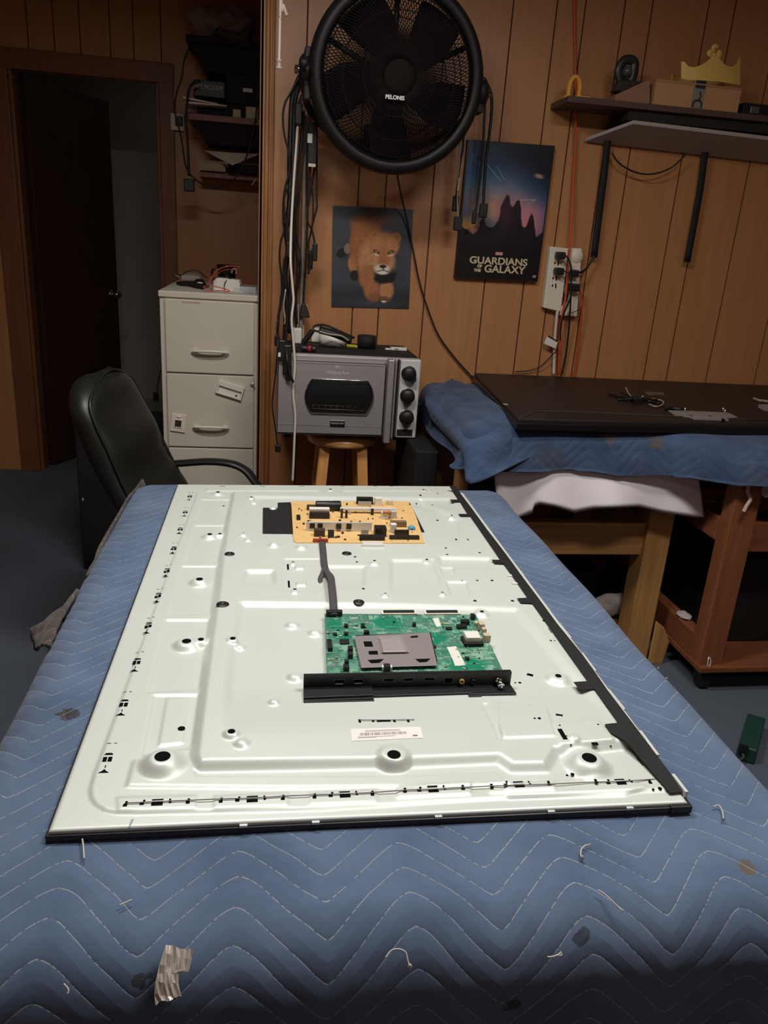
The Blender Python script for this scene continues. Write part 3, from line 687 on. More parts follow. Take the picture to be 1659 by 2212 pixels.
# ---- black insulating sheet under the power board
def sheet(pts, z, name='insulating_sheet', th=0.0004, m_=None): return MB().prism(PL(pts, z), z, z+th).build(name, m_ or M_blackm, tv)
zs = ZP+0.0068
s_ = sheet([(568,1097),(600,1097),(600,1086),(628,1085),(640,1176),(627,1185),(610,1185),(609,1176),(598,1168),(587,1165),(578,1169),(567,1169)], zs); s_['label'] = 'matt black sheet left of the orange circuit board'
sheet([(640,1172),(917,1172),(916,1177),(860,1181),(832,1181),(820,1174),(760,1174),(735,1183),(670,1183),(655,1176)], zs-0.0003)
sheet([(884,1097),(891,1097),(917,1149),(911,1150)], zs)
# ---- power board
zb = ZP+0.0125
M_pbd = mat('orange_circuit_board', rgb(224,184,124), 0.45, noise=0.06, scale=60)
pb = MB().prism(PL([(629,1083),(885,1083),(900,1118),(917,1173),(640,1172),(634,1167)], zb), zb-0.0016, zb).build('power_board', M_pbd, tv); pb['label'] = 'orange power supply circuit board'
def PB(px, py, z=zb): p = at(px, py, Z=z); return p
def comp(name, px, py, wx, wy, h, m_, par=pb, z=zb, rot=0.0, bevel=0.0006):
    """a part standing on a board: px,py = middle of its near foot"""
    p = at(px, py, Z=z); M = Matrix.Translation(p) @ Matrix.Rotation(rot, 4, 'Z')
    return MB().box(-wx/2000, wx/2000, 0, wy/1000, 0, h*1.2/1000, M).build(name, m_, par, bevel=bevel)
M_al2 = mat('heatsink_metal', rgb(220,218,214), 0.45, 0.15)
M_brown = mat('brown_part', rgb(70,52,38), 0.5)
c = at(682,1092,Z=zb+0.011); e = at(736,1092,Z=zb+0.011)
mb = MB(); mb.cyl(c, e, 0.0105, n=24); mb.build('large_capacitor', M_black, pb, bevel=0.0015)
for nm, x0, x1, y, hh, th in (('heatsink', 661, 802, 1147, 20, 3), ('heatsink', 735, 853, 1109, 12, 10)):
    p0, p1 = at(x0, y, Z=zb), at(x1, y, Z=zb)
    MB().box(p0.x, p1.x, p0.y, p0.y+th/1000, zb+(0 if hh > 15 else 0.006), zb+hh/1000).build(nm, M_al2, pb, bevel=0.0005)
for px, py in ((674,1146),(691,1146),(731,1147),(753,1147)):
    p = at(px, py, Z=zb); mb = MB(); mb.box(p.x-0.0052, p.x+0.0052, p.y-0.0045, p.y-0.0001, zb+0.006, zb+0.017)
    for k in (-1, 0, 1): mb.cyl((p.x+k*0.003, p.y-0.002, zb), (p.x+k*0.003, p.y-0.002, zb+0.006), 0.0006, n=6)
    mb.build('power_transistor', M_black, pb, bevel=0.0005)
comp('transformer', 690,1119,42,18,11, M_brown); comp('transformer_top', 690,1116,44,15,14.5, mat('pale_tape', rgb(226,220,208), 0.5)); comp('transformer_core', 690,1121,44,4,10, M_black)
comp('transformer_bobbin', 690,1103,56,10,9, M_brown)
comp('line_filter', 788,1090,38,12,13, M_black); comp('line_filter_coil', 788,1094,30,6,9, M_alu)
comp('white_capacitor', 817,1093,16,14,15, M_white); comp('white_block', 842,1092,14,10,9, mat('clear_beige', rgb(214,200,176), 0.4))
comp('relay', 727,1098,13,8,14, mat('pale_grey_part', rgb(176,172,165), 0.5)); comp('diode_pack', 718,1105,8,8,13, M_brown)
comp('coil', 831,1122,16,12,14, M_white); comp('coil', 849,1120,15,12,13, mat('pale_grey_part2', rgb(190,186,180), 0.5))
mb = MB(); p = at(835,1108,Z=zb+0.013); mb.lathe([(0.006,-0.003),(0.011,-0.003),(0.011,0.003),(0.006,0.003)], p, (0,0.6,1), n=24, close=True); mb.build('toroid_coil', mat('copper_coil', rgb(190,118,82), 0.45), pb)
comp('capacitor_can', 748,1120,5,5,15, M_black); comp('capacitor_can', 738,1120,5,5,18, M_brown); comp('capacitor_can', 804,1113,6,5,12, M_black)
comp('mains_connector', 822,1160,24,20,16, M_black); comp('connector_shell', 804,1168,52,8,9, M_black); comp('connector_hood', 790,1148,22,6,14, M_black)
comp('plug_insert', 788,1158,15,6,11, M_alu)
comp('fuse_holder', 874,1166,62,9,6, M_black); comp('fuse', 868,1156,30,8,8, M_black)
comp('white_capacitor', 850,1152,12,12,16, M_white); comp('coil', 861,1139,34,12,10, mat('brass_coil', rgb(120,100,75), 0.5))
mb = MB(); p = at(888,1142,Z=zb); mb.lathe([(0.002,0),(0.008,0.002),(0.008,0.008),(0.002,0.01)], p, (0,-1,0.2), n=20); mb.build('blue_capacitor', mat('blue_part', rgb(70,150,180), 0.5), pb)
comp('optocoupler', 645,1124,8,20,5, M_black); comp('output_socket', 690,1160,22,12,13, M_brown); comp('output_socket', 715,1162,12,10,12, M_black)
mb = MB(); p0 = at(676,1172,Z=zb); mb.box(p0.x, p0.x+0.030, p0.y, p0.y+0.006, zb, zb+0.007)
rc = mb.build('cable_socket', mat('red_socket', rgb(170,58,34), 0.5), pb, bevel=0.0005); rc['label'] = 'red cable socket'
rr = random.Random(11); mb = MB()
for k in range(70):
    px = rr.uniform(636, 900); py = rr.uniform(1088, 1170); p = at(px, py, Z=zb); s1 = rr.uniform(.8,2.6)/1000; s2 = rr.uniform(.8,2.2)/1000; hh = rr.uniform(1,4.5)/1000
    mb.mi = rr.choice([0,0,1,2]); mb.box(p.x-s1, p.x+s1, p.y-s2, p.y+s2, zb, zb+hh)
sm = mb.build('small_components', [M_brown, M_alu, M_black], pb); sm['kind'] = 'stuff'
# silver clip holding the board
mb = MB(); p0 = at(779,1186,Z=ZP+0.008); mb.hull([(p0.x,p0.y,ZP+0.006),(p0.x+0.052,p0.y,ZP+0.006),(p0.x+0.050,p0.y+0.022,ZP+0.006),(p0.x+0.004,p0.y+0.022,ZP+0.006)],
   [(p0.x+0.003,p0.y+0.004,ZP+0.017),(p0.x+0.047,p0.y+0.004,ZP+0.017),(p0.x+0.045,p0.y+0.02,ZP+0.017),(p0.x+0.006,p0.y+0.02,ZP+0.017)])
mb.build('board_clip', M_al2, tv, bevel=0.001)
mb = MB(); p0, p1 = at(838,1184,Z=ZP+0.008), at(915,1184,Z=ZP+0.008)
for k in range(4): xx = p0.x+(p1.x-p0.x)*k/3; mb.box(xx-0.009, xx+0.009, p0.y, p0.y+0.004, ZP+0.006, ZP+0.011)
mb.build('board_rail', M_chassis, tv)
# ---- main board
zm = ZP+0.0135
def pcb(U, V):
    img = np.zeros(U.shape+(3,)); img[:] = (66, 124, 104)
    rs = np.random.RandomState(5)
    for k in range(620):
        u, v = rs.rand(2); a, b = rs.uniform(.006, .035), rs.uniform(.008, .04)
        col = [(92,150,126),(116,160,136),(72,138,112),(136,170,150),(54,112,90),(84,120,104)][rs.randint(6)]
        img = over(img, ((abs(U-u) < a) & (abs(V-v) < b)).astype(float)*0.95, col)
    for u, v, a, b in ((.40,.16,.09,.12),(.06,.2,.05,.1),(.80,.86,.12,.10),(.67,.42,.08,.08),(.63,.5,.07,.05),(.1,.42,.05,.05)):
        img = over(img, ell(U, V, u, v, a, b, 0, .2), (14,122,90))
    for k in range(260):
        u, v = rs.rand(2); L_ = rs.uniform(.01, .05)
        msk = ((abs(U-u) < .003) & (abs(V-v) < L_)) if rs.rand() < .5 else ((abs(U-u) < L_) & (abs(V-v) < .004))
        img = over(img, msk.astype(float)*.55, (150,185,160) if rs.rand() < .6 else (24,84,66))
    return img
m0, m1, m2, m3 = at(701,1326,Z=zm), at(1028,1328,Z=zm), at(1090,1456,Z=zm), at(706,1458,Z=zm)
mbd = MB().prism([(m0.x,m0.y),(m1.x,m1.y),(at(1060,1400,Z=zm).x,at(1060,1400,Z=zm).y),(m2.x,m2.y),(m3.x,m3.y)], zm-0.0016, zm).build('main_board', mat('green_board', rgb(30,110,84), 0.5), tv)
mbd['label'] = 'green main circuit board'
ms = MB().prism(PL([(694,1340),(702,1340),(712,1462),(700,1462),(692,1420)], ZP+0.0065), ZP+0.0045, ZP+0.0049)
def plc(u, v):
    p = m0.lerp(m1, u).lerp(m3.lerp(m2, u), v); return (p.x, p.y, zm+0.0003)
painted('board_print', 200, 170, pcb, plc, vcol_mat('printed_circuit', 0.45), mbd)
ms.bm.free()
# heat shield
zt = zm+0.006
hs = [(765,1374),(928,1366),(945,1437),(780,1442)]
mb = MB(); Ptop = PL(hs, zt+0.0); mb.prism(Ptop, zt-0.0012, zt)
M_shield = mat('grey_shield_metal', rgb(150,142,142), 0.42, 0.3)
sh = mb.build('heat_shield', M_shield, mbd, bevel=0.0005)
mb = MB(); mb.prism(PL([(768,1378),(930,1372),(944,1432),(782,1437)], zm), zm, zt-0.0013); mb.build('shield_frame', M_blackm, mbd)
def zsh(pts, z=zt): return PL(pts, z)
MB().hull([(x, y, zt) for x, y in zsh([(822,1412),(886,1411),(868,1373),(815,1375)])], [(x, y, zt+0.004) for x, y in zsh([(829,1408),(878,1407),(862,1378),(822,1380)], zt+0.004)]).build('raised_fin', mat('shield_light', rgb(178,170,170), 0.32, 0.3), mbd, bevel=0.0008)
mb = MB()
for pts in ([(785,1386),(803,1386),(806,1397),(788,1397)], [(796,1407),(815,1406),(817,1414),(797,1414)], [(794,1426),(829,1424),(820,1432),(802,1433)], [(897,1424),(930,1423),(922,1430),(906,1431)], [(886,1375),(902,1373),(903,1377),(888,1378)]):
    mb._face([mb.bm.verts.new((x, y, zt+0.0004)) for x, y in zsh(pts)])
mb.build('shield_slots', M_hole, mbd)
# sockets, chips and modules on the main board
def cm(*a, **k): return comp(*a, par=mbd, z=zm, **k)
comp('cable_plug', 722,1333,26,8,8, M_black, par=mbd, z=zm)
for x0, x1 in ((824,901),(917,995)):
    p0, p1 = at(x0,1329,Z=zm), at(x1,1329,Z=zm)
    MB().box(p0.x, p1.x, p0.y-0.001, p0.y+0.009, zm, zm+0.003).build('ribbon_socket', M_cream, mbd, bevel=0.0003)
    MB().box(p0.x+0.004, p1.x-0.004, p0.y+0.002, p0.y+0.0095, zm+0.003, zm+0.0045).build('socket_latch', M_blackm, mbd)
for px, py, wx, wy, h in ((713,1408,7,26,6),(748,1357,6,7,4),(784,1358,6,7,5),(748,1374,6,6,4),(792,1374,8,7,6),(724,1374,6,5,3),(757,1412,7,9,7),(757,1424,7,8,7),(749,1436,6,6,5),(748,1452,8,8,7),(895,1355,5,6,5),
   (1005,1351,14,8,6),(998,1360,16,8,5),(931,1402,16,6,3),(1010,1427,6,6,3),(970,1362,10,6,3),(745,1393,14,12,3),(1022,1340,7,9,7),(836,1452,9,8,8)):
    cm('chip', px, py, wx, wy, h, M_black, bevel=0.0003)
p = at(1017,1397,Z=zm)
cm('tuner_base', 1024,1398,30,26,5, M_blackm); o = cm('tuner_can', 1022,1393,24,24,9.5, M_al2); cm('tuner_lid', 1022,1394,22,21,11, M_white)
for px, py, wx, wy, h in ((1041,1362,9,12,9),(1046,1371,7,8,8),(1052,1388,11,10,10),(1035,1353,14,7,5)): cm('side_socket', px, py, wx, wy, h, mat('beige_socket', rgb(196,180,155), 0.5))
for pts in ([(934,1336),(947,1335),(953,1353),(943,1354)],[(965,1398),(985,1396),(1006,1437),(983,1439),(978,1425)]):
    MB().prism(PL(pts, zm+0.0006), zm+0.0004, zm+0.0008).build('white_sticker', M_white, mbd)
for px, py in ((828,1451),(844,1451)): cm('white_clip', px, py, 4, 7, 6, M_white)
rr = random.Random(21); mb = MB()
for k in range(260):
    u, v = rr.random(), rr.random(); 
    if .2 < u < .75 and .36 < v < .85: continue
    p = m0.lerp(m1, u).lerp(m3.lerp(m2, u), v); s1 = rr.uniform(.4,2.2)/1000; s2 = rr.uniform(.4,1.8)/1000; hh = rr.uniform(.5,2)/1000
    mb.mi = rr.choice([0,1,1,2,3]); mb.box(p.x-s1, p.x+s1, p.y-s2, p.y+s2, zm, zm+hh)
sm = mb.build('small_components', [M_black, mat('solder_grey', rgb(150,165,150), 0.5), mat('tan_part', rgb(190,180,140), 0.5), mat('dim_green', rgb(95,140,110), 0.5)], mbd); sm['kind'] = 'stuff'
# socket bracket along the near side of the main board
z1 = ZP+0.029
L0, L1 = at(656,1460,Z=z1), at(1106,1452,Z=z1)
yb_ = L0.y
cb = MB(); cb.box(L0.x, L1.x, yb_-0.0016, yb_+0.0012, ZP+0.0085, z1); 
def ux(px, z=ZP+0.009): return at(px, 1500, Z=z).x
zf = ZP+0.0085
cb.prism([(L0.x, yb_), (L1.x, yb_), (L1.x+0.002, yb_-0.025), (ux(1010), yb_-0.024), (ux(1018), yb_-0.020), (ux(806), yb_-0.022), (ux(806), yb_-0.027), (L0.x-0.001, yb_-0.030)], zf-0.0008, zf+0.001)
cb.prism([(L0.x, yb_-0.001), (L0.x, yb_-0.026), (ux(806), yb_-0.024), (ux(806), yb_-0.001)], zf, zf+0.004)
cb.box(L0.x, ux(806), yb_-0.031, yb_-0.029, ZP+0.005, zf)
cb.box(ux(1012), ux(1040), yb_-0.027, yb_-0.023, ZP+0.005, zf)
cb.box(L0.x, L1.x, yb_-0.0016, yb_+0.006, z1-0.0012, z1)
br = cb.build('socket_bracket', mat('black_bracket', rgb(30,29,31), 0.38), tv, bevel=0.0007); br['label'] = 'black bracket with a row of sockets'
zc = (zf+z1)/2+0.0035
def port(name, px, py, wx, wz, col=M_hole, frame=M_chrome, fw_=0.0007):
    x = at(px, py, Y=yb_-0.002).x; z = at(px, py, Y=yb_-0.002).z
    o = MB()
    for a, b, c_, d in ((-wx/2-fw_, wx/2+fw_, wz/2, wz/2+fw_), (-wx/2-fw_, wx/2+fw_, -wz/2-fw_, -wz/2), (-wx/2-fw_, -wx/2, -wz/2, wz/2), (wx/2, wx/2+fw_, -wz/2, wz/2)):
        o.box(x+a, x+b, yb_-0.0022, yb_-0.001, z+c_, z+d)
    f = o.build(name, frame, br); MB().box(x-wx/2, x+wx/2, yb_-0.0019, yb_-0.0015, z-wz/2, z+wz/2).build('socket_opening', col, br); return x, z
M_dkm = mat('dark_metal', rgb(95,95,98), 0.4, 0.5)
for px, py in ((733,1473),(774,1472)):
    x, z = port('usb_socket', px, py, 0.013, 0.006, frame=M_dkm); MB().box(x-0.005, x+0.005, yb_-0.003, yb_-0.0015, z-0.0035, z-0.0022).build('socket_tongue', M_alu, br)
for px, py in ((840,1469),(882,1468),(928,1467)): port('hdmi_socket', px, py, 0.014, 0.004, frame=M_dkm)
port('network_socket', 969, 1470, 0.0115, 0.0085, frame=M_dkm)
def jack(px, py, r_, m_, name):
    p = at(px, py, Y=yb_-0.002); MB().lathe([(r_*0.5,0),(r_*0.5,0.003),(r_,0.003),(r_,0)], p, (0,-1,0), n=20).build(name, m_, br)
jack(997,1471,0.0038,mat('yellow_ring', rgb(190,160,80), 0.4),'audio_jack'); jack(1022,1471,0.0032,M_black,'audio_jack')
p = at(1075,1468,Y=yb_); q_ = p+Vector((0.001,-0.016,-0.001))
mb = MB(); mb.cyl(p, p.lerp(q_,0.25), 0.0062, n=6, smooth=False); mb.cyl(p.lerp(q_,0.25), q_, 0.0047, n=18); mb.cyl(q_, q_+Vector((0,-0.002,0)), 0.0012, n=8); mb.build('aerial_socket', M_chrome, br)
# ---- cable from power board to main board
M_rib = mat('grey_ribbon_cable', rgb(72,70,72), 0.5)
pa = at(696,1170,Z=zb+0.004); pz_ = at(721,1327,Z=zm+0.006)
def w3(px, py, z): return at(px, py, Z=z)
mb = MB(); mb.tube([pa, w3(698,1192,ZP+0.014), w3(700,1215,ZP+0.013), w3(704,1232,ZP+0.013), w3(714,1245,ZP+0.022), w3(717,1270,ZP+0.024), w3(720,1300,ZP+0.021), pz_], 0, n=8, k=6, flat=(0.0065, 0.0015, (1,0,0)))
mb.tube([w3(702,1222,ZP+0.0135), w3(698,1236,ZP+0.013), w3(692,1250,ZP+0.010), w3(692,1268,ZP+0.007)], 0, n=8, k=6, flat=(0.0045, 0.0012, (1,0,0)))
mb.build('ribbon_cable', M_rib, tv)
mb = MB(); mb.prism(PL([(690,1272),(697,1271),(706,1322),(698,1322),(700,1300)], ZP+0.0045), ZP+0.0092, ZP+0.0095); mb.bm.free()
# ---- scraps lying on the blanket
M_foil = mat('clear_ribbed_tape', rgb(190,180,172), 0.25, 0.35, noise=0.25, scale=60, stretch=(8,1,1), bump=0.3)
def crumple(pts, z, name, m_, label, cat, h=0.004, seed=1):
    rr = random.Random(seed); P = [at(x, y, Z=z) for x, y in pts]; c = sum(P, Vector())/len(P)
    mb = MB(); n = len(P); ring1 = [mb.bm.verts.new((p.x, p.y, z+0.001+rr.random()*h)) for p in P]
    ring2 = [mb.bm.verts.new((p.x*0.5+c.x*0.5, p.y*0.5+c.y*0.5, z+0.002+rr.random()*h*1.6)) for p in P]; cv = mb.bm.verts.new((c.x, c.y, z+h))
    for i in range(n): mb._face([ring1[i], ring1[(i+1) % n], ring2[(i+1) % n], ring2[i]]); mb._face([ring2[i], ring2[(i+1) % n], cv])
    return tag(mb.build(name, m_, solid=0.0003), label, cat)
def zb1(x, y):
    e = max(BY0+0.045-y, 0)
    return BZ - (0 if e <= 0 else 0.045*(1-math.cos(min(e/0.045, 1.4))))
# silver tape hangs over the rounded near edge of the blanket
tt = bpy.data.objects.new('tape_scrap', None)
def on_blanket(px, py):
    z = BZ
    for _ in range(6): p = at(px, py, Z=z); z = z*0.4+0.6*(zb1(p.x, p.y)+0.003)
    return at(px, py, Z=z)
mb = MB(); rows = [((358,2042),(418,2056)),((352,2062),(414,2075)),((345,2085),(408,2101)),((340,2104),(386,2103)),((336,2125),(386,2128)),((334,2150),(392,2156)),((337,2172),(388,2156))]
rr = random.Random(4); prev = None
for a_, b_ in rows:
    row = []
    for k in range(9):
        px, py = a_[0]+(b_[0]-a_[0])*k/8, a_[1]+(b_[1]-a_[1])*k/8; p = on_blanket(px, py); row.append(mb.bm.verts.new((p.x, p.y-rr.random()*0.002, p.z+0.001+rr.random()*0.003)))
    if prev:
        for k in range(8): mb._face([prev[k], prev[k+1], row[k+1], row[k]])
    prev = row
tag(mb.build('tape_scrap', M_foil, solid=0.0004), 'crumpled shiny ribbed tape scrap on the near edge of the blue blanket', 'tape')
M_lint = mat('white_thread', rgb(196,190,184), 0.7)
def thread(pts, label, r_=0.0007, end=0.0):
    P = [on_blanket(x, y)+Vector((0,0,0.0015)) for x, y in pts]; mb = MB().tube(P, r_, n=6, k=5)
    if end: mb.ball(P[-1], end, 6, (1, 0.8, 1.9))
    tag(mb.build('thread_scrap', M_lint), label, 'thread', 'loose white threads on the blanket')
thread([(1265,1828),(1256,1836),(1254,1848),(1257,1856)], 'loose white thread below the right part of the television edge', 0.0008, 0.0018)
thread([(1275,1826),(1262,1830)], 'tiny white thread end beside a loose thread under the television edge')
thread([(832,2072),(845,2056),(862,2053),(876,2060),(880,2075),(885,2092)], 'curled white thread with a thick end at the middle of the near blanket edge', 0.0007, 0.0021)
thread([(1182,2070),(1198,2068),(1212,2060)], 'short white thread on the right half of the near blanket edge')
thread([(1200,2066),(1213,2066),(1210,2058)], 'small forked white thread by the short thread, right half of near edge')
thread([(178,1815),(180,1830),(182,1858)], 'straw coloured thread hanging from the left near corner of the television', 0.0009)
thread([(258,1958),(272,1952),(285,1946)], 'short yellowish fibre on the blanket left of centre')
thread([(1540,1745),(1552,1742),(1560,1755),(1562,1772)], 'white thread curl on the blanket right of the television corner', 0.0008, 0.0015)
thread([(1290,1925),(1300,1930),(1318,1945),(1345,1972)], 'white thread with a bud lying along the stitching at the right', 0.0007)
thread([(138,2128),(148,2140),(146,2150)], 'tiny white thread at the lower left of the blanket')
# ================================================================ filing cabinet
M_cab = mat('putty_enamel', rgb(206,200,184), 0.5, noise=0.02, scale=4)
M_cab2 = mat('putty_enamel_side', rgb(222,216,200), 0.5)
CX0, CX1, CY0, CY1, CZ = -0.382, -0.016, 3.0, 3.63, 1.133
CX1 = -0.018
fc = thing('filing_cabinet', 'cream three drawer metal filing cabinet in the doorway corner', 'filing cabinet', ((CX0+CX1)/2, 3.3, 0))
MB().box(CX0, CX1, CY0+0.006, CY1, 0.0, CZ-0.022).box(CX0-0.003, CX1+0.001, CY0-0.004, CY1+0.002, CZ-0.022, CZ).build('cabinet_body', M_cab, fc, bevel=0.003)
zs_ = [(0.839, 1.106), (0.550, 0.833), (0.262, 0.544)]
for z0, z1_ in zs_:
    d_ = MB().box(CX0+0.020, CX1-0.020, CY0-0.010, CY0+0.010, z0, z1_).build('drawer', M_cab, fc, bevel=0.003)
    zc_ = z0+0.082; xc = -0.20
    mb = MB(); mb.tube([(xc-0.062, CY0-0.010, zc_-0.006), (xc-0.056, CY0-0.024, zc_), (xc-0.03, CY0-0.036, zc_+0.004), (xc+0.03, CY0-0.036, zc_+0.004), (xc+0.056, CY0-0.024, zc_), (xc+0.062, CY0-0.010, zc_-0.006)], 0, n=10, k=4, flat=(0.005, 0.009, (0,0,1)))
    for s_ in (-1, 1): mb.hull([(xc+s_*0.066, CY0-0.010, zc_-0.018), (xc+s_*0.048, CY0-0.010, zc_-0.018), (xc+s_*0.048, CY0-0.010, zc_+0.004), (xc+s_*0.066, CY0-0.010, zc_+0.004)],
                             [(xc+s_*0.056, CY0-0.026, zc_-0.006), (xc+s_*0.044, CY0-0.028, zc_-0.006), (xc+s_*0.044, CY0-0.028, zc_+0.004), (xc+s_*0.056, CY0-0.026, zc_+0.004)])
    mb.build('drawer_handle', M_cab2, d_)
MB().box(CX0+0.02, CX1-0.02, CY0-0.002, CY0+0.01, 0.03, 0.255).build('plinth', M_cab2, fc, bevel=0.002)
MB().lathe([(0,0.006),(0.006,0.006),(0.0085,0.004),(0.009,0)], (-0.043, CY0-0.010, 0.803), (0,-1,0), n=20).build('lock', M_alu, fc)
for i in range(6):
    pass
MB().box(-0.30, -0.235, CY0-0.0106, CY0-0.0100, 1.094, 1.10).build('rust_mark', mat('rust_stain', rgb(186,160,140), 0.8), fc)
# magnets stuck to the middle drawer
t = thing('label_holder', 'white plastic label frame stuck tilted on the middle cabinet drawer', 'frame', (-0.127, CY0-0.012, 0.779))
Mt = Matrix.Translation((-0.127, CY0-0.0105, 0.779)) @ Matrix.Rotation(R(16), 4, 'Y')
mb = MB(); mb.box(-0.050,0.050,-0.012,0,0.006,0.026,Mt); mb.box(-0.050,0.050,-0.012,0,-0.026,-0.019,Mt); mb.box(-0.050,-0.044,-0.012,0,-0.019,0.006,Mt); mb.box(0.044,0.050,-0.012,0,-0.019,0.006,Mt); mb.box(-0.044,0.044,-0.003,0,-0.019,0.006,Mt)
mb.build('frame_body', M_white, t, bevel=0.0015); MB().box(0.024,0.032,-0.0035,-0.003,-0.017,-0.012,Mt).build('latch', M_black, t)
t = thing('chip_magnet', 'small cream square plaque with black centre, left of the middle drawer handle', 'magnet', (-0.325, CY0-0.012, 0.645))
Mt = Matrix.Translation((-0.323, CY0-0.0105, 0.645)) @ Matrix.Rotation(R(7), 4, 'Y')
MB().box(-0.028,0.028,-0.006,0,-0.036,0.034,Mt).build('plaque', M_cream, t, bevel=0.002)
MB().box(-0.016,0.016,-0.009,-0.006,-0.019,0.015,Mt).build('raised_frame', M_white, t, bevel=0.001); MB().box(-0.012,0.012,-0.0098,-0.009,-0.014,0.011,Mt).build('chip', mat('brown_chip', rgb(62,42,34), 0.5), t)
MB().ball(Mt @ Vector((0,-0.007,0.024)), 0.009, 8, (1.0,0.35,0.5)).build('knob', M_cream, t)
# ---- things on the cabinet
M_blkgl = mat('glossy_black', rgb(16,13,13), 0.15, coat=0.5)
t = thing('black_mug', 'glossy black mug standing at the back of the filing cabinet', 'mug', (-0.075, 3.5, CZ))
bx = at(487,598,Z=CZ); mx_, my_ = at(490,600,Y=3.50).x, 3.50
MB().lathe([(0,0.001),(0.030,0),(0.036,0.004),(0.038,0.05),(0.038,0.062),(0.043,0.080),(0.043,0.084),(0.040,0.084),(0.035,0.062),(0.034,0.008),(0,0.006)], (mx_, my_, CZ), n=36).build('mug_body', M_blkgl, t)
MB().tube([(mx_-0.036, my_, CZ+0.062), (mx_-0.056, my_, CZ+0.062), (mx_-0.062, my_, CZ+0.045), (mx_-0.056, my_, CZ+0.022), (mx_-0.036, my_, CZ+0.018)], 0.005, n=10).build('mug_handle', M_blkgl, t)
# white box with a black strap
t = thing('white_box', 'white folded carton with a thin black strap on the filing cabinet', 'box', (-0.12, 3.2, CZ))
Mt = Matrix.Translation((at(497,622,Z=CZ).x, 3.17, CZ)) @ Matrix.Rotation(R(-5), 4, 'Z')
mb = MB(); mb.prism([(-0.052,0),(0.048,0),(0.050,0.030),(0.046,0.044),(-0.040,0.048),(-0.052,0.034)], -0.035, 0.035, 'y', Mt); mb.build('carton', M_white, t, bevel=0.002)
mb = MB(); mb.tube([Mt @ Vector(p) for p in ((-0.008,-0.037,0.002),(-0.010,-0.037,0.02),(-0.002,-0.036,0.040),(0.008,0,0.047),(0.012,0.036,0.046))], 0.0018, n=6); mb.build('strap', M_black, t)
M_redw = mat('red_wire', rgb(205,85,62), 0.45)
def wire(name, pts, r_, m_, label, cat, group=None, y=None, z=None, k=6):
    """cable through photo pixels on a plane, or 3D points; an item may be (px,py,depthY)"""
    P = []
    for p in pts:
        if isinstance(p, Vector): P.append(p)
        elif len(p) == 3: P.append(at(p[0], p[1], Y=p[2]))
        else: P.append(at(p[0], p[1], Y=y) if y is not None else at(p[0], p[1], Z=z))
    return tag(MB().tube(P, r_, n=8, k=k).build(name, m_), label, cat, group)
wire('test_lead', [(450,614,3.08),(456,600,3.12),(470,584,3.18),(488,576,3.22),(504,575,3.24),(520,578,3.25)], 0.0022, M_redw, 'red wire arching high over the white carton on the cabinet', 'wire')
wire('test_lead', [(452,612,3.07),(462,598,3.10),(480,585,3.15),(500,582,3.18),(522,588,3.20),(533,602,3.20),(534,616,3.20)], 0.0018, mat('dark_red_wire', rgb(150,60,48), 0.5), 'darker red wire looping behind the white carton on the cabinet', 'wire')
wire('test_lead', [(440,618,3.06),(445,628,3.05),(462,628,3.05),(480,628,3.05),(494,630,3.05),(492,626,3.06),(470,620,3.07),(452,616,3.07)], 0.0020, M_redw, 'red wire lying flat in front of the white carton on the cabinet', 'wire')
t = thing('test_probe', 'red and orange probe handle lying before the white carton', 'probe', (-0.2, 3.06, CZ))
p0, p1 = at(436,620,Z=CZ+0.006), at(450,618,Z=CZ+0.006); MB().cyl(p0, p1, 0.006, 0.004, n=12).build('probe_grip', M_redw, t)
p0, p1 = at(481,624,Z=CZ+0.005), at(502,626,Z=CZ+0.004); MB().cyl(p0, p1, 0.003, 0.0015, n=10).build('probe_tip', M_redw, t)
t = thing('black_pliers', 'black tool with pointed end lying left on the filing cabinet', 'tool', (-0.28, 3.1, CZ))
mb = MB(); mb.prism([tuple(at(x, y, Z=CZ+0.003))[:2] for x, y in ((381,613),(390,612),(418,612),(424,607),(438,607),(446,618),(440,624),(425,622),(410,618),(390,616))], CZ+0.001, CZ+0.012); mb.build('tool_body', M_blackm, t, bevel=0.001)
MB().ball(at(432,611,Z=CZ+0.014), 0.010, 8, (1.2,0.6,0.35)).build('bright_cap', M_white, t)
# clear bag and clear box
mb = MB(); Z_ = CZ; P = [at(x, y, Z=Z_+0.002) for x, y in ((392,599),(430,600),(442,603),(436,607),(392,604))]
mb.hull([(p.x, p.y, Z_+0.001) for p in P], [(p.x*0.9+P[0].x*0.1, p.y, Z_+0.022) for p in P]); tag(mb.build('clear_bag', M_glass, bevel=0.001), 'clear plastic bag at the left back of the filing cabinet', 'bag')
t = thing('clear_box', 'clear plastic blister box at the front right of the filing cabinet', 'box', (-0.06, 3.07, CZ))
p0, p1 = at(506,633,Z=CZ), at(553,634,Z=CZ); MB().box(p0.x, p1.x, p0.y, p0.y+0.05, CZ+0.0005, CZ+0.024).build('box_shell', M_glass, t, bevel=0.002)
MB().box(p0.x+0.035, p1.x-0.01, p0.y+0.01, p0.y+0.04, CZ+0.001, CZ+0.008).build('box_contents', mat('grey_parts', rgb(120,122,120), 0.5), t)
wire('black_cable', [(374,592,3.5),(392,594,3.48),(402,588,3.45),(420,583,3.45),(432,588,3.45),(440,596,3.42),(448,600,3.4)], 0.0022, M_cord, 'thin dark cable coiled at the back left of the filing cabinet', 'cable')
wire('metal_rod', [(374,591,3.45),(386,598,3.40)], 0.003, M_alu, 'small bright metal rod at the left back corner of the cabinet top', 'rod', k=1)
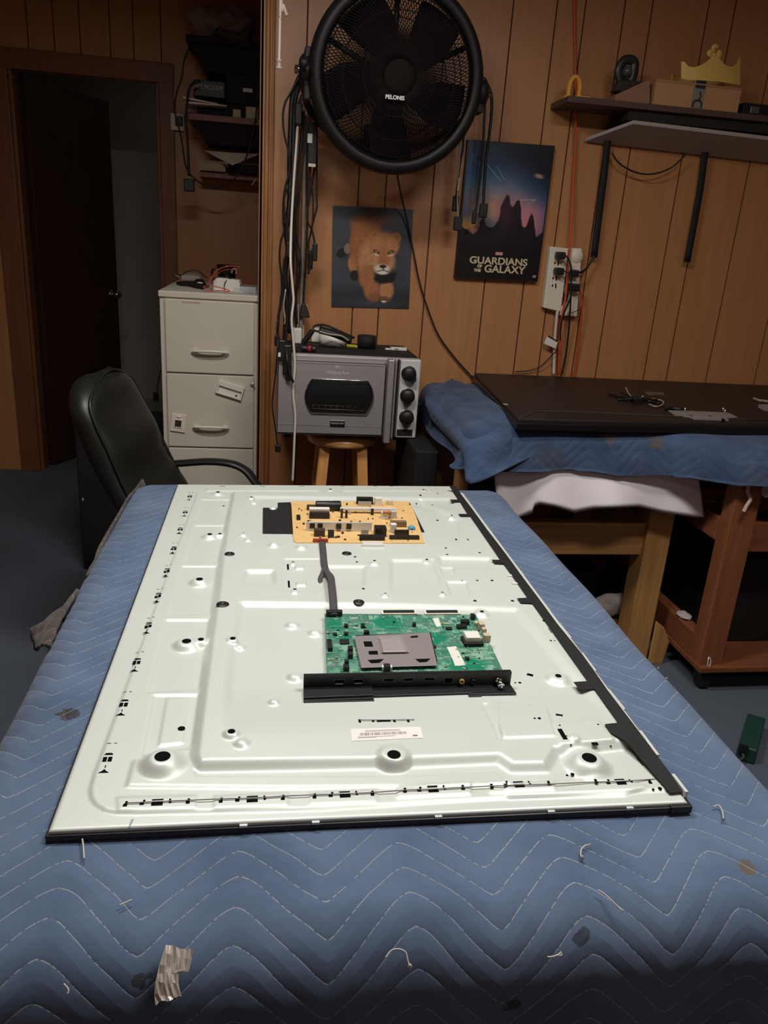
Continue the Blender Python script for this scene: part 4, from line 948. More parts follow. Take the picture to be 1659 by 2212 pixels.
wire('cable_end', [(500,590,3.3),(503,582,3.3),(510,582,3.3),(510,592,3.3)], 0.0045, M_cordg, 'grey cable ring in front of the black mug', 'cable')

# ================================================================ alcove shelves
def P42(x, y, Y=4.2): return at(x, y, Y=Y)
M_shelfw = wood('brown_shelf', rgb(126,78,62), rgb(142,90,72), False, 5, 0.5)
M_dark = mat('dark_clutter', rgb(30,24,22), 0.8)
for zz, lbl in ((1.840, 'brown middle shelf in the dark alcove carrying papers and a modem'), (2.165, 'dark top shelf of the alcove under the crumpled bags'), (1.60, 'lowest alcove shelf holding loose papers')):
    d_ = 0.30 if zz != 1.60 else 0.18; x0 = -0.375 if zz != 1.60 else -0.33
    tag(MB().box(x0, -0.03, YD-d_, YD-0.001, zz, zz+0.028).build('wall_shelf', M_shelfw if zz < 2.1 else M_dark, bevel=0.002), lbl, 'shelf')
t = thing('shelf_standard', 'pale vertical metal shelf strip at the right of the alcove', 'shelf rail', (-0.02, 4.40, 1.2))
MB().box(-0.027, -0.021, 4.13, 4.142, 1.15, 2.18).build('rail', M_cream, t)
# modem with its lettering
t = thing('modem', 'black modem box with pale lettering on the middle shelf', 'modem', (-0.29, 4.2, 1.868))
p = P42(418, 212, 4.17); q_ = P42(486, 212, 4.17)
MB().box(p.x, q_.x, 4.17, 4.30, 1.945, 2.015).build('modem_body', M_black, t, bevel=0.003)
text_mesh('2400 MODEM', 0.030, facing_cam_y((p.x+q_.x)/2-0.006, 4.1695, 1.985), 'lettering', mat('dim_lettering', rgb(200,192,176), 0.7), t, sx=0.78)
MB().box(p.x+0.012, q_.x-0.025, 4.1692, 4.17, 1.966, 1.968).build('underline', mat('dim_lettering2', rgb(110,102,92), 0.7), t)
t = thing('black_device', 'black electronic box with a small white tag beside the modem', 'electronic device', (-0.11, 4.2, 1.868))
MB().box(q_.x+0.004, -0.045, 4.19, 4.40, 1.93, 2.06).build('device_body', M_blackm, t, bevel=0.004); z_ = P42(535, 195, 4.189)
MB().box(z_.x-0.022, z_.x+0.022, 4.188, 4.19, z_.z-0.008, z_.z+0.008).build('tag', M_white, t)
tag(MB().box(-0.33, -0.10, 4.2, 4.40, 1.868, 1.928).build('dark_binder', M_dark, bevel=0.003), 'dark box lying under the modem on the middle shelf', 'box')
for k, (x0, y0, x1, y1, h_) in enumerate(((396,212,470,224,0),(400,222,490,228,0))):
    pts = [P42(x0, y0, 4.14), P42(x1, y1, 4.14)]
    mb = MB(); a_, b_ = pts; mb.hull([(a_.x, 4.13, a_.z-0.004), (b_.x, 4.13, b_.z-0.004), (b_.x, 4.3, b_.z-0.004), (a_.x, 4.3, a_.z-0.004)], [(a_.x, 4.13, a_.z+0.006), (b_.x, 4.13, b_.z), (b_.x, 4.3, b_.z), (a_.x, 4.3, a_.z+0.006)])
    tag(mb.build('paper_stack', M_cream), ('upper sheaf of white papers left of the modem' if k == 0 else 'lower sheaf of white papers left of the modem'), 'papers', 'papers on the middle alcove shelf')
for (x0, x1, y0, y1, lb2) in ((531,558,232,258,'square cream box at the right end of the middle alcove shelf'),(503,520,237,257,'narrow cream box beside the square one on the middle alcove shelf')):
    a_, b_ = P42(x0, y1, 4.17), P42(x1, y0, 4.17)
    tag(MB().box(a_.x, b_.x, 4.17, 4.24, 1.868, b_.z).build('small_box', mat('cream_card', rgb(206,196,156), 0.7), bevel=0.002), lb2, 'box')
# sagging dark cloth shapes and crumpled bags on the top shelf
def blob(name, c, r_, sc, m_, label, cat, seed, amp=0.25, sub=4):
    bm = bmesh.new(); bmesh.ops.create_icosphere(bm, subdivisions=sub, radius=r_); rs = random.Random(seed); D = [(Vector((rs.uniform(-1,1), rs.uniform(-1,1), rs.uniform(-1,1))).normalized(), rs.uniform(2,7), rs.uniform(0,6)) for _ in range(9)]
    for v in bm.verts:
        n_ = v.co.normalized(); f_ = sum(math.sin(n_.dot(d)*fr*1.5+ph) for d, fr, ph in D)/9; v.co = Vector((v.co.x*sc[0], v.co.y*sc[1], v.co.z*sc[2]))*(1+amp*f_*1.6)+Vector(c)
    mb = MB(); mb.bm.free(); mb.bm = bm
    for f_ in bm.faces: f_.smooth = True
    return tag(mb.build(name, m_), label, cat)
M_bag = mat('grey_fabric', rgb(150,132,118), 0.8, noise=0.1, scale=12)
ce = P42(440, 45); blob('crumpled_bag', (ce.x, 4.3, ce.z+0.012), 0.085, (1.0,0.9,0.85), M_bag, 'crumpled grey cloth bag at the left of the top alcove shelf', 'bag', 3, 0.35)
ce = P42(505, 45); blob('crumpled_bag', (ce.x, 4.28, ce.z+0.01), 0.09, (1.0,0.9,0.85), mat('grey_fabric2', rgb(128,112,102), 0.8), 'crumpled grey cloth bag at the right of the top alcove shelf', 'bag', 9, 0.35)
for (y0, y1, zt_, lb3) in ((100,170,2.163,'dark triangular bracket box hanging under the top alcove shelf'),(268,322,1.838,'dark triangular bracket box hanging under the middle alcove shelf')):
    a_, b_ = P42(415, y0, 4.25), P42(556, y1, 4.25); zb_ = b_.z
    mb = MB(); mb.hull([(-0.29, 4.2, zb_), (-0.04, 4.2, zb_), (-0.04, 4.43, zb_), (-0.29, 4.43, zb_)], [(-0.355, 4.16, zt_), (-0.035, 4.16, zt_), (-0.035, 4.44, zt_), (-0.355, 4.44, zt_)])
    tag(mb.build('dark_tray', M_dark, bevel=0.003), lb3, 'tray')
a_ = P42(430, 345, 4.2)
tag(MB().box(-0.325, -0.20, 4.24, 4.42, 1.629, 1.665).build('paper_stack', mat('old_paper', rgb(176,158,130), 0.8), bevel=0.002), 'thick yellowed paper stack at the left of the lowest alcove shelf', 'papers')
mb = MB(); P = [P42(500, 330, 4.20), P42(560, 333, 4.22), P42(502, 357, 4.12), P42(440, 325, 4.26)]
mb._face([mb.bm.verts.new(p) for p in (P[3], P[2], P[1], P[0])]); tag(mb.build('loose_paper', M_cream, solid=0.001), 'white printed sheet sticking out from the lowest alcove shelf', 'paper')
tag(MB().box(-0.19, -0.04, 4.22, 4.43, 1.629, 1.672).build('dark_folder', M_dark, bevel=0.002), 'dark folder under the loose sheet on the lowest alcove shelf', 'folder')
wire('shelf_cable', [(408,105,4.1),(398,130,4.1),(392,170,4.1),(382,200,4.1),(378,240,4.1),(392,300,4.1),(402,360,4.1),(425,390,4.1),(460,405,4.1),(490,400,4.1),(515,375,4.1),(535,330,4.1),(550,270,4.1),(556,210,4.1),(557,170,4.1)], 0.004, M_cord, 'long black cable looping from the top shelf below the lowest alcove shelf', 'cable')
wire('shelf_cable', [(432,175,4.08),(412,185,4.08),(405,215,4.08),(402,260,4.08),(406,320,4.08),(408,380,4.08)], 0.006, M_cord, 'thicker black cable hanging straight down the left of the alcove shelves', 'cable')
p = P42(409, 400, 4.08); tag(MB().box(p.x-0.024, p.x+0.024, 4.06, 4.10, p.z-0.028, p.z+0.026).build('cable_plug', M_black, bevel=0.004), 'black plug block at the end of the cables left of the alcove', 'plug')
p = at(384, 262, Y=YD-0.03); t = thing('light_switch', 'cream switch plate on the door casing beside the middle shelf', 'switch', (p.x, YD-0.03, p.z))
MB().box(p.x-0.035, p.x+0.03, YD-0.032, YD-0.0245, p.z-0.042, p.z+0.036).build('plate', M_cream, t, bevel=0.003); MB().box(p.x-0.01, p.x+0.026, YD-0.06, YD-0.032, p.z-0.02, p.z+0.02).build('adapter', M_black, t, bevel=0.003)
wire('pen', [(544,400,4.2),(553,387,4.2)], 0.003, M_cream, 'thin white stick against the alcove wall below the shelves', 'stick', k=1)
# plug hanging in the doorway
t = thing('door_cable', 'dark cable with a two pin plug hanging in the doorway beside the cabinet', 'cable', tuple(at(345,820,Y=4.3)))
MB().tube([at(356,690,Y=4.42), at(353,750,Y=4.36), at(347,800,Y=4.31), at(342,825,Y=4.3), at(339,845,Y=4.3)], 0.003, n=6).build('cord', M_cord, t)
p = at(337,856,Y=4.3); MB().box(p.x-0.014, p.x+0.014, 4.29, 4.31, p.z-0.02, p.z+0.022).cyl((p.x-0.007,4.3,p.z-0.036),(p.x-0.007,4.3,p.z-0.02),0.003,n=6).cyl((p.x+0.007,4.3,p.z-0.036),(p.x+0.007,4.3,p.z-0.02),0.003,n=6).build('mains_plug', M_black, t, bevel=0.003)
# ================================================================ stool and countertop oven
sx_, sy_ = 0.288, 2.77
t = thing('wooden_stool', 'honey coloured round wooden stool carrying the countertop oven', 'stool', (sx_, sy_, 0))
MB().lathe([(0,0.640),(0.095,0.640),(0.125,0.648),(0.130,0.662),(0.124,0.676),(0.105,0.682),(0,0.682)], (sx_, sy_, 0), n=48).build('seat', M_stool, t)
for a_ in (45, 135, 225, 315):
    ca, sa = math.cos(R(a_)), math.sin(R(a_)); mb = MB()
    Mt = [Vector((sx_+ca*0.095, sy_+sa*0.095, 0.642)), Vector((sx_+ca*0.16, sy_+sa*0.16, 0))]; s_ = 0.019
    lo_ = [(Mt[1].x+i*s_, Mt[1].y+j*s_, 0) for i, j in ((-1,-1),(1,-1),(1,1),(-1,1))]; hi_ = [(Mt[0].x+i*s_, Mt[0].y+j*s_, 0.642) for i, j in ((-1,-1),(1,-1),(1,1),(-1,1))]
    mb.hull(lo_, hi_).build('leg', M_stoolv, t, bevel=0.004)
for z_, k in ((0.22, 0.135), (0.34, 0.125)):
    for a_ in (45, 135, 225, 315):
        if (z_ > 0.3) != (a_ in (45, 225)): continue
        p0 = (sx_+math.cos(R(a_))*k, sy_+math.sin(R(a_))*k, z_); p1 = (sx_+math.cos(R(a_+90))*k, sy_+math.sin(R(a_+90))*k, z_)
        MB().cyl(p0, p1, 0.010, n=12).build('rung', M_stoolv, t)
OX0, OX1, OY, OY1, OZ0, OZ1 = 0.045, 0.535, 2.62, 2.95, 0.700, 0.982
ov = thing('countertop_oven', 'stainless steel countertop oven with oval window and three black knobs on the stool', 'toaster oven', ((OX0+OX1)/2, 2.8, 0.683))
MB().box(OX0+0.004, OX1-0.004, OY+0.02, OY1, OZ0+0.004, OZ1).build('oven_body', M_blackm, ov, bevel=0.006)
MB().box(OX0, OX1, OY+0.004, OY+0.022, OZ0, OZ1-0.001).build('front_frame', M_steel, ov, bevel=0.008, seg=3)
def O(px, py, Y=OY): return at(px, py, Y=Y)
def rpoly(x0, x1, z0, z1, bulge, r_=0.0, n=10):
    """oval window outline: flat top and bottom, bowed sides"""
    P = []
    for k in range(n+1): tt_ = -1+2*k/n; P.append((x1+bulge*(1-tt_*tt_), z0+(z1-z0)*(tt_+1)/2))
    for k in range(n+1): tt_ = 1-2*k/n; P.append((x0-bulge*(1-tt_*tt_), z0+(z1-z0)*(tt_+1)/2))
    return P
# door: left of the handle strip
dx1 = O(826,860).x
door = MB(); W = rpoly(O(672,860).x, O(792,860).x, O(700,893).z, O(700,818).z, 0.022)
# door slab built as rings around the window so that the opening is real
outer = []
nW = len(W); cxw = sum(p[0] for p in W)/nW; czw = sum(p[1] for p in W)/nW
def to_rect(p, x0, x1, z0, z1):
    dx, dz = p[0]-cxw, p[1]-czw; k = min(((x1-cxw) if dx > 0 else (x0-cxw))/dx if abs(dx) > 1e-6 else 1e9, ((z1-czw) if dz > 0 else (z0-czw))/dz if abs(dz) > 1e-6 else 1e9); return (cxw+dx*k, czw+dz*k)
X0d, X1d, Z0d, Z1d = OX0+0.002, dx1+0.004, OZ0+0.010, OZ1-0.022
out = [to_rect(p, X0d, X1d, Z0d, Z1d) for p in W]
cor = [(X0d,Z0d),(X1d,Z0d),(X1d,Z1d),(X0d,Z1d)]
for y_ in (OY-0.012,):
    A = [door.bm.verts.new((x, y_, z)) for x, z in W]; B = [door.bm.verts.new((x, y_, z)) for x, z in out]; C_ = [door.bm.verts.new((x, OY+0.004, z)) for x, z in W]
    for i in range(nW):
        j = (i+1) % nW; door._face([A[i], A[j], B[j], B[i]]); door._face([A[i], A[j], C_[j], C_[i]])
        a_, b_ = out[i], out[j]
        if abs(a_[0]-b_[0]) > 1e-5 and abs(a_[1]-b_[1]) > 1e-5:
            c_ = min(cor, key=lambda q: abs(q[0]-(a_[0] if abs(a_[0]-X0d) < 1e-4 or abs(a_[0]-X1d) < 1e-4 else b_[0]))+abs(q[1]-(a_[1] if abs(a_[1]-Z0d) < 1e-4 or abs(a_[1]-Z1d) < 1e-4 else b_[1])))
            v_ = door.bm.verts.new((c_[0], y_, c_[1])); door._face([B[i], B[j], v_])
door.box(X0d, X1d, OY-0.012, OY+0.004, Z0d, Z0d+0.002); door.box(X0d, X1d, OY-0.012, OY+0.004, Z1d-0.002, Z1d); door.box(X0d, X0d+0.002, OY-0.012, OY+0.004, Z0d, Z1d); door.box(X1d-0.002, X1d, OY-0.012, OY+0.004, Z0d, Z1d)
dob = door.build('oven_door', M_steel, ov)
mb = MB(); mb.tube([(x, OY-0.0135, z) for x, z in W+W[:1]], 0.0022, n=8, k=1); mb.build('window_rim', M_chrome, dob)
mb = MB(); mb.prism([((x-cxw)*0.985+cxw, (z-czw)*0.985+czw) for x, z in W], OY+0.001, OY+0.003, 'y'); mb.build('window_glass', mat('smoked_glass', rgb(30,28,27), 0.12), dob)
mb = MB(); z_ = O(700,884).z; mb.cyl((O(675,884).x, OY-0.0005, z_+0.001), (O(788,888).x, OY-0.0005, z_-0.001), 0.0012, n=6)
for k in range(8): x = O(676+k*13, 880).x; mb.cyl((x, OY-0.0005, z_), (x, OY-0.0005, z_+0.014), 0.0005, n=5)
mb.cyl((O(675,874).x, OY-0.0005, z_+0.014), (O(760,876).x, OY-0.0005, z_+0.013), 0.0007, n=5)
mb.build('oven_rack', mat('rack_metal', rgb(110,105,100), 0.4, 0.5), dob)
mb = MB(); mb.box(X0d+0.03, X1d-0.008, OY-0.0135, OY-0.012, Z1d-0.008, Z1d-0.005); mb.box(X0d+0.002, X1d-0.002, OY-0.0132, OY-0.012, Z0d+0.030, Z0d+0.0315); mb.build('pressed_ridge', M_steel, dob)
M_let = mat('pale_lettering', rgb(205,200,202), 0.4)
c_ = O(729,804); text_mesh('Wolfgang Puck', 0.0145, facing_cam_y(c_.x, OY-0.0128, c_.z), 'brand_lettering', M_let, dob, sx=0.9)
c_ = O(728,791); mb = MB()
for a_, b_, c2, d2 in ((-6,-4.5,-6,6),(4.5,6,-6,6),(-6,-2,-6,-4.5),(2,6,4.5,6),(-2,-0.8,-4,6),(0.8,2,-6,3),(-2,2,-0.6,0.6)): mb.box(c_.x+a_/1000, c_.x+b_/1000, OY-0.013, OY-0.012, c_.z+c2/1000, c_.z+d2/1000)
mb.build('door_emblem', M_let, dob)
c_ = O(728,914); bdg = MB().box(c_.x-0.026, c_.x+0.026, OY-0.0145, OY-0.012, c_.z-0.011, c_.z+0.012).build('name_badge', M_chrome, dob, bevel=0.0015)
MB().prism([(c_.x-0.022, c_.z-0.001), (c_.x, c_.z-0.004), (c_.x+0.022, c_.z-0.001), (c_.x+0.022, c_.z+0.006), (c_.x, c_.z+0.009), (c_.x-0.022, c_.z+0.006)], OY-0.0151, OY-0.0145, 'y').build('badge_plate', M_blackm, dob)
text_mesh('PRESSURE OVEN', 0.0062, facing_cam_y(c_.x, OY-0.0154, c_.z+0.0025), 'badge_lettering', M_let, dob)
# upright handle and the steel strips beside it
for px, wdt, nm, mm_, dep in ((838,0.0105,'door_handle',M_steel,0.034),(849.5,0.0038,'handle_strip',M_steel,0.018)):
    c_ = O(px, 860); MB().box(c_.x-wdt, c_.x+wdt, OY-dep, OY+0.004, OZ0-0.012 if px < 845 else OZ0+0.002, OZ1-0.004).build(nm, mm_, ov, bevel=0.003)
MB().box(O(856,860).x-0.0025, O(856,860).x+0.0025, OY-0.006, OY+0.004, OZ0+0.006, OZ1-0.006).build('black_gap', M_blackm, ov)
M_pnl = mat('light_steel', rgb(206,204,202), 0.4, 0.1)
pn = MB().box(O(860,860).x, OX1-0.001, OY-0.008, OY+0.006, OZ0+0.003, OZ1-0.004).build('control_panel', M_pnl, ov, bevel=0.005, seg=3)
for (px, py, ang) in ((883,807,-35),(880,855,10),(878,901,5)):
    c_ = O(px, py, OY-0.01); kb = MB().lathe([(0,0.026),(0.020,0.026),(0.023,0.022),(0.0235,0.008),(0.025,0.0)], (c_.x, OY-0.008, c_.z), (0,-1,0), n=32).build('control_knob', M_black, ov)
    MB().lathe([(0.0252,0),(0.0262,0),(0.0262,0.003),(0.0252,0.003)], (c_.x, OY-0.008, c_.z), (0,-1,0), n=32, close=True).build('knob_ring', M_chrome, kb)
    Mt = Matrix.Translation((c_.x, OY-0.008, c_.z)) @ Matrix.Rotation(R(ang), 4, 'Y'); MB().prism([(-0.016,-0.018),(0.016,-0.018),(0.007,-0.032),(-0.007,-0.032)], -0.024, -0.004, 'y', Mt).build('knob_pointer', M_black, kb, bevel=0.002)
c_ = O(874,935, OY-0.01); MB().box(c_.x-0.028, c_.x+0.028, OY-0.0092, OY-0.008, c_.z-0.012, c_.z+0.012).build('display_window', M_blackm, ov, bevel=0.0035, seg=3)
c_ = O(892,827, OY-0.01); MB().box(c_.x-0.005, c_.x+0.005, OY-0.0088, OY-0.008, c_.z-0.0022, c_.z+0.0022).build('small_light', M_blackm, ov)
for x in (OX0+0.04, OX1-0.06):
    for y_ in (OY+0.04, OY1-0.05): MB().cyl((x, y_, OZ0-0.016), (x, y_, OZ0+0.004), 0.014, n=16).build('foot', M_blackm, ov)
# ---- things on the oven
OT = OZ1
def onO(px, py, dz=0.0): return at(px, py, Z=OT+dz)
p = onO(720,749); t = thing('tape_roll', 'white roll of tape lying on the oven', 'tape roll', (p.x, p.y+0.04, OT)); cx_, cy_ = p.x, p.y+0.048
MB().lathe([(0.034,0),(0.050,0),(0.050,0.037),(0.034,0.037)], (cx_, cy_, OT+0.001), n=40, close=True).build('tape', M_white, t); MB().lathe([(0.031,0.001),(0.034,0.001),(0.034,0.036),(0.031,0.036)], (cx_, cy_, OT+0.001), n=40, close=True).build('card_core', M_cordg, t)
p = onO(794,755); cx2, cy2 = p.x, p.y+0.042
t = thing('black_tape_roll', 'black roll of electrical tape stack on the oven right of the white roll', 'tape roll', (cx2, cy2, OT)); MB().lathe([(0.013,0),(0.034,0),(0.034,0.044),(0.013,0.044)], (cx2, cy2, OT+0.001), n=36, close=True).build('tape', M_blackm, t)
t = thing('power_adapter', 'black power adapter with wound cord resting on the white box and tape roll', 'power adapter', (cx_, cy_, OT))
A0, A1 = at(690,712,Y=2.74), at(758,736,Y=2.74); mb = MB(); mb.tube([A0, A0.lerp(A1,0.5)+Vector((0,0,0.004)), A1], 0, n=12, k=5, flat=(0.020,0.013,(0,1,0))); mb.build('adapter_body', M_black, t)
MB().tube([at(688,716,Y=2.74), at(676,712,Y=2.74), at(682,703,Y=2.75), at(705,703,Y=2.76), at(735,716,Y=2.76), at(765,730,Y=2.78)], 0.004, n=8).build('adapter_cord', M_cord, t)
MB().tube([at(690,716,Y=2.72), at(712,722,Y=2.715), at(738,726,Y=2.715), at(752,736,Y=2.72)], 0.0035, n=8).build('cord_loop', M_cordg, t)
p = onO(683,740); tag(MB().box(p.x-0.018, p.x+0.030, p.y, p.y+0.05, OT+0.001, OT+0.050).build('white_charger', M_white, bevel=0.004), 'white charger block behind the white tape roll on the oven', 'charger')
p = onO(643,743); tag(MB().box(p.x-0.018, p.x+0.014, p.y, p.y+0.04, OT+0.001, OT+0.055).build('white_adapter', M_white, bevel=0.004), 'white adapter block behind the hanging cords at the left of the oven top', 'charger')
t = thing('red_screwdriver', 'black and red screwdriver grip lying at the left front of the oven top', 'screwdriver', (p.x+0.03, p.y, OT))
a_, b_ = onO(651,752,0.012), onO(683,754,0.012); mb = MB(); mb.cyl(a_, a_.lerp(b_,0.42), 0.011, n=14).cyl(a_.lerp(b_,0.68), b_, 0.011, n=14); mb.build('grip', M_black, t, bevel=0.002)
MB().cyl(a_.lerp(b_,0.42), a_.lerp(b_,0.68), 0.0115, n=14).build('red_band', mat('red_plastic', rgb(150,40,45), 0.4), t)
wire('dark_plug', [(654,742,2.72),(660,734,2.72),(668,724,2.72),(675,714,2.72)], 0.009, M_black, 'thick black cable end leaning behind the red screwdriver on the oven', 'cable')
p = onO(752,751); tag(MB().box(p.x-0.004, p.x+0.034, p.y, p.y+0.03, OT+0.001, OT+0.008).build('yellow_pad', mat('yellow_paper', rgb(205,200,60), 0.7), bevel=0.001), 'yellow paper pad sticking out beside the white tape roll', 'paper')
t = thing('small_package', 'small clear package with white label at the right of the oven top', 'package', tuple(onO(860,756)))
a_, b_ = onO(845,757), onO(878,758); MB().box(a_.x, b_.x, a_.y, a_.y+0.03, OT+0.001, OT+0.010).build('package_label', M_white, t, bevel=0.001); MB().box(a_.x+0.012, a_.x+0.026, a_.y-0.0006, a_.y, OT+0.003, OT+0.008).build('print', M_cordg, t)
c_ = onO(832,754,0.004); MB().cyl(c_, (a_.x, c_.y, c_.z), 0.004, n=10).build('fuse_tip', M_cream, t)
# ================================================================ pictures on the wall
pc = thing('lioness_poster', 'poster of a walking lioness on dark grey, hung under the fan', 'poster', (0.39, YB-0.004, 1.3))
La, Lb, Lc, Ld = at(719,444,Y=YB-0.004), at(893,453,Y=YB-0.004), at(883,667,Y=YB-0.004), at(716,663,Y=YB-0.004)
def quadp(a_, b_, c_, d_, dy=0.0):
    return lambda u, v: (lambda p: (p.x, p.y+dy, p.z))(a_.lerp(b_, u).lerp(d_.lerp(c_, u), v))
def lioness(U, V):
    K = lambda x, y: ((x-470)/600.0, (y-160)/760.0)
    img = np.zeros(U.shape+(3,)); g = vnoise(U, V, 2, 5)
    img[:] = (70,73,84); img = over(img, np.clip(g*0.7, 0, 1), (52,54,64)); img = over(img, sst((V-0.72)/0.25), (36,38,46))
    img = over(img, ell(U, V, .5, .95, .45, .05, 0, .9)*0.5, (92,96,108))
    def e(cx, cy, rx, ry, col, rot=0, soft=.07, k=1.0):
        nonlocal img; u, v = K(cx, cy); img = over(img, ell(U, V, u, v, rx/600, ry/760, rot, soft)*k, col)
    e(545,505,44,36,(34,28,26),-.3); e(585,470,26,40,(140,120,100),.4)
    e(725,330,112,104,(158,86,42),0,.2); e(650,420,50,140,(156,90,46),.1,.12); e(700,380,40,110,(186,120,70),.15,.5,.6); e(690,300,80,60,(172,98,50),.3,.5); e(780,245,110,40,(120,62,34),0,.6)
    e(628,580,38,66,(186,124,74),0,.2); e(642,672,36,40,(36,28,26)); e(700,470,90,150,(168,98,52),0,.3)
    e(880,655,78,72,(30,24,24),0,.2); e(740,560,70,150,(196,136,84),.1,.25); e(770,660,40,60,(60,40,32),0,.3)
    e(735,680,62,95,(176,108,60),-.15,.2); e(775,780,62,70,(182,112,62),-.5,.2); e(795,835,50,38,(150,92,54),0,.3)
    e(890,780,56,80,(196,130,78),.1,.2); e(880,850,38,24,(120,84,60),0,.3); e(868,690,75,36,(28,22,22),0,.2)
    e(872,868,20,8,(215,205,190))
    e(785,372,40,46,(176,108,60),-.3); e(792,380,24,30,(120,70,42),-.3,.3); e(950,375,36,44,(176,108,60),.3); e(948,385,20,28,(112,68,44),.3,.3)
    e(766,400,10,9,(40,26,22)); e(950,408,9,8,(40,26,22))
    e(862,440,112,95,(186,118,66),0,.1); e(862,400,95,60,(198,130,74),0,.5); e(857,540,84,90,(188,122,70),0,.12)
    e(815,560,38,70,(206,150,100),.3,.5,.8); e(915,560,34,66,(190,134,90),-.3,.5,.8)
    e(860,545,44,60,(176,104,60),0,.4,.9); e(858,470,20,90,(170,104,58),0,.8,.6)
    e(852,616,60,34,(226,206,180),0,.3); e(855,640,44,18,(236,226,210),0,.4)
    e(856,596,26,13,(48,30,28),0,.2); e(857,618,4,20,(60,40,34)); e(832,630,26,4,(60,42,36),-.25); e(882,630,26,4,(60,42,36),.25)
    for ex, rr_ in ((804,.25),(912,-.25)):
        e(ex,487,24,15,(44,28,22),rr_,.2); e(ex,486,12,9,(214,170,70),0,.2); e(ex,486,5,6,(15,12,10)); e(ex,508,22,9,(226,196,150),rr_,.4)
    fur = vnoise(U*1.0, V, 9, 60); img = img*(0.93+0.14*fur[..., None]); lum = img.mean(-1, keepdims=True); return lum+(img-lum)*0.86
MB().prism([(La.x,La.z),(Lb.x,Lb.z),(Lc.x,Lc.z),(Ld.x,Ld.z)], YB-0.0035, YB-0.0005, 'y').build('poster_sheet', M_blackm, pc)
M_print = vcol_mat('glossy_print', 0.36)
painted('poster_print', 150, 190, lioness, quadp(La, Lb, Lc, Ld), M_print, pc)
mp_ = thing('film_poster', 'dark framed film poster with blue and orange night sky and bold block title', 'poster', (0.88, YB-0.01, 1.48))
Ga, Gb, Gc, Gd_ = at(1011,301,Y=YB-0.022), at(1199,315,Y=YB-0.022), at(1161,609,Y=YB-0.022), at(982,600,Y=YB-0.022)
MB().prism([(Ga.x,Ga.z),(Gb.x,Gb.z),(Gc.x,Gc.z),(Gd_.x,Gd_.z)], YB-0.0205, YB-0.002, 'y').build('mount_board', mat('black_brown_edge', rgb(40,26,20), 0.6), mp_)
def nebula(U, V):
    img = np.zeros(U.shape+(3,)); img[:] = (20,28,46)
    img = over(img, ell(U, V, .42, .38, .55, .34, .2, .9), (44,100,165)); img = over(img, ell(U, V, .28, .30, .22, .16, 0, .9)*.8, (80,150,195))
    img = over(img, ell(U, V, .60, .38, .20, .16, 0, 1.0)*.9, (165,185,215)); img = over(img, ell(U, V, .85, .45, .2, .14, 0, 1)*.7, (44,100,160))
    img = over(img, ell(U, V, .40, .47, .34, .12, .1, .9)*.9, (215,150,120)); img = over(img, ell(U, V, .80, .58, .18, .16, 0, .9)*.95, (225,130,135))
    img = over(img, ell(U, V, .10, .62, .11, .06, 0, .8), (236,180,96)); img = over(img, ell(U, V, .22, .68, .16, .05, .2, .8)*.8, (150,80,60))
    img = over(img, ell(U, V, .95, .1, .7, .22, .1, .7)*.8, (12,15,22))
    n1 = vnoise(U, V, 3, 9); n2 = vnoise(U, V, 4, 26)
    # dark rocky ridge of no particular shape
    ridge = .64-.22*np.exp(-((U-.52)/.075)**2)-.16*np.exp(-((U-.66)/.06)**2)-.06*np.exp(-((U-.55)/.25)**2)-.12*np.exp(-((U-.84)/.05)**2)-.12*np.exp(-((U-.26)/.06)**2)+(n1-.5)*.12+(n2-.5)*.05
    img = over(img, np.clip((V-ridge)/.02, 0, 1)*.96, (20,18,26)); img = over(img, np.clip(1-abs(V-ridge-.01)/.012, 0, 1)*.6, (190,140,140))
    img = over(img, ell(U, V, .52, .50, .08, .1, 0, 1)*.45, (110,44,70))
    for u0, v0, u1, v1, w_ in ((.22,.15,.42,.27,.006),(.36,.17,.46,.26,.005),(.62,.40,.86,.39,.005),(.05,.10,.2,.2,.003),(.76,.44,.84,.39,.004)):
        L2 = (u1-u0)**2+(v1-v0)**2; tt_ = np.clip(((U-u0)*(u1-u0)+(V-v0)*(v1-v0))/L2, 0, 1); d = np.hypot(U-u0-tt_*(u1-u0), V-v0-tt_*(v1-v0)); img = over(img, np.clip(1-d/w_, 0, 1)*.75, (170,205,220))
    img = over(img, ell(U, V, .86, .22, .05, .015, .1, .5)*.8, (215,165,130)); img = over(img, sst((V-.70)/.08), (18,15,17))
    b = .018; edge = (U < b) | (U > 1-b) | (V < b*.6) | (V > 1-b*.6); return over(img, edge.astype(float)*.8, (30,20,17))
painted('poster_print', 150, 230, nebula, quadp(Ga, Gb, Gc, Gd_), M_print, mp_)
M_gold = mat('metallic_print', rgb(205,190,160), 0.35)
def gtext(body, px, py, size, sx=1.0, shear=0.0):
    c = at(px, py, Y=YB-0.0225); ang = math.atan2(-(Gc-Gd_).z, (Gc-Gd_).x)
    return text_mesh(body, size, facing_cam_y(c.x, YB-0.0226, c.z, ang), 'title_lettering', M_gold, mp_, bold=0.0010, sx=sx, shear=shear)
gtext('GUARDIANS', 1077, 565, 0.035, 1.16); gtext('GALAXY', 1090, 583, 0.037, 1.12); gtext('OF', 1036, 575, 0.014); gtext('THE', 1031, 584, 0.014)
c = at(1078,548,Y=YB-0.0225); MB().box(c.x-0.014, c.x+0.014, YB-0.0232, YB-0.0222, c.z-0.0055, c.z+0.0055).build('small_logo_block', mat('red_print', rgb(205,150,140), 0.5), mp_)
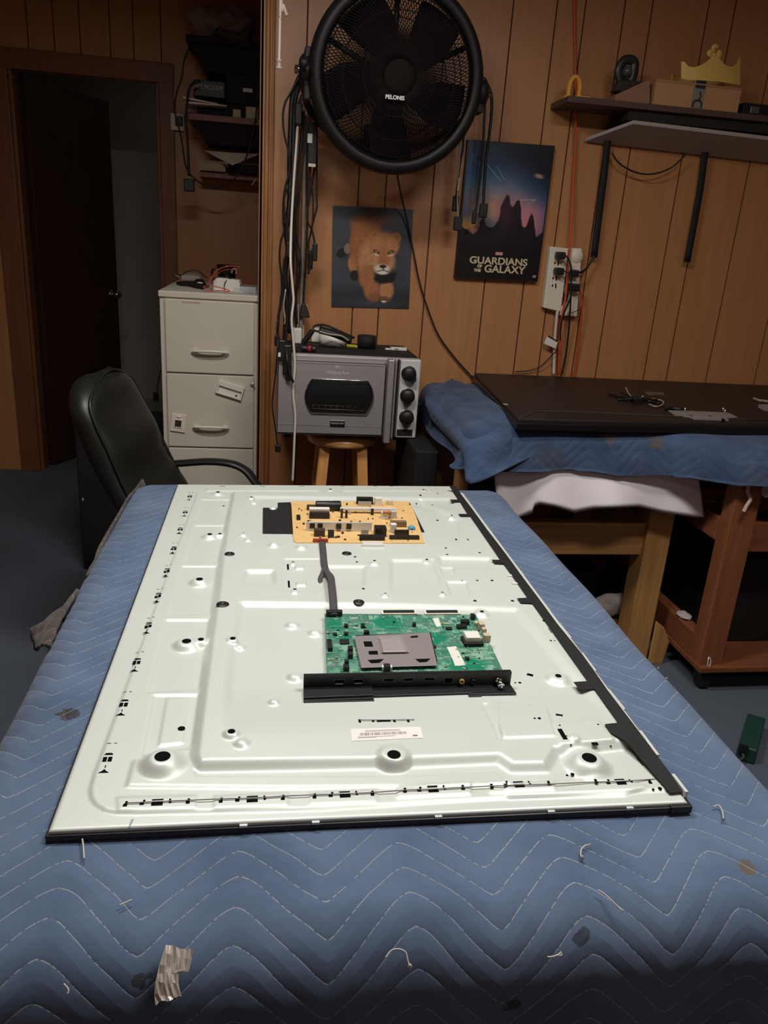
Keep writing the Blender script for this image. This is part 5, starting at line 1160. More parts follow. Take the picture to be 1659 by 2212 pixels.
c = at(1154,597,Y=YB-0.0225); MB().prism([(c.x-0.008,c.z+0.004),(c.x-0.006,c.z-0.004),(c.x,c.z-0.006),(c.x+0.006,c.z-0.004),(c.x+0.008,c.z+0.004)], YB-0.0232, YB-0.0222, 'y').build('corner_badge', M_cordg, mp_)
# ================================================================ wall fan
FC = Vector((0.396, 2.70, 1.836)); FR = 0.2555
fan = thing('wall_fan', 'large black round wall fan with spiral wire grille above the lioness poster', 'fan', tuple(FC))
M_fan = mat('fan_black', rgb(24,22,22), 0.5, spec=0.35); M_fanw = mat('fan_wire', rgb(22,18,17), 0.8, spec=0.15)
ax = Vector((0.0, -1.0, -0.10)).normalized(); ex_ = Vector((1,0,0.02)).normalized(); ez_ = ax.cross(ex_).normalized()*-1
if ez_.z < 0: ez_ = -ez_
def FP(r_, a_, d_): return FC + (ex_*math.cos(a_)+ez_*math.sin(a_))*r_ + ax*d_
mb = MB(); mb.lathe([(FR-0.026,0.052),(FR-0.010,0.066),(FR+0.010,0.058),(FR+0.020,0.030),(FR+0.016,-0.030),(FR+0.002,-0.052),(FR-0.008,-0.046),(FR-0.006,0.02),(FR-0.018,0.042)], FC, ax, n=72, close=True); mb.build('outer_ring', M_fan, fan)
def grille(name, sgn, n, d0, bulge, r0=0.050):
    mb = MB()
    for k in range(n):
        a0 = 2*math.pi*k/n; P = []
        for j in range(9):
            t_ = j/8; r_ = r0+(FR-0.012-r0)*t_; P.append(FP(r_, a0+sgn*0.42*t_, d0+bulge*(1-t_*t_)))
        mb.tube(P, 0.0016, n=4, k=1)
    for r_ in (0.11, 0.175, 0.222):
        t_ = (r_-r0)/(FR-0.012-r0); mb.tube([FP(r_, 2*math.pi*j/48, d0+bulge*(1-t_*t_)) for j in range(49)], 0.0018, n=4, k=1)
    return mb.build(name, M_fanw, fan)
grille('front_grille', 1, 150, 0.056, 0.030); grille('rear_grille', -1, 110, -0.046, -0.02)
MB().lathe([(0,0.094),(0.030,0.092),(0.046,0.088),(0.052,0.080),(0.052,0.074),(0,0.074)], FC, ax, n=40).build('grille_cap', M_fanw, fan)
MB().lathe([(0,0.030),(0.045,0.030),(0.055,0.015),(0.055,-0.04),(0.075,-0.05),(0.078,-0.12),(0.06,-0.14),(0,-0.14)], FC, ax, n=40).build('motor_housing', M_fan, fan)
hub = MB().lathe([(0,0.045),(0.04,0.040),(0.05,0.02),(0.05,-0.02),(0,-0.02)], FC, ax, n=32).build('blade_hub', M_fan, fan)
for k in range(5):
    a0 = R(-90+72*k)-0.25; mb = MB()
    def bf(u, v, a0=a0): r_ = 0.045+0.185*u; w_ = 0.75+0.15*math.sin(u*math.pi); a_ = a0+(v-0.5)*w_*(1.15-0.35*u)+u*0.25; return FP(r_, a_, (v-0.5)*-0.055*(0.5+0.6*u)+0.008)
    mb.grid(bf, 10, 8); mb.build('fan_blade', M_fanw, hub, solid=0.002)
# brand on the cap and the cross bar behind
c = FP(0.018, -math.pi/2-0.0, 0.0966)
c = at(853,211,Y=FC.y-0.10)
text_mesh('PELONIS', 0.0155, facing_cam_y(c.x, FC.y-0.0995, c.z), 'brand_badge', mat('silver_print', rgb(225,222,220), 0.3), fan, bold=0.0005, sx=1.0, extrude=0.0015)
mb = MB()
for a_ in (90, 25, 155, 270): mb.tube([FP(0.05, R(a_), -0.066), FP(FR-0.005, R(a_), -0.048)], 0.009, n=6, k=1)
mb.build('rear_struts', M_fan, fan)
# yoke with the pivot housings
for s_, nm in ((-1,'left'),(1,'right')):
    c = FC + ex_*(FR+0.020)*s_ + Vector((0,0.01,0.006 if s_ < 0 else -0.02))
    mb = MB(); mb.lathe([(0,0.026),(0.028,0.026),(0.044,0.016),(0.048,0.0),(0.044,-0.012),(0,-0.012)], c, (s_,0,0), n=28)
    hh = 0.085 if s_ < 0 else 0.06
    mb.hull([(c.x-0.010, c.y-0.03, c.z-hh), (c.x+0.012*1, c.y-0.03, c.z-hh), (c.x+0.012, c.y+0.035, c.z-hh), (c.x-0.010, c.y+0.035, c.z-hh)], [(c.x-0.010, c.y-0.035, c.z+hh*0.7), (c.x+0.010, c.y-0.035, c.z+hh*0.7), (c.x+0.010, c.y+0.035, c.z+hh*0.7), (c.x-0.010, c.y+0.035, c.z+hh*0.7)])
    mb.build('pivot_housing', M_fan, fan, bevel=0.004)
    MB().lathe([(0,0.040),(0.012,0.038),(0.014,0.026)], c, (s_,0,0), n=16).build('pivot_screw', M_chrome, fan)
mb = MB(); mb.tube([FP(FR+0.03, math.pi, -0.02), FP(FR+0.02, math.pi*1.12, -0.14), Vector((FC.x-0.12, YB-0.03, FC.z-0.16)), Vector((FC.x+0.12, YB-0.03, FC.z-0.16)), FP(FR+0.02, -math.pi*0.12, -0.14), FP(FR+0.03, 0, -0.02)], 0.012, n=10); mb.build('yoke_bracket', M_fan, fan)
MB().box(FC.x-0.06, FC.x+0.06, YB-0.03, YB-0.001, FC.z-0.20, FC.z-0.10).build('wall_plate', M_fan, fan, bevel=0.003)
wire('fan_power_cord', [(857,372,2.82),(866,420,2.92),(880,480,2.975),(892,540,2.985),(905,605,2.985),(920,655,2.985),(945,720,2.985),(980,770,2.985),(1012,806,2.985),(1022,818,2.985)], 0.0032, M_cord, 'black power cord running from the fan diagonally down to the far bench', 'cord')
# ---- cords hung from the left pivot of the fan
hook = tag(MB().cyl((at(648,190,Y=2.9).x, 2.60, at(648,190,Y=2.9).z+0.02), (at(648,190,Y=2.9).x, 2.99, at(648,190,Y=2.9).z+0.02), 0.006, n=10).lathe([(0,0),(0.014,0),(0.014,0.004),(0,0.004)], (at(648,190,Y=2.9).x, 2.597, at(648,190,Y=2.9).z+0.02), (0,1,0), n=14).build('cord_hook', M_fan), 'dark peg beside the fan where the cord bundle hangs', 'hook')
G1 = 'cords hung in a bundle left of the fan'
def cord(pts, Y, r_, m_, label, ends=()): 
    P = [at(q[0], q[1], Y=q[2] if len(q) > 2 else Y) for q in pts]; t_ = MB().tube(P, r_, n=8, k=5).build('hanging_cord', m_); tag(t_, label, 'cord', G1)
    for nm, i, sz in ends:
        p = P[i]; h_ = sz[2]
        MB().box(p.x-sz[0], p.x+sz[0], Y-sz[1], Y+sz[1], p.z-h_, p.z+h_).build(nm, M_black if m_ is not M_cordw else M_white, t_, bevel=0.004)
    return t_
LC = [
 ([(646,165),(628,200),(615,225),(611,260),(616,300),(624,330),(625,370),(616,405),(612,440),(612,480),(613,500),(606,525),(604,560),(608,600),(608,640),(600,690),(598,735)], 2.88, .0036, M_cord, 'black cord bowing out furthest left in the upper bundle', [('cord_plug',-1,(.009,.009,.02))]),
 ([(648,165),(632,210),(628,280),(626,350),(626,420),(622,470),(618,500),(622,540),(616,590),(618,650),(616,720),(612,770)], 2.90, .0090, M_cord, 'thick black cord at the left middle of the bundle', ()),
 ([(650,170),(636,220),(634,300),(632,380),(630,450),(632,520),(630,580),(627,650),(625,720)], 2.905, .0092, M_cord, 'thick black cord running straight down the centre of the bundle', ()),
 ([(650,205),(641,250),(638,330),(636,400),(638,470),(640,540),(642,600),(636,650),(632,700),(634,755)], 2.89, .0034, M_cord, 'thin black cord right of the thick centre cords', ()),
 ([(652,208),(644,240),(639,300),(636,360),(634,420)], 2.91, .0050, M_cordg, 'short grey cord length visible high in the bundle', ()),
 ([(646,260),(642,320),(637,380),(636,440),(639,480)], 2.915, .0042, M_cordw, 'pale cord length behind the upper black cords', ()),
 ([(662,212),(662,260),(658,320),(657,380),(656,450),(654,540),(651,620),(650,680),(650,740)], 2.94, .0065, M_cordg, 'wide grey cord hanging straight at the right of the bundle', ()),
 ([(656,240),(652,300),(645,360),(642,410),(640,450),(636,500),(642,550),(648,580),(646,600),(636,630),(638,680),(640,720)], 2.885, .0038, M_cord, 'black cord snaking through the right side of the bundle', ()),
 ([(660,250),(656,330),(650,390),(645,440),(641,470),(643,520),(650,560),(647,610),(640,640),(642,700)], 2.87, .0034, M_cord, 'black cord crossing the snaking cord on the right side', ()),
 ([(648,205,2.90),(641,300,2.86),(634,400,2.78),(630,470,2.70),(628,530,2.63),(628,570),(632,620),(634,650),(630,690),(634,740),(637,790),(634,830),(634,860),(638,900),(636,950),(634,1000),(632,1040)], 2.60, .0042, M_cordw, 'long white cord hanging in front of the oven down behind the workbench', ()),
 ([(668,270),(664,320),(662,380),(664,440),(664,480),(662,530),(660,580),(656,640),(656,662)], 2.93, .0036, M_cord, 'black cord ending in the big angled plug at the outlet', ()),
 ([(682,280),(683,330),(677,380),(668,430),(663,470),(670,490),(672,492)], 2.90, .0034, M_cord, 'black cord curling inward under the fan rim', ()),
 ([(684,275),(684,350),(684,430),(684,450),(676,480),(672,500),(666,530),(670,560)], 2.89, .0036, M_cord, 'outermost right black cord of the left bundle', [('cord_connector',-1,(.010,.008,.035))]),
 ([(672,340),(670,380),(676,425),(676,470),(674,495),(679,520),(680,545)], 2.88, .0034, M_cord, 'black cord with ribbed plug right of the bundle', [('cord_connector',-1,(.009,.008,.03))]),
 ([(668,545),(672,565),(668,580),(666,592)], 2.87, .0046, M_cord, 'short black connector tail pointing down right of the bundle', ()),
 ([(624,400),(614,430),(616,470),(622,500),(625,540),(614,560),(612,600),(614,650),(617,700)], 2.86, .0036, M_cord, 'black cord forming the left loops of the bundle', [('cord_connector',4,(.012,.010,.026))]),
 ([(614,600,2.86),(608,660,2.76),(600,690),(599,720),(606,745),(602,800),(600,840)], 2.68, .0026, M_cord, 'thin black cord arcing out left above the oven', ()),
 ([(617,625),(613,660),(616,690),(614,700)], 2.84, .0022, M_cordw, 'thin white wire among the lower left of the bundle', ()),
 ([(622,640,2.84),(618,720,2.66),(620,770),(624,800),(633,824)], 2.58, .0045, M_cord, 'black jack cable crossing the oven front left', [('jack_tip',-1,(.004,.004,.006))]),
 ([(606,640,2.86),(602,700,2.72),(600,745),(596,800),(590,850),(588,880),(594,920),(598,950),(600,968)], 2.64, .0024, M_cord, 'thin black cord hanging left of the oven with a small plug', [('cord_plug',-1,(.010,.008,.014))]),
 ([(606,780),(604,760),(608,752),(612,764)], 2.60, .0022, M_cordw, 'short white wire loop at the top left corner of the oven', ()),
]
for a_ in LC: cord(*a_)
t = thing('adapter_bar', 'black inline adapter with a white label hanging at the left of the fan rim', 'power adapter', tuple(at(672,310,Y=2.86)))
p = at(669,300,Y=2.86); q_ = at(674,340,Y=2.86); MB().box(q_.x-0.015, q_.x+0.015, 2.845, 2.87, q_.z-0.02, p.z+0.05).build('adapter_body', M_black, t, bevel=0.003)
MB().box(p.x-0.008, p.x+0.008, 2.8435, 2.845, p.z-0.014, p.z+0.014).build('adapter_label', M_white, t); MB().box(q_.x-0.012, q_.x+0.012, 2.846, 2.866, q_.z-0.03, q_.z-0.02).build('adapter_end', M_cream, t)
p = at(645,248,Y=2.87); tag(MB().box(p.x-0.012, p.x+0.012, 2.855, 2.885, p.z-0.03, p.z+0.035).build('hanging_plug', M_black, bevel=0.004), 'black plug body among the cords just below the fan pivot', 'plug')
p = at(616,790,Y=2.60); t = thing('cord_clump', 'black plug cluster hanging before the top left corner of the oven', 'plug', tuple(p))
for dx, dz, w_, h_ in ((-0.012,0.05,.012,.035),(0.006,0.02,.014,.05),(0.012,-0.02,.010,.03)): MB().box(p.x+dx-w_, p.x+dx+w_, 2.592, 2.612, p.z+dz-h_, p.z+dz+h_).build('plug_body', M_black, t, bevel=0.005)
MB().box(p.x-0.024, p.x-0.016, 2.588, 2.592, p.z+0.03, p.z+0.044).build('white_tab', M_white, t)
# outlet with plugs behind the bundle
p = at(646,675,Y=2.99); t = thing('outlet_box', 'white wall outlet with adapters behind the lower cord bundle', 'outlet', (p.x, 2.99, p.z))
MB().box(p.x-0.018, p.x+0.020, 2.97, 2.999, p.z-0.10, p.z+0.03).build('outlet_plate', M_cream, t, bevel=0.003); MB().box(p.x+0.006, p.x+0.028, 2.955, 2.975, p.z+0.012, p.z+0.034).build('outlet_tab', M_cream, t, bevel=0.002)
p = at(658,672,Y=2.93); mb = MB(); mb.hull([(p.x-0.020,2.915,p.z-0.022),(p.x+0.020,2.915,p.z-0.022),(p.x+0.020,2.95,p.z-0.022),(p.x-0.020,2.95,p.z-0.022)], [(p.x-0.012,2.92,p.z+0.028),(p.x+0.004,2.92,p.z+0.028),(p.x+0.004,2.945,p.z+0.028),(p.x-0.012,2.945,p.z+0.028)]); tag(mb.build('angled_plug', M_black, bevel=0.004), 'big black trapezoid plug at the outlet above the oven', 'plug')
# ---- cords on the right pivot
RC = [
 ([(1037,176),(1045,180),(1048,200),(1046,260),(1043,320),(1037,380),(1030,440),(1024,470)], 2.90, .0045, M_cord, 'black cord with narrow plug hanging before the film poster', [('cord_plug',-1,(.007,.007,.022))]),
 ([(1040,174),(1052,182),(1061,205),(1062,240),(1056,300),(1050,340),(1046,400),(1044,455)], 2.90, .0055, M_cord, 'black cord with square plug hanging before the film poster', [('cord_plug',-1,(.014,.010,.024))]),
 ([(1001,278),(1000,320),(994,350),(990,380),(986,420),(984,440)], 2.90, .0042, M_cord, 'black cord with a plug hanging left of the film poster', [('cord_plug',-1,(.011,.009,.026))]),
 ([(995,285),(993,330),(989,380),(988,430),(989,460),(990,478)], 2.88, .0036, M_cordg, 'grey cord with a black square connector left of the film poster', ()),
 ([(992,385),(991,400),(988,412)], 2.87, .0030, M_cordw, 'small white tie on the cords left of the film poster', ())]
G1 = 'cords hung from the right side of the fan'
for a_ in RC: cord(*a_)
p = at(989,482,Y=2.88); tag(MB().box(p.x-0.014, p.x+0.014, 2.868, 2.892, p.z-0.026, p.z+0.022).build('square_connector', M_black, bevel=0.003), 'black square connector hanging lowest left of the film poster', 'plug')
# ---- pull cord from the ceiling
t = thing('pull_cord', 'white pull cord with a clear end piece hanging at the top left', 'pull cord', tuple(at(604,130,Y=2.6)))
MB().tube([Vector((at(606,0,Y=2.6).x, 2.6, 2.49)), at(606,0,Y=2.6), at(605,40,Y=2.6), at(604,90,Y=2.6), at(603,132,Y=2.6)], 0.0042, n=8).build('cord', mat('cotton_cord', rgb(224,208,192), 0.8), t)
p = at(603,137,Y=2.6); MB().lathe([(0,-0.016),(0.010,-0.014),(0.010,-0.010),(0.005,-0.006),(0.006,0.004),(0.009,0.006),(0.009,0.010),(0,0.012)], p, (0,0,1), n=16).build('cord_end', mat('clear_end', rgb(220,205,198), 0.15, alpha=0.7), t)
wire('pull_cord_tail', [Vector((at(606,0,Y=2.6).x, 2.6, 2.49)), (608,-10,2.6), (612,10,2.6), (620,34,2.6)], 0.0045, mat('cotton_cord2', rgb(214,196,182), 0.8), 'short white cord tail beside the pull cord at the top edge', 'pull cord')
# ================================================================ right wall shelf
M_board = mat('dark_brown_board', rgb(84,62,52), 0.6, noise=0.08, scale=8)
WS = tag(MB().box(1.012, 3.0, 2.82, 2.995, 1.842, 1.862).build('wall_shelf', M_board, bevel=0.002), 'long dark brown wall shelf at the upper right holding the carton', 'shelf')
SZ = 1.862
t = thing('under_shelf_lamp', 'pale wedge shaped fixture under the right wall shelf', 'lamp fixture', (1.5, 2.9, 1.80))
a_, b_, c_, d_ = at(1262,306,Y=2.99), at(1366,268,Y=2.84), at(1640,288,Y=2.84), at(1572,342,Y=2.99)
mb = MB(); mb.hull([(a_.x,2.985,a_.z),(2.9,2.985,a_.z-0.035),(2.9,2.835,b_.z-0.03),(b_.x,2.835,b_.z)], [(a_.x,2.985,a_.z+0.012),(2.9,2.985,a_.z-0.02),(2.9,2.835,b_.z-0.016),(b_.x,2.835,b_.z+0.012)])
mb.build('diffuser', mat('greyish_diffuser', rgb(168,158,150), 0.6), t, bevel=0.001)
MB().box(b_.x-0.02, 2.95, 2.84, 2.99, b_.z+0.012, 1.842).build('fixture_body', M_dark, t)
p = at(1240,185,Y=2.88)
t = thing('yellow_clamp', 'yellow plastic loop clamp at the left end of the right wall shelf', 'clamp', (p.x, 2.88, SZ)); M_yel = mat('yellow_plastic', rgb(222,160,62), 0.5)
x0 = at(1240,200,Y=2.88).x
mb = MB(); mb.tube([(x0-0.020,2.88,SZ),(x0-0.019,2.88,SZ+0.045),(x0-0.008,2.88,SZ+0.066),(x0+0.006,2.88,SZ+0.066),(x0+0.017,2.88,SZ+0.045),(x0+0.018,2.88,SZ)], 0, n=8, k=5, flat=(0.011,0.0085,(0,1,0)))
mb.box(x0-0.036, x0+0.02, 2.865, 2.895, SZ, SZ+0.008); mb.box(x0+0.02, x0+0.058, 2.87, 2.89, SZ+0.004, SZ+0.012); mb.build('clamp_body', M_yel, t)
p = at(1355,160,Y=2.88)
t = thing('desk_webcam', 'dark round headed webcam standing left of the carton', 'webcam', (p.x, 2.88, SZ))
c = at(1354,155,Y=2.88); MB().tube([c+Vector((-0.016,0,-0.032)), c+Vector((-0.030,0,0.0)), c+Vector((-0.016,0,0.032)), c+Vector((0.014,0,0.036)), c+Vector((0.026,0,0.020)), c+Vector((0.020,0,-0.034)), c+Vector((-0.016,0,-0.032))], 0, n=8, k=4, flat=(0.009,0.016,(0,1,0))).build('camera_ring', mat('webcam_grey', rgb(40,38,40), 0.4), t)
MB().lathe([(0,0.02),(0.012,0.018),(0.018,0.004),(0.018,-0.01),(0,-0.01)], c, (0,-1,0), n=20).build('lens', mat('lens_grey', rgb(78,74,76), 0.25), t)
c2 = at(1350,186,Y=2.88); mb = MB(); mb.hull([(c2.x-0.045,2.85,c2.z-0.022),(c2.x-0.02,2.85,c2.z-0.026),(c2.x-0.02,2.90,c2.z-0.026),(c2.x-0.045,2.90,c2.z-0.022)], [(c2.x-0.03,2.85,c2.z+0.012),(c2.x+0.055,2.85,c2.z+0.014),(c2.x+0.055,2.90,c2.z+0.014),(c2.x-0.03,2.90,c2.z+0.012)]); mb.build('camera_foot', mat('webcam_foot', rgb(38,36,37), 0.5), t, bevel=0.003)
MB().cyl((c2.x, 2.88, SZ), (c2.x, 2.88, c2.z-0.01), 0.006, n=10).build('stem', M_black, t)
p = at(1372,224,Y=2.86); tag(MB().box(p.x-0.04, p.x+0.035, 2.85, 2.92, SZ+0.0005, SZ+0.016).build('flat_black_case', M_blackm, bevel=0.004), 'flat black case lying left of the carton on the wall shelf', 'case')
M_card = mat('cardboard', rgb(186,138,98), 0.8, noise=0.04, scale=10)
t = thing('cardboard_box', 'brown cardboard carton with a dark label on the right wall shelf', 'carton', (1.47, 2.9, SZ))
a_, b_ = at(1408,235,Y=2.835), at(1592,248,Y=2.835); zt2 = at(1408,172,Y=2.835).z
mb = MB(); mb.box(a_.x, b_.x, 2.835, 2.965, SZ+0.001, zt2-0.004); mb.hull([(a_.x,2.835,zt2-0.004),(b_.x,2.835,zt2-0.004),(b_.x,2.837,zt2-0.004),(a_.x,2.837,zt2-0.004)],[(a_.x-0.002,2.83,zt2+0.004),(b_.x,2.83,zt2+0.002),(b_.x,2.834,zt2+0.002),(a_.x,2.834,zt2+0.004)])
mb.build('carton', M_card, t, bevel=0.002)
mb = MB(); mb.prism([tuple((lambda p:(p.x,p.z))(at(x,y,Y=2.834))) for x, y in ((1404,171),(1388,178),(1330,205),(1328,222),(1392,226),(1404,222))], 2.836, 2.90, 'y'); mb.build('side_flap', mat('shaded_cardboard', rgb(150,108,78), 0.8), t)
p = at(1509,208,Y=2.833); q_ = at(1509,178,Y=2.833)
MB().box(p.x-0.022, p.x+0.022, 2.8335, 2.835, SZ+0.004, q_.z+0.008).build('box_label', mat('label_grey', rgb(132,126,112), 0.7), t)
MB().box(p.x-0.018, p.x+0.020, 2.8325, 2.8334, q_.z-0.018, q_.z+0.006).build('label_block', mat('label_black', rgb(40,36,34), 0.7), t)
mb = MB(); mb.tube([(p.x-0.016,2.833,SZ+0.006),(p.x-0.014,2.833,SZ+0.022),(p.x,2.833,SZ+0.028),(p.x+0.014,2.833,SZ+0.022),(p.x+0.016,2.833,SZ+0.006)], 0.003, n=6); mb.tube([(p.x+0.002,2.833,SZ+0.028),(p.x+0.008,2.833,SZ+0.040),(p.x+0.002,2.833,SZ+0.055)], 0.0025, n=6); mb.build('label_drawing', mat('label_black2', rgb(36,32,30), 0.7), t)
# paper crown
M_crown = mat('gold_card', rgb(228,190,100), 0.5, 0.05)
def CR(x, y): p = at(x, y, Y=2.85); return (p.x, p.z)

t = thing('paper_crown', 'gold paper crown with a trefoil peak standing on the carton', 'crown', (CR(1536,170)[0], 2.86, zt2))
cxm = CR(1534,150)[0]
CT = [(1470,169,134),(1476,172,134),(1484,174,146),(1496,175,147),(1508,176,143),(1518,177,137),(1526,177,130),(1531,178,124),(1537,178,122),(1543,178,124),(1549,179,131),(1557,180,140),(1566,181,145),(1578,182,146),(1590,183,139),(1597,183,124),(1600,183,122)]
mb = MB(); cols = []
for k in range(61):
    x = 1470+130*k/60
    for (xa, ba, ta), (xb, bb, tb) in zip(CT[:-1], CT[1:]):
        if xa <= x <= xb: f_ = (x-xa)/(xb-xa); bo, to_ = ba+(bb-ba)*f_, ta+(tb-ta)*f_; break
    p0, p1 = CR(x, bo), CR(x, to_); dx = p0[0]-cxm; cols.append([mb.bm.verts.new((a[0], 2.828+dx*dx*1.6, a[1])) for a in (p0, p1)])
for A_, B_ in zip(cols[:-1], cols[1:]): mb._face([A_[0], B_[0], B_[1], A_[1]], False)
for x, y, r_ in ((1527,118,0.0115),(1546,119,0.0115),(1537,107,0.0125),(1537,119,0.010)):
    c = CR(x, y); mb.lathe([(0,0.0),(r_*0.99,0.0),(r_,-0.0002),(r_,-0.0008),(r_*0.99,-0.001),(0,-0.001)], (c[0], 2.8278, c[1]), (0,-1,0), n=24)
mb.build('crown_front', M_crown, t, solid=0.0008)
mb = MB(); mb.tube([(cxm+0.11*math.cos(R(a)), 2.90-0.055*math.sin(R(a)), zt2+0.028) for a in range(-20, -161, -14)], 0, n=6, k=2, flat=(0.016, 0.0006, (0,0,1))); mb.build('crown_back', M_crown, t)
c = CR(1537,112); MB().lathe([(0,0.001),(0.009,0.001),(0.009,0)], (c[0], 2.8275, c[1]), (0,-1,0), n=16).build('crown_spot', mat('orange_card', rgb(210,140,66), 0.5), t)
p = at(1630,236,Y=2.86); t = thing('black_gadget', 'black box with a metallic buckle at the right end of the wall shelf', 'box', (p.x, 2.88, SZ))
MB().box(p.x-0.05, p.x+0.12, 2.85, 2.94, SZ+0.001, SZ+0.040).build('gadget_body', M_blackm, t, bevel=0.003); MB().box(p.x-0.022, p.x+0.012, 2.848, 2.851, SZ+0.008, SZ+0.030).build('buckle', mat('grey_buckle', rgb(120,122,125), 0.3, 0.6), t, bevel=0.003)
# black bars hanging below the shelf
for (pts, lb4) in ((((1311,318),(1305,378),(1296,450),(1283,556)),'wide black cable strap hanging from the left end of the pale fixture'),(((1522,338),(1514,400),(1500,480),(1484,566)),'long black bar hanging below the middle of the pale fixture')):
    P = [at(x, y, Y=2.965) for x, y in pts]; mb = MB(); mb.tube([(P[0].x, 2.965, 1.80)]+[p for p in P], 0, n=8, k=4, flat=(0.014, 0.006, (1,0,0))); tag(mb.build('black_strap', M_blackm), lb4, 'strap')
wire('strap_cord', [(1284,552,2.955),(1278,562,2.955),(1268,578,2.95),(1256,588,2.94),(1246,588,2.93)], 0.0045, M_cord, 'black cord from the left strap to the power strip', 'cord')
wire('shelf_wire', [(1322,330,2.95),(1335,350,2.95),(1360,367,2.95),(1390,376,2.95),(1420,374,2.95),(1450,362,2.95),(1470,345,2.95),(1482,333,2.95)], 0.0030, M_cord, 'black wire sagging below the pale fixture', 'wire')
# ---- power strips
def PS(px, py, Y=2.965): return at(px, py, Y=Y)
t = thing('power_strip', 'left white power strip with black plugs and a small red switch', 'power strip', tuple(PS(1200,600)))
q4 = [PS(1189,532), PS(1229,537), PS(1212,674), PS(1174,665)]
MB().prism([(p.x,p.z) for p in q4], 2.965, 2.999, 'y').build('strip_body', M_cream, t, bevel=0.004)
u_ = lambda px, py, Y=2.962: at(px, py, Y=Y)
MB().prism([(u_(1218,632).x,u_(1218,632).z),(u_(1227,633).x,u_(1227,633).z),(u_(1224,650).x,u_(1224,650).z),(u_(1215,648).x,u_(1215,648).z)], 2.957, 2.965, 'y').build('switch', M_blackm, t)
c = u_(1213,640); MB().cyl((u_(1214,642).x, 2.9645, u_(1214,642).z), (u_(1214,642).x, 2.962, u_(1214,642).z), 0.002, n=8).build('indicator', M_white, t)
mb = MB()
for px, py in ((1203,551),(1201,568),(1199,585),(1197,601),(1196,617)):
    for dx, dy in ((-2,0),(5,-2),(5,3)): c = u_(px+dx, py+dy); mb.box(c.x-0.0022, c.x+0.0022, 2.9635, 2.9655, c.z-0.0042, c.z+0.0042)
mb.build('outlet_slots', M_hole, t)
t2 = thing('power_strip', 'right white power strip behind the orange cord, mostly covered by plugs', 'power strip', tuple(PS(1235,600)))
q4 = [PS(1231,535), PS(1258,537), PS(1247,684), PS(1211,682), PS(1213,662), PS(1219,660)]
MB().prism([(p.x,p.z) for p in q4], 2.966, 2.998, 'y').build('strip_body', M_cream, t2, bevel=0.004)
MB().lathe([(0,0.004),(0.022,0.004),(0.025,0)], (u_(1247,554).x, 2.966, u_(1247,554).z), (0,-1,0), n=24).build('round_boss', M_cream, t2)
G2 = 'black plugs in the white power strips'
for px, py, w_, h_, lb5 in ((1211,552,.016,.013,'uppermost black plug in the left power strip'),(1208,586,.016,.013,'second black plug, below the uppermost one in the left strip'),(1241,590,.014,.012,'black plug with cord to the strap in the right power strip'),(1240,621,.020,.014,'lowest black plug, with the orange lead beside it')):
    c = at(px, py, Y=2.94); tag(MB().box(c.x-w_, c.x+w_, 2.925, 2.9625, c.z-h_, c.z+h_).build('mains_plug', M_black, bevel=0.005, seg=3), lb5, 'plug', G2)
wire('plug_cord', [(1216,551,2.93),(1226,556,2.925),(1233,575,2.92),(1234,600,2.925),(1233,640,2.93),(1231,680,2.945),(1228,720,2.965),(1222,770,2.98),(1214,808,2.985)], 0.0036, M_cord, 'black cord from the uppermost plug down behind the far television', 'cord')
wire('plug_cord', [(1214,585,2.93),(1224,588,2.925),(1232,600,2.92),(1234,630,2.92),(1228,655,2.93),(1220,672,2.945),(1212,700,2.96),(1210,735,2.97)], 0.0032, M_cord, 'black cord from the second plug curving left below the strip', 'cord')
wire('orange_cord', [(1241,-20,2.985),(1241,60,2.985),(1243,150,2.985),(1244,230,2.96),(1243,300,2.975),(1240,360,2.975),(1237,430,2.97),(1232,520,2.955),(1227,580,2.95),(1222,640,2.95),(1215,680,2.955),(1210,720,2.97),(1208,770,2.975),(1207,808,2.98)], 0.0042, M_cordo, 'long orange extension cord running down the wall over the power strips', 'cord')
wire('orange_cord', [(1249,624,2.935),(1254,632,2.94),(1257,650,2.945),(1256,690,2.96),(1252,730,2.975),(1245,780,2.985),(1240,815,2.985)], 0.0036, M_cordo, 'orange cord looping down at the right of the power strips', 'cord')
wire('white_cord', [(1204,672,2.97),(1201,700,2.975),(1198,740,2.98),(1197,780,2.98),(1196,808,2.98)], 0.0060, M_cordw, 'thick white cord hanging from the left power strip', 'cord')
t = thing('cord_tag', 'white tag on the white cord below the power strips', 'tag', tuple(at(1190,738,Y=2.96)))
q4 = [at(1183,724,Y=2.96), at(1205,738,Y=2.96), at(1200,753,Y=2.96), at(1175,742,Y=2.96)]; MB().prism([(p.x,p.z) for p in q4], 2.960, 2.962, 'y').build('tag_card', M_white, t)
q4 = [at(1184,724,Y=2.958), at(1205,737,Y=2.958), at(1204,739,Y=2.958), at(1183,727,Y=2.958)]; MB().prism([(p.x,p.z) for p in q4], 2.9585, 2.9595, 'y').build('tag_edge', M_black, t)
wire('thin_black_wire', [(1205,752,2.95),(1196,764,2.96),(1182,778,2.97),(1165,793,2.98),(1140,801,2.985),(1112,803,2.985)], 0.0022, M_cord, 'thin black wire from the tag curving left to the far bench', 'wire')
wire('thin_black_wire', [(1256,665,2.94),(1246,671,2.94),(1232,678,2.94),(1224,683,2.94)], 0.0018, M_cord, 'thin black wire across the bottom of the right power strip', 'wire')
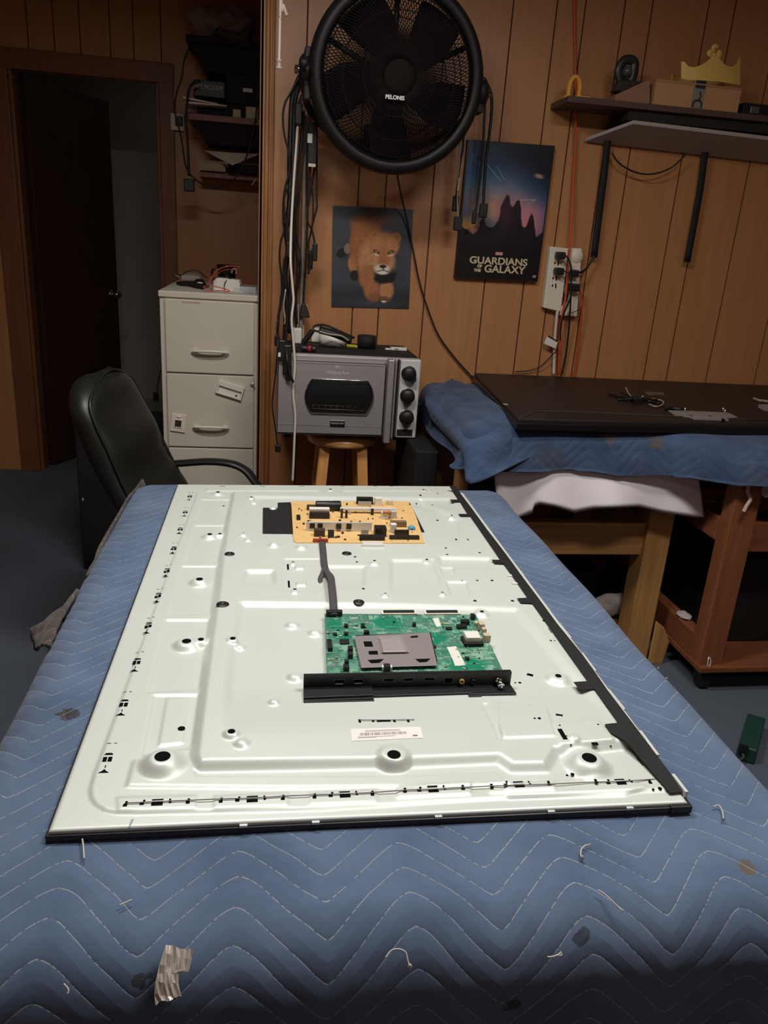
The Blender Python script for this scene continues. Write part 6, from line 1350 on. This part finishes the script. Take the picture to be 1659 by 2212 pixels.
# ================================================================ far bench with the second television
FZ = 0.84
t = thing('far_bench', 'pine lumber bench in front of the panelled wall under the second blue blanket', 'workbench', (1.0, 2.6, 0))
MB().box(0.66, 1.36, 2.25, 2.93, FZ-0.05, FZ-0.012).build('bench_top', M_pineh, t, bevel=0.003)
MB().box(0.646, 1.275, 2.262, 2.30, 0.405, 0.52).build('front_rail', M_pineh, t, bevel=0.003)
MB().box(0.70, 1.275, 2.262, 2.30, FZ-0.14, FZ-0.05).build('front_rail', M_pineh, t, bevel=0.003)
for x, y in ((1.272,2.24),(1.272,2.84)): MB().box(x, x+0.088, y, y+0.088, 0, FZ-0.05).build('leg', M_pine, t, bevel=0.004)
MB().box(0.61, 0.645, 2.26, 2.32, 0, FZ-0.09).build('leg', M_pine, t, bevel=0.004); MB().box(0.62, 0.70, 2.84, 2.91, 0, FZ-0.09).build('leg', M_pine, t, bevel=0.004)
MB().box(1.285, 1.325, 2.33, 2.84, 0.405, 0.52).build('side_rail', M_pineh, t, bevel=0.003)
mb = MB(); p = at(1385,1400,Y=2.22); mb.prism([(1.36,0.0),(1.415,0.0),(1.425,0.09),(1.395,0.145),(1.36,0.17)], 2.235, 2.225, 'y'); mb.build('foot_gusset', M_pine, t, bevel=0.003)
cart = thing('rolling_cart', 'reddish brown wooden cart on black casters right of the pine bench', 'cart', (1.8, 2.3, 0))
CZt = 0.775
MB().box(1.43, 2.7, 2.04, 2.85, CZt-0.04, CZt).build('cart_top', M_redh, cart, bevel=0.003)
for x, y in ((1.432,2.05),(2.55,2.05),(1.432,2.75)): MB().box(x, x+0.085, y, y+0.06, 0.085, CZt-0.04).build('post', M_red, cart, bevel=0.004)
MB().box(1.432, 1.475, 2.112, 2.75, 0.10, 0.19).build('side_rail', M_redy, cart, bevel=0.004)
MB().box(1.432, 1.475, 2.112, 2.75, 0.52, 0.60).build('side_rail', M_redy, cart, bevel=0.004)
MB().box(1.43, 2.65, 2.03, 2.75, 0.080, 0.10).build('bottom_shelf', M_redh, cart, bevel=0.003)
MB().box(1.518, 2.55, 2.06, 2.10, 0.50, 0.60).build('front_rail', M_redh, cart, bevel=0.004)
for x, y in ((1.475,2.08),(2.55,2.08),(1.475,2.70)):
    w_ = MB().cyl((x-0.014,y,0.030),(x+0.014,y,0.030), 0.030, n=28).build('caster', M_black, cart, bevel=0.003); MB().box(x-0.02, x+0.02, y-0.015, y+0.02, 0.055, 0.082).build('caster_fork', M_dkm, w_, bevel=0.002)
p = at(1530,1430,Y=2.045); tag(MB().tube([at(1531,1420,Y=2.043), at(1535,1424,Y=2.043), at(1534,1436,Y=2.043), at(1528,1440,Y=2.043), at(1531,1420,Y=2.043)], 0.0022, n=6, k=3).build('paper_loop', M_white), 'small white scrap stuck to the front corner of the wooden cart', 'scrap')
Q2 = quilt_mat('quilted_navy', rgb(72,90,120), rgb(54,69,96), vis=0.08, blotch=0.3, linew=0.0008,
     spots=((1.05,2.18,0.03,rgb(105,92,86)),(1.20,2.17,0.028,rgb(98,88,80)),(0.86,2.10,0.05,rgb(72,78,92)),(0.80,2.02,0.05,rgb(80,82,90)),(1.45,2.08,0.05,rgb(70,78,98)),(1.15,2.05,0.06,rgb(60,72,100)),(0.9,2.2,0.02,rgb(110,104,100))))
FB = (0.60, 2.85, 2.165, 2.97)
b2 = drape('moving_blanket', FB[0], FB[1], FB[2], FB[3], 0.852, 0.125, 0.06, Q2, seed=5, flare=0.12, lump=0.005)
for v in b2.data.vertices:                                    # over the deeper cart the front edge comes forward
    k = min(max((v.co.x-1.15)/0.35, 0), 1); k = k*k*(3-2*k)*min(max((2.6-v.co.y)/0.35, 0), 1); v.co.y -= 0.16*k; v.co.z += 0.012*k*(1 if v.co.z < 0.80 else 0)
tag(b2, 'darker blue worn moving blanket hanging over the far bench under the black television', 'blanket')
# hanging corner folds at the left front
def cloth_patch(rows, name, m_, parent=None, n=14):
    """rows: list of polylines (left to right); lofted smoothly"""
    mb = MB(); RR = []
    def cr(P, t):
        t *= len(P)-1; i = min(int(t), len(P)-2); f = t-i; p0 = P[max(i-1,0)]; p1 = P[i]; p2 = P[i+1]; p3 = P[min(i+2,len(P)-1)]
        return 0.5*((2*p1)+(p2-p0)*f+(2*p0-5*p1+4*p2-p3)*f*f+(3*p1-p0-3*p2+p3)*f**3)
    for r_ in rows: RR.append([cr(r_, i/n) for i in range(n+1)])
    V = []
    for j in range(n+1): V.append([cr([RR[k][i] for k in range(len(RR))], j/n) for i in range(n+1)])
    flat = [p for r_ in V for p in r_]; fc = [(j*(n+1)+i, j*(n+1)+i+1, (j+1)*(n+1)+i+1, (j+1)*(n+1)+i) for j in range(n) for i in range(n)]
    me = bpy.data.meshes.new(name); me.from_pydata([tuple(p) for p in flat], [], fc); cloth_uv(me, [(p.x+0.4*p.y, p.z+p.y) for p in flat])
    me.polygons.foreach_set('use_smooth', [True]*len(me.polygons)); me.materials.append(m_)
    o = bpy.data.objects.new(name, me); COL.objects.link(o)
    if parent: o.parent = parent
    md = o.modifiers.new('solid', 'SOLIDIFY'); md.thickness = 0.006; return o
T_ = lambda x, y, Y: at(x, y, Y=Y)
cloth_patch([[T_(975,818,2.93), T_(935,838,2.80), T_(918,860,2.68), T_(925,900,2.60)], [T_(1010,830,2.80), T_(965,870,2.62), T_(950,905,2.48), T_(965,945,2.42)], [T_(1070,870,2.45), T_(1030,905,2.30), T_(995,945,2.22), T_(1000,985,2.18)], [T_(1120,908,2.27), T_(1085,935,2.17), T_(1045,985,2.12), T_(1008,1042,2.09)], [T_(1180,925,2.30), T_(1150,950,2.22), T_(1110,985,2.16), T_(1058,1030,2.09)], [T_(1240,930,2.34), T_(1215,950,2.27), T_(1190,970,2.2), T_(1130,990,2.15)]], 'corner_drape', Q2, b2)
cloth_patch([[T_(925,858,2.70), T_(940,880,2.68), T_(970,900,2.60)], [T_(900,880,2.78), T_(930,930,2.72), T_(985,965,2.62)], [T_(905,905,2.80), T_(950,955,2.74), T_(1005,1000,2.64)]], 'side_drape', Q2, b2)
# foam sheet
t = thing('foam_sheet', 'white foam sheet hanging from under the far blanket', 'foam sheet', tuple(at(1300,1060,Y=2.16)))
M_foam = mat('white_foam', rgb(246,238,240), 0.85, noise=0.03, scale=10)
mb = MB(); n = 60; tops = []; 
top = [(1066,1000),(1150,985),(1300,985),(1400,998),(1507,1018)]; bot = [(1076,1116),(1090,1121),(1110,1122),(1150,1104),(1152,1092),(1165,1086),(1200,1092),(1240,1104),(1280,1096),(1330,1094),(1380,1092),(1430,1104),(1470,1110),(1519,1117)]
def interp(P, x):
    for a_, b_ in zip(P[:-1], P[1:]):
        if a_[0] <= x <= b_[0]: return a_[1]+(b_[1]-a_[1])*(x-a_[0])/(b_[0]-a_[0]+1e-9)
    return P[-1][1] if x > P[-1][0] else P[0][1]
def foam(u, v, off=0.0):
    xt = 1066+(1507-1066)*u; xb = 1076+(1519-1076)*u; yt = interp(top, xt); ybm = interp(bot, xb)
    Y = 2.185+0.012*math.sin(u*19)*v+0.02*math.sin(u*7+1)*v-0.03*v+off
    return at(xt+(xb-xt)*v, yt+(ybm-yt)*v, Y=Y)
mb.grid(foam, 90, 14); mb.build('foam_front', M_foam, t, solid=0.008)
mb = MB(); mb.grid(lambda u, v: foam(0.13+u*0.85, v*1.03, 0.022), 70, 8); mb.build('foam_back_layer', mat('white_foam2', rgb(196,188,188), 0.85), t, solid=0.006)
# second television face down
M_tvb = mat('tv_back_black', rgb(30,23,22), 0.5, noise=0.1, scale=30); M_tve = mat('tv_edge_black', rgb(17,15,16), 0.35)
tv2 = thing('large_television', 'large black flat television lying face down on the far bench', 'television', (1.5, 2.55, 0.855))
TZ = 0.885
tp = [at(1119,903,Z=TZ), at(1660,915,Z=TZ), at(1020,802,Z=TZ)]
poly = [(tp[0].x, tp[0].y), (2.25, tp[0].y+0.05), (2.25, 2.985), (tp[2].x, min(tp[2].y, 2.985))]
MB().prism(poly, TZ-0.028, TZ).build('back_shell', M_tvb, tv2, bevel=0.006, seg=3)
pe = [(tp[0].x-0.006, tp[0].y-0.012), (2.26, tp[0].y+0.038), (2.26, 2.99), (tp[2].x-0.008, 2.99)]
MB().prism(pe, TZ-0.034, TZ-0.012).build('screen_bezel', M_tve, tv2, bevel=0.003)
mb = MB(); P = [at(1125,902,Z=TZ+0.001), at(1146,893,Z=TZ+0.001), at(1160,888,Z=TZ+0.001), at(1300,892,Z=TZ+0.001), at(1470,900,Z=TZ+0.001), at(1659,908,Z=TZ+0.001)]; mb.tube(P, 0.0022, n=6, k=3); mb.build('moulded_ridge', mat('ridge_grey', rgb(62,56,56), 0.3), tv2)
mb = MB()
for r_ in range(4):
    for k in range(44): p = at(1180+k*4.2, 894+r_*3.0+k*0.08, Z=TZ+0.0006); mb._face([mb.bm.verts.new((p.x+dx, p.y+dy, TZ+0.0006)) for dx, dy in ((0,0),(0.0035,0),(0.0035,0.004),(0,0.004))])
mb.build('vent_holes', M_hole, tv2)
p = at(1094,873,Z=TZ+0.001); MB().box(p.x-0.010, p.x+0.004, p.y-0.012, p.y+0.012, TZ, TZ+0.001).build('side_sticker', M_cordg, tv2)
P = [at(x, y, Z=TZ+0.001) for x, y in ((1392,846),(1432,847),(1437,853),(1400,853))]; MB().prism([(p.x,p.y) for p in P], TZ, TZ+0.001).build('rating_label', mat('dim_label', rgb(96,84,78), 0.6), tv2)
# cable bundle on it
t = thing('cable_bundle', 'tied bundle of black and grey cables on the far television', 'cable bundle', tuple(at(1375,858,Z=TZ)))
q = lambda x, y, dz=0.006: at(x, y, Z=TZ+dz)
MB().tube([q(1316,851), q(1340,857), q(1365,860,0.012), q(1382,862,0.015), q(1400,866), q(1425,872)], 0.0045, n=8).tube([q(1335,863), q(1365,862,0.010), q(1385,860,0.016), q(1410,864), q(1425,862)], 0.0045, n=8).tube([q(1340,846), q(1355,853), q(1370,859,0.01)], 0.003, n=8).build('black_cables', M_cord, t)
MB().tube([q(1352,837,0.02), q(1358,850,0.015), q(1370,860,0.015), q(1390,863), q(1412,862), q(1428,865), q(1433,870), q(1428,876), q(1415,878), q(1402,873)], 0.0028, n=8).build('grey_cable', M_cordg, t)
MB().tube([q(1366,853,0.012), q(1372,858,0.02), q(1376,866,0.014)], 0.010, n=8).build('tape_band', M_black, t)
MB().tube([q(1388,857,0.01), q(1388,864,0.01)], 0.005, n=8).build('connector', M_cream, t)
t = thing('mounting_bracket', 'grey metal bracket plate with screws on the far television', 'bracket', tuple(at(1520,890,Z=TZ)))
M_brk = mat('zinc_bracket', rgb(165,160,158), 0.4, 0.5); P = [at(x, y, Z=TZ+0.003) for x, y in ((1442,886),(1480,887),(1572,891),(1594,901),(1560,903),(1500,902),(1458,897))]
MB().prism([(p.x,p.y) for p in P], TZ+0.001, TZ+0.003).build('bracket_plate', M_brk, t)
a_, b_ = at(1498,906,Z=TZ+0.003), at(1572,908,Z=TZ+0.003); MB().box(a_.x, b_.x, a_.y-0.002, a_.y+0.03, TZ+0.001, TZ+0.008).build('bracket_lip', M_brk, t, bevel=0.001)
mb = MB()
for x, y in ((1479,889),(1561,889),(1565,893)): p = at(x, y, Z=TZ+0.004); mb.cyl(p, p+Vector((0,0,0.014)), 0.004, n=10)
mb.build('screws', M_chrome, t)
mb = MB()
for x, y in ((1494,894),(1535,895),(1562,905)): p = at(x, y, Z=TZ+0.0085); mb.box(p.x-0.003, p.x+0.003, p.y-0.008, p.y+0.008, TZ+0.0025, TZ+0.0092 if y > 900 else TZ+0.0034)
mb.build('bracket_slots', M_hole, t)
wire('black_lead', [q(1436,883), q(1452,882), q(1470,884), q(1480,880)], 0.006, M_cord, 'thick black lead end lying left of the metal bracket', 'cable')
t = thing('small_bracket', 'white metal corner plate at the right edge on the far television', 'bracket', tuple(at(1650,878,Z=TZ)))
P = [at(x, y, Z=TZ+0.003) for x, y in ((1638,874),(1665,874),(1680,888),(1652,887),(1638,880))]; MB().prism([(p.x,p.y) for p in P], TZ+0.001, TZ+0.004).build('plate', M_alu, t)
wire('metal_chain', [q(1628,861), q(1640,865), q(1650,866), q(1662,868)], 0.005, M_cordg, 'grey braided end at the right edge on the far television', 'cable')
# white things at the right end of the far bench front
p = at(1650,1042,Y=2.03); tag(MB().box(p.x, p.x+0.2, 2.00, 2.04, p.z-0.006, p.z+0.002).build('white_strip', M_white, bevel=0.001), 'white strip at the right frame edge on the cart front', 'strip')
p = at(1660,1062,Y=2.03); tag(MB().cyl((p.x-0.012, 2.03, p.z+0.002), (p.x+0.2, 2.03, p.z+0.002), 0.020, n=24).build('paper_roll', M_white, bevel=0.003), 'white roll end under the white strip at the right frame edge', 'roll')
wire('tape_strip', [(1618,1040,2.035),(1615,1062,2.035),(1621,1078,2.03),(1613,1092,2.025),(1606,1106,2.02)], 0.006, mat('pinkish_strip', rgb(190,160,148), 0.6), 'pale twisted strip hanging on the front post of the cart', 'strip')
# stuff under the far bench
M_clut = mat('grey_clutter', rgb(96,92,94), 0.85)
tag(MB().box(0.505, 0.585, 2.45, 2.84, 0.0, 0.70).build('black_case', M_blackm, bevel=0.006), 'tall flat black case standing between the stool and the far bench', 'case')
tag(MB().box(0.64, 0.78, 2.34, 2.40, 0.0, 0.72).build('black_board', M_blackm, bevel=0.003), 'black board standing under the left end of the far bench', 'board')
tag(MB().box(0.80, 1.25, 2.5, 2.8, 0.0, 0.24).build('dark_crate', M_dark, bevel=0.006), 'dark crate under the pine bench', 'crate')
ce = at(1320,1300,Y=2.42); blob('crumpled_paper', (ce.x, 2.40, ce.z), 0.055, (1.3,0.8,0.75), mat('crumpled_white', rgb(170,158,152), 0.8), 'crumpled white paper beside the pine bench leg', 'paper', 12, 0.4, 3)
tag(MB().box(1.19, 1.30, 2.36, 2.48, 0.0, ce.z-0.05).build('scrap_block', M_red, bevel=0.004), 'brown block under the crumpled white paper', 'block')
ce = at(1448,1293,Y=2.55); blob('plastic_scrap', (ce.x+0.0, 2.5, 0.215), 0.025, (1,1.4,0.7), mat('crumpled_grey', rgb(150,144,142), 0.6), 'small pale plastic scrap on the far part of the cart side rail', 'scrap', 15, 0.3, 3)
ce = at(1510,1355,Y=2.16); blob('plastic_scrap', (1.455, 2.22, 0.197), 0.02, (1.2,1.6,0.5), mat('crumpled_clear', rgb(190,182,178), 0.3), 'shiny plastic scrap at the front of the cart side rail', 'scrap', 18, 0.3, 3)
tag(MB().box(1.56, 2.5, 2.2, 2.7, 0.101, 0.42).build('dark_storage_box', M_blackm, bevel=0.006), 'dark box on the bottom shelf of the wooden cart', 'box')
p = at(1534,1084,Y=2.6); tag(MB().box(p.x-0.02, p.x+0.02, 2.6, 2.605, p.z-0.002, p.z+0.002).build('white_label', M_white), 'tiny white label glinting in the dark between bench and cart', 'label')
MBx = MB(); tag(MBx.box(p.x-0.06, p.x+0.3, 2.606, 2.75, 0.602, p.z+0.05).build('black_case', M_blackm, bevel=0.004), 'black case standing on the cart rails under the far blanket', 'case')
# ---- green box with cord on the floor
t = thing('green_power_box', 'dark green power box standing on the carpet at the right edge', 'power box', tuple(at(1610,1650,Z=0)))
a_, b_ = at(1590,1628,Z=0.02), at(1632,1641,Z=0.02); d_ = (b_-a_); d_.z = 0; per = Vector((-d_.y, d_.x, 0)).normalized(); L_ = 0.19
M_grn = mat('dark_green_plastic', rgb(30,66,58), 0.5); lo2 = [a_, b_, b_+per*L_+Vector((0.02,0,0)), a_+per*L_+Vector((0.02,0,0))]
mb = MB(); mb.hull([(p.x,p.y,0.001) for p in lo2], [(p.x,p.y,0.050) for p in lo2]); mb.build('box_body', M_grn, t, bevel=0.006, seg=3)
f0 = a_.lerp(b_, 0.3)-per*0.002; MB().box(-0.012, 0.012, -0.004, 0.004, 0.012, 0.036, Matrix.Translation(f0) @ Matrix.Rotation(math.atan2(d_.y, d_.x), 4, 'Z')).build('cord_guard', M_blackm, t)
fz = lambda x, y, z=0.006: at(x, y, Z=z)
tag(MB().tube([Vector((a_.x+0.012,a_.y-0.004,0.030)), Vector((a_.x+0.010,a_.y-0.02,0.022)), fz(1587,1650,0.010), fz(1590,1670), fz(1604,1695), fz(1622,1725), fz(1640,1770)], 0.0045, n=8).build('green_cord', mat('green_cord', rgb(52,62,58), 0.5)), 'dark green cord leading from the green box along the carpet', 'cord')
p = at(1662,1745,Z=0.0); tag(MB().box(p.x, p.x+0.08, p.y-0.03, p.y+0.03, 0.001, 0.035).build('black_block', M_blackm, bevel=0.006), 'black block on the carpet at the right frame edge', 'block')
for i, (x, y, lb6) in enumerate(((1440,1465,'white crumb on the carpet near the caster of the cart'),(1536,1604,'pale crumb on the carpet beside the blanket edge'),(1545,1612,'white crumb on the carpet nearest to the green box'),(1422,1443,'tiny crumb on the carpet beside the bench leg foot'))):
    p = at(x, y, Z=0.003); tag(MB().ball(p, 0.0035, 5, (1.2,1,0.8)).build('floor_crumb', M_white), lb6, 'crumb', 'crumbs on the carpet')
# ================================================================ office chair left, black tower
M_lea = mat('black_leather', rgb(26,28,26), 0.42, noise=0.1, scale=25, bump=0.12, spec=0.4)
oc = thing('office_chair', 'black leather high backed office chair beyond the left end of the workbench', 'office chair', (-0.2, 2.25, 0))
CB = Matrix.Translation((-0.215, 2.25, 0.41)) @ Matrix.Rotation(R(-10), 4, 'Z')
def back(u, v, front):
    # u across (Y), v up; local: x thickness (toward seat +x), y width, z height
    w_ = 0.225*(1-0.10*v)*(1 if v < 0.8 else math.sqrt(max(0, 1-((v-0.8)/0.2)**2*0.85)))
    yy = (u*2-1)*w_; zz = 0.0+0.545*v
    edge = max(0, 1-abs(u*2-1)**3.5); ed2 = max(0, 1-(abs(v*2-1))**7)
    th = 0.062*(edge**0.5)*(ed2**0.5)
    lean = -0.26*v - 0.03*math.sin(v*math.pi)
    pil = 0.012*math.cos(v*math.pi*6)*edge if front else 0
    return CB @ Vector((lean+(th+pil if front else -th), yy, zz))
mb = MB(); nu, nv = 24, 40
for fr in (True, False): mb.grid(lambda u, v, fr=fr: back(u, v, fr), nu, nv)
bk = mb.build('backrest', M_lea, oc, weld=True, sub=1)
mb = MB(); mb.tube([back(0.04, v, True)+Vector((0.0,0,0.0)) for v in (0.05,0.25,0.45,0.65,0.8,0.9)]+[back(0.2,0.985,True), back(0.5,0.995,True), back(0.8,0.985,True)]+[back(0.96, v, True) for v in (0.9,0.7,0.4,0.1)], 0.005, n=8, k=4); mb.build('back_piping', M_lea, bk)
SB = Matrix.Translation((-0.10, 2.20, 0.44)) @ Matrix.Rotation(R(-10), 4, 'Z')
mb = MB(); mb.box(-0.22, 0.24, -0.23, 0.23, -0.05, 0.05, SB); mb.build('seat', M_lea, oc, bevel=0.045, seg=5)
MB().tube([at(330,1006,Y=2.50), at(400,1000,Y=2.47), at(455,997,Y=2.45), at(500,1002,Y=2.43), at(530,1016,Y=2.42), at(550,1040,Y=2.41), Vector((0.02,2.40,0.52)), Vector((-0.02,2.38,0.43))], 0, n=10, k=6, flat=(0.011,0.022,(0,0,1))).build('armrest', M_black, oc)
MB().tube([Vector((-0.36,2.06,0.60)), Vector((-0.27,2.02,0.61)), Vector((-0.16,1.985,0.61)), Vector((-0.10,1.98,0.56)), Vector((-0.14,2.03,0.43))], 0, n=10, k=6, flat=(0.011,0.022,(0,0,1))).build('armrest', M_black, oc)
MB().cyl((-0.10,2.22,0.10),(-0.10,2.22,0.40),0.028,n=20).build('gas_column', M_black, oc)
for k in range(5):
    a_ = R(72*k+20); e_ = Vector((-0.10+0.27*math.cos(a_), 2.22+0.27*math.sin(a_), 0.07)); lg = MB().tube([(-0.10,2.22,0.12), tuple(Vector((-0.10,2.22,0.11)).lerp(e_,0.6)), tuple(e_)], 0, n=8, k=3, flat=(0.022,0.014,(0,0,1))).build('star_leg', M_black, oc)
    MB().cyl((e_.x-0.022*math.sin(a_), e_.y+0.022*math.cos(a_), 0.026), (e_.x+0.022*math.sin(a_), e_.y-0.022*math.cos(a_), 0.026), 0.026, n=18).build('caster', M_black, lg)
t = thing('computer_tower', 'tall matt black box standing behind the office chair', 'computer tower', (-0.6, 2.98, 0))
a_ = at(181,1236,Z=0.0); zt3 = at(162,903,Y=a_.y).z
MB().box(a_.x+0.0, a_.x+0.22, a_.y, a_.y+0.35, 0.04, zt3).build('upper_case', M_blackm, t, bevel=0.008)
MB().box(a_.x+0.012, a_.x+0.21, a_.y+0.01, a_.y+0.34, 0.0, 0.04).build('plinth', M_blackm, t, bevel=0.003)
p = at(179,1078,Y=a_.y-0.001); MB().box(p.x-0.002, p.x+0.002, p.y-0.001, p.y+0.001, p.z-0.006, p.z+0.004).build('status_mark', M_white, t)
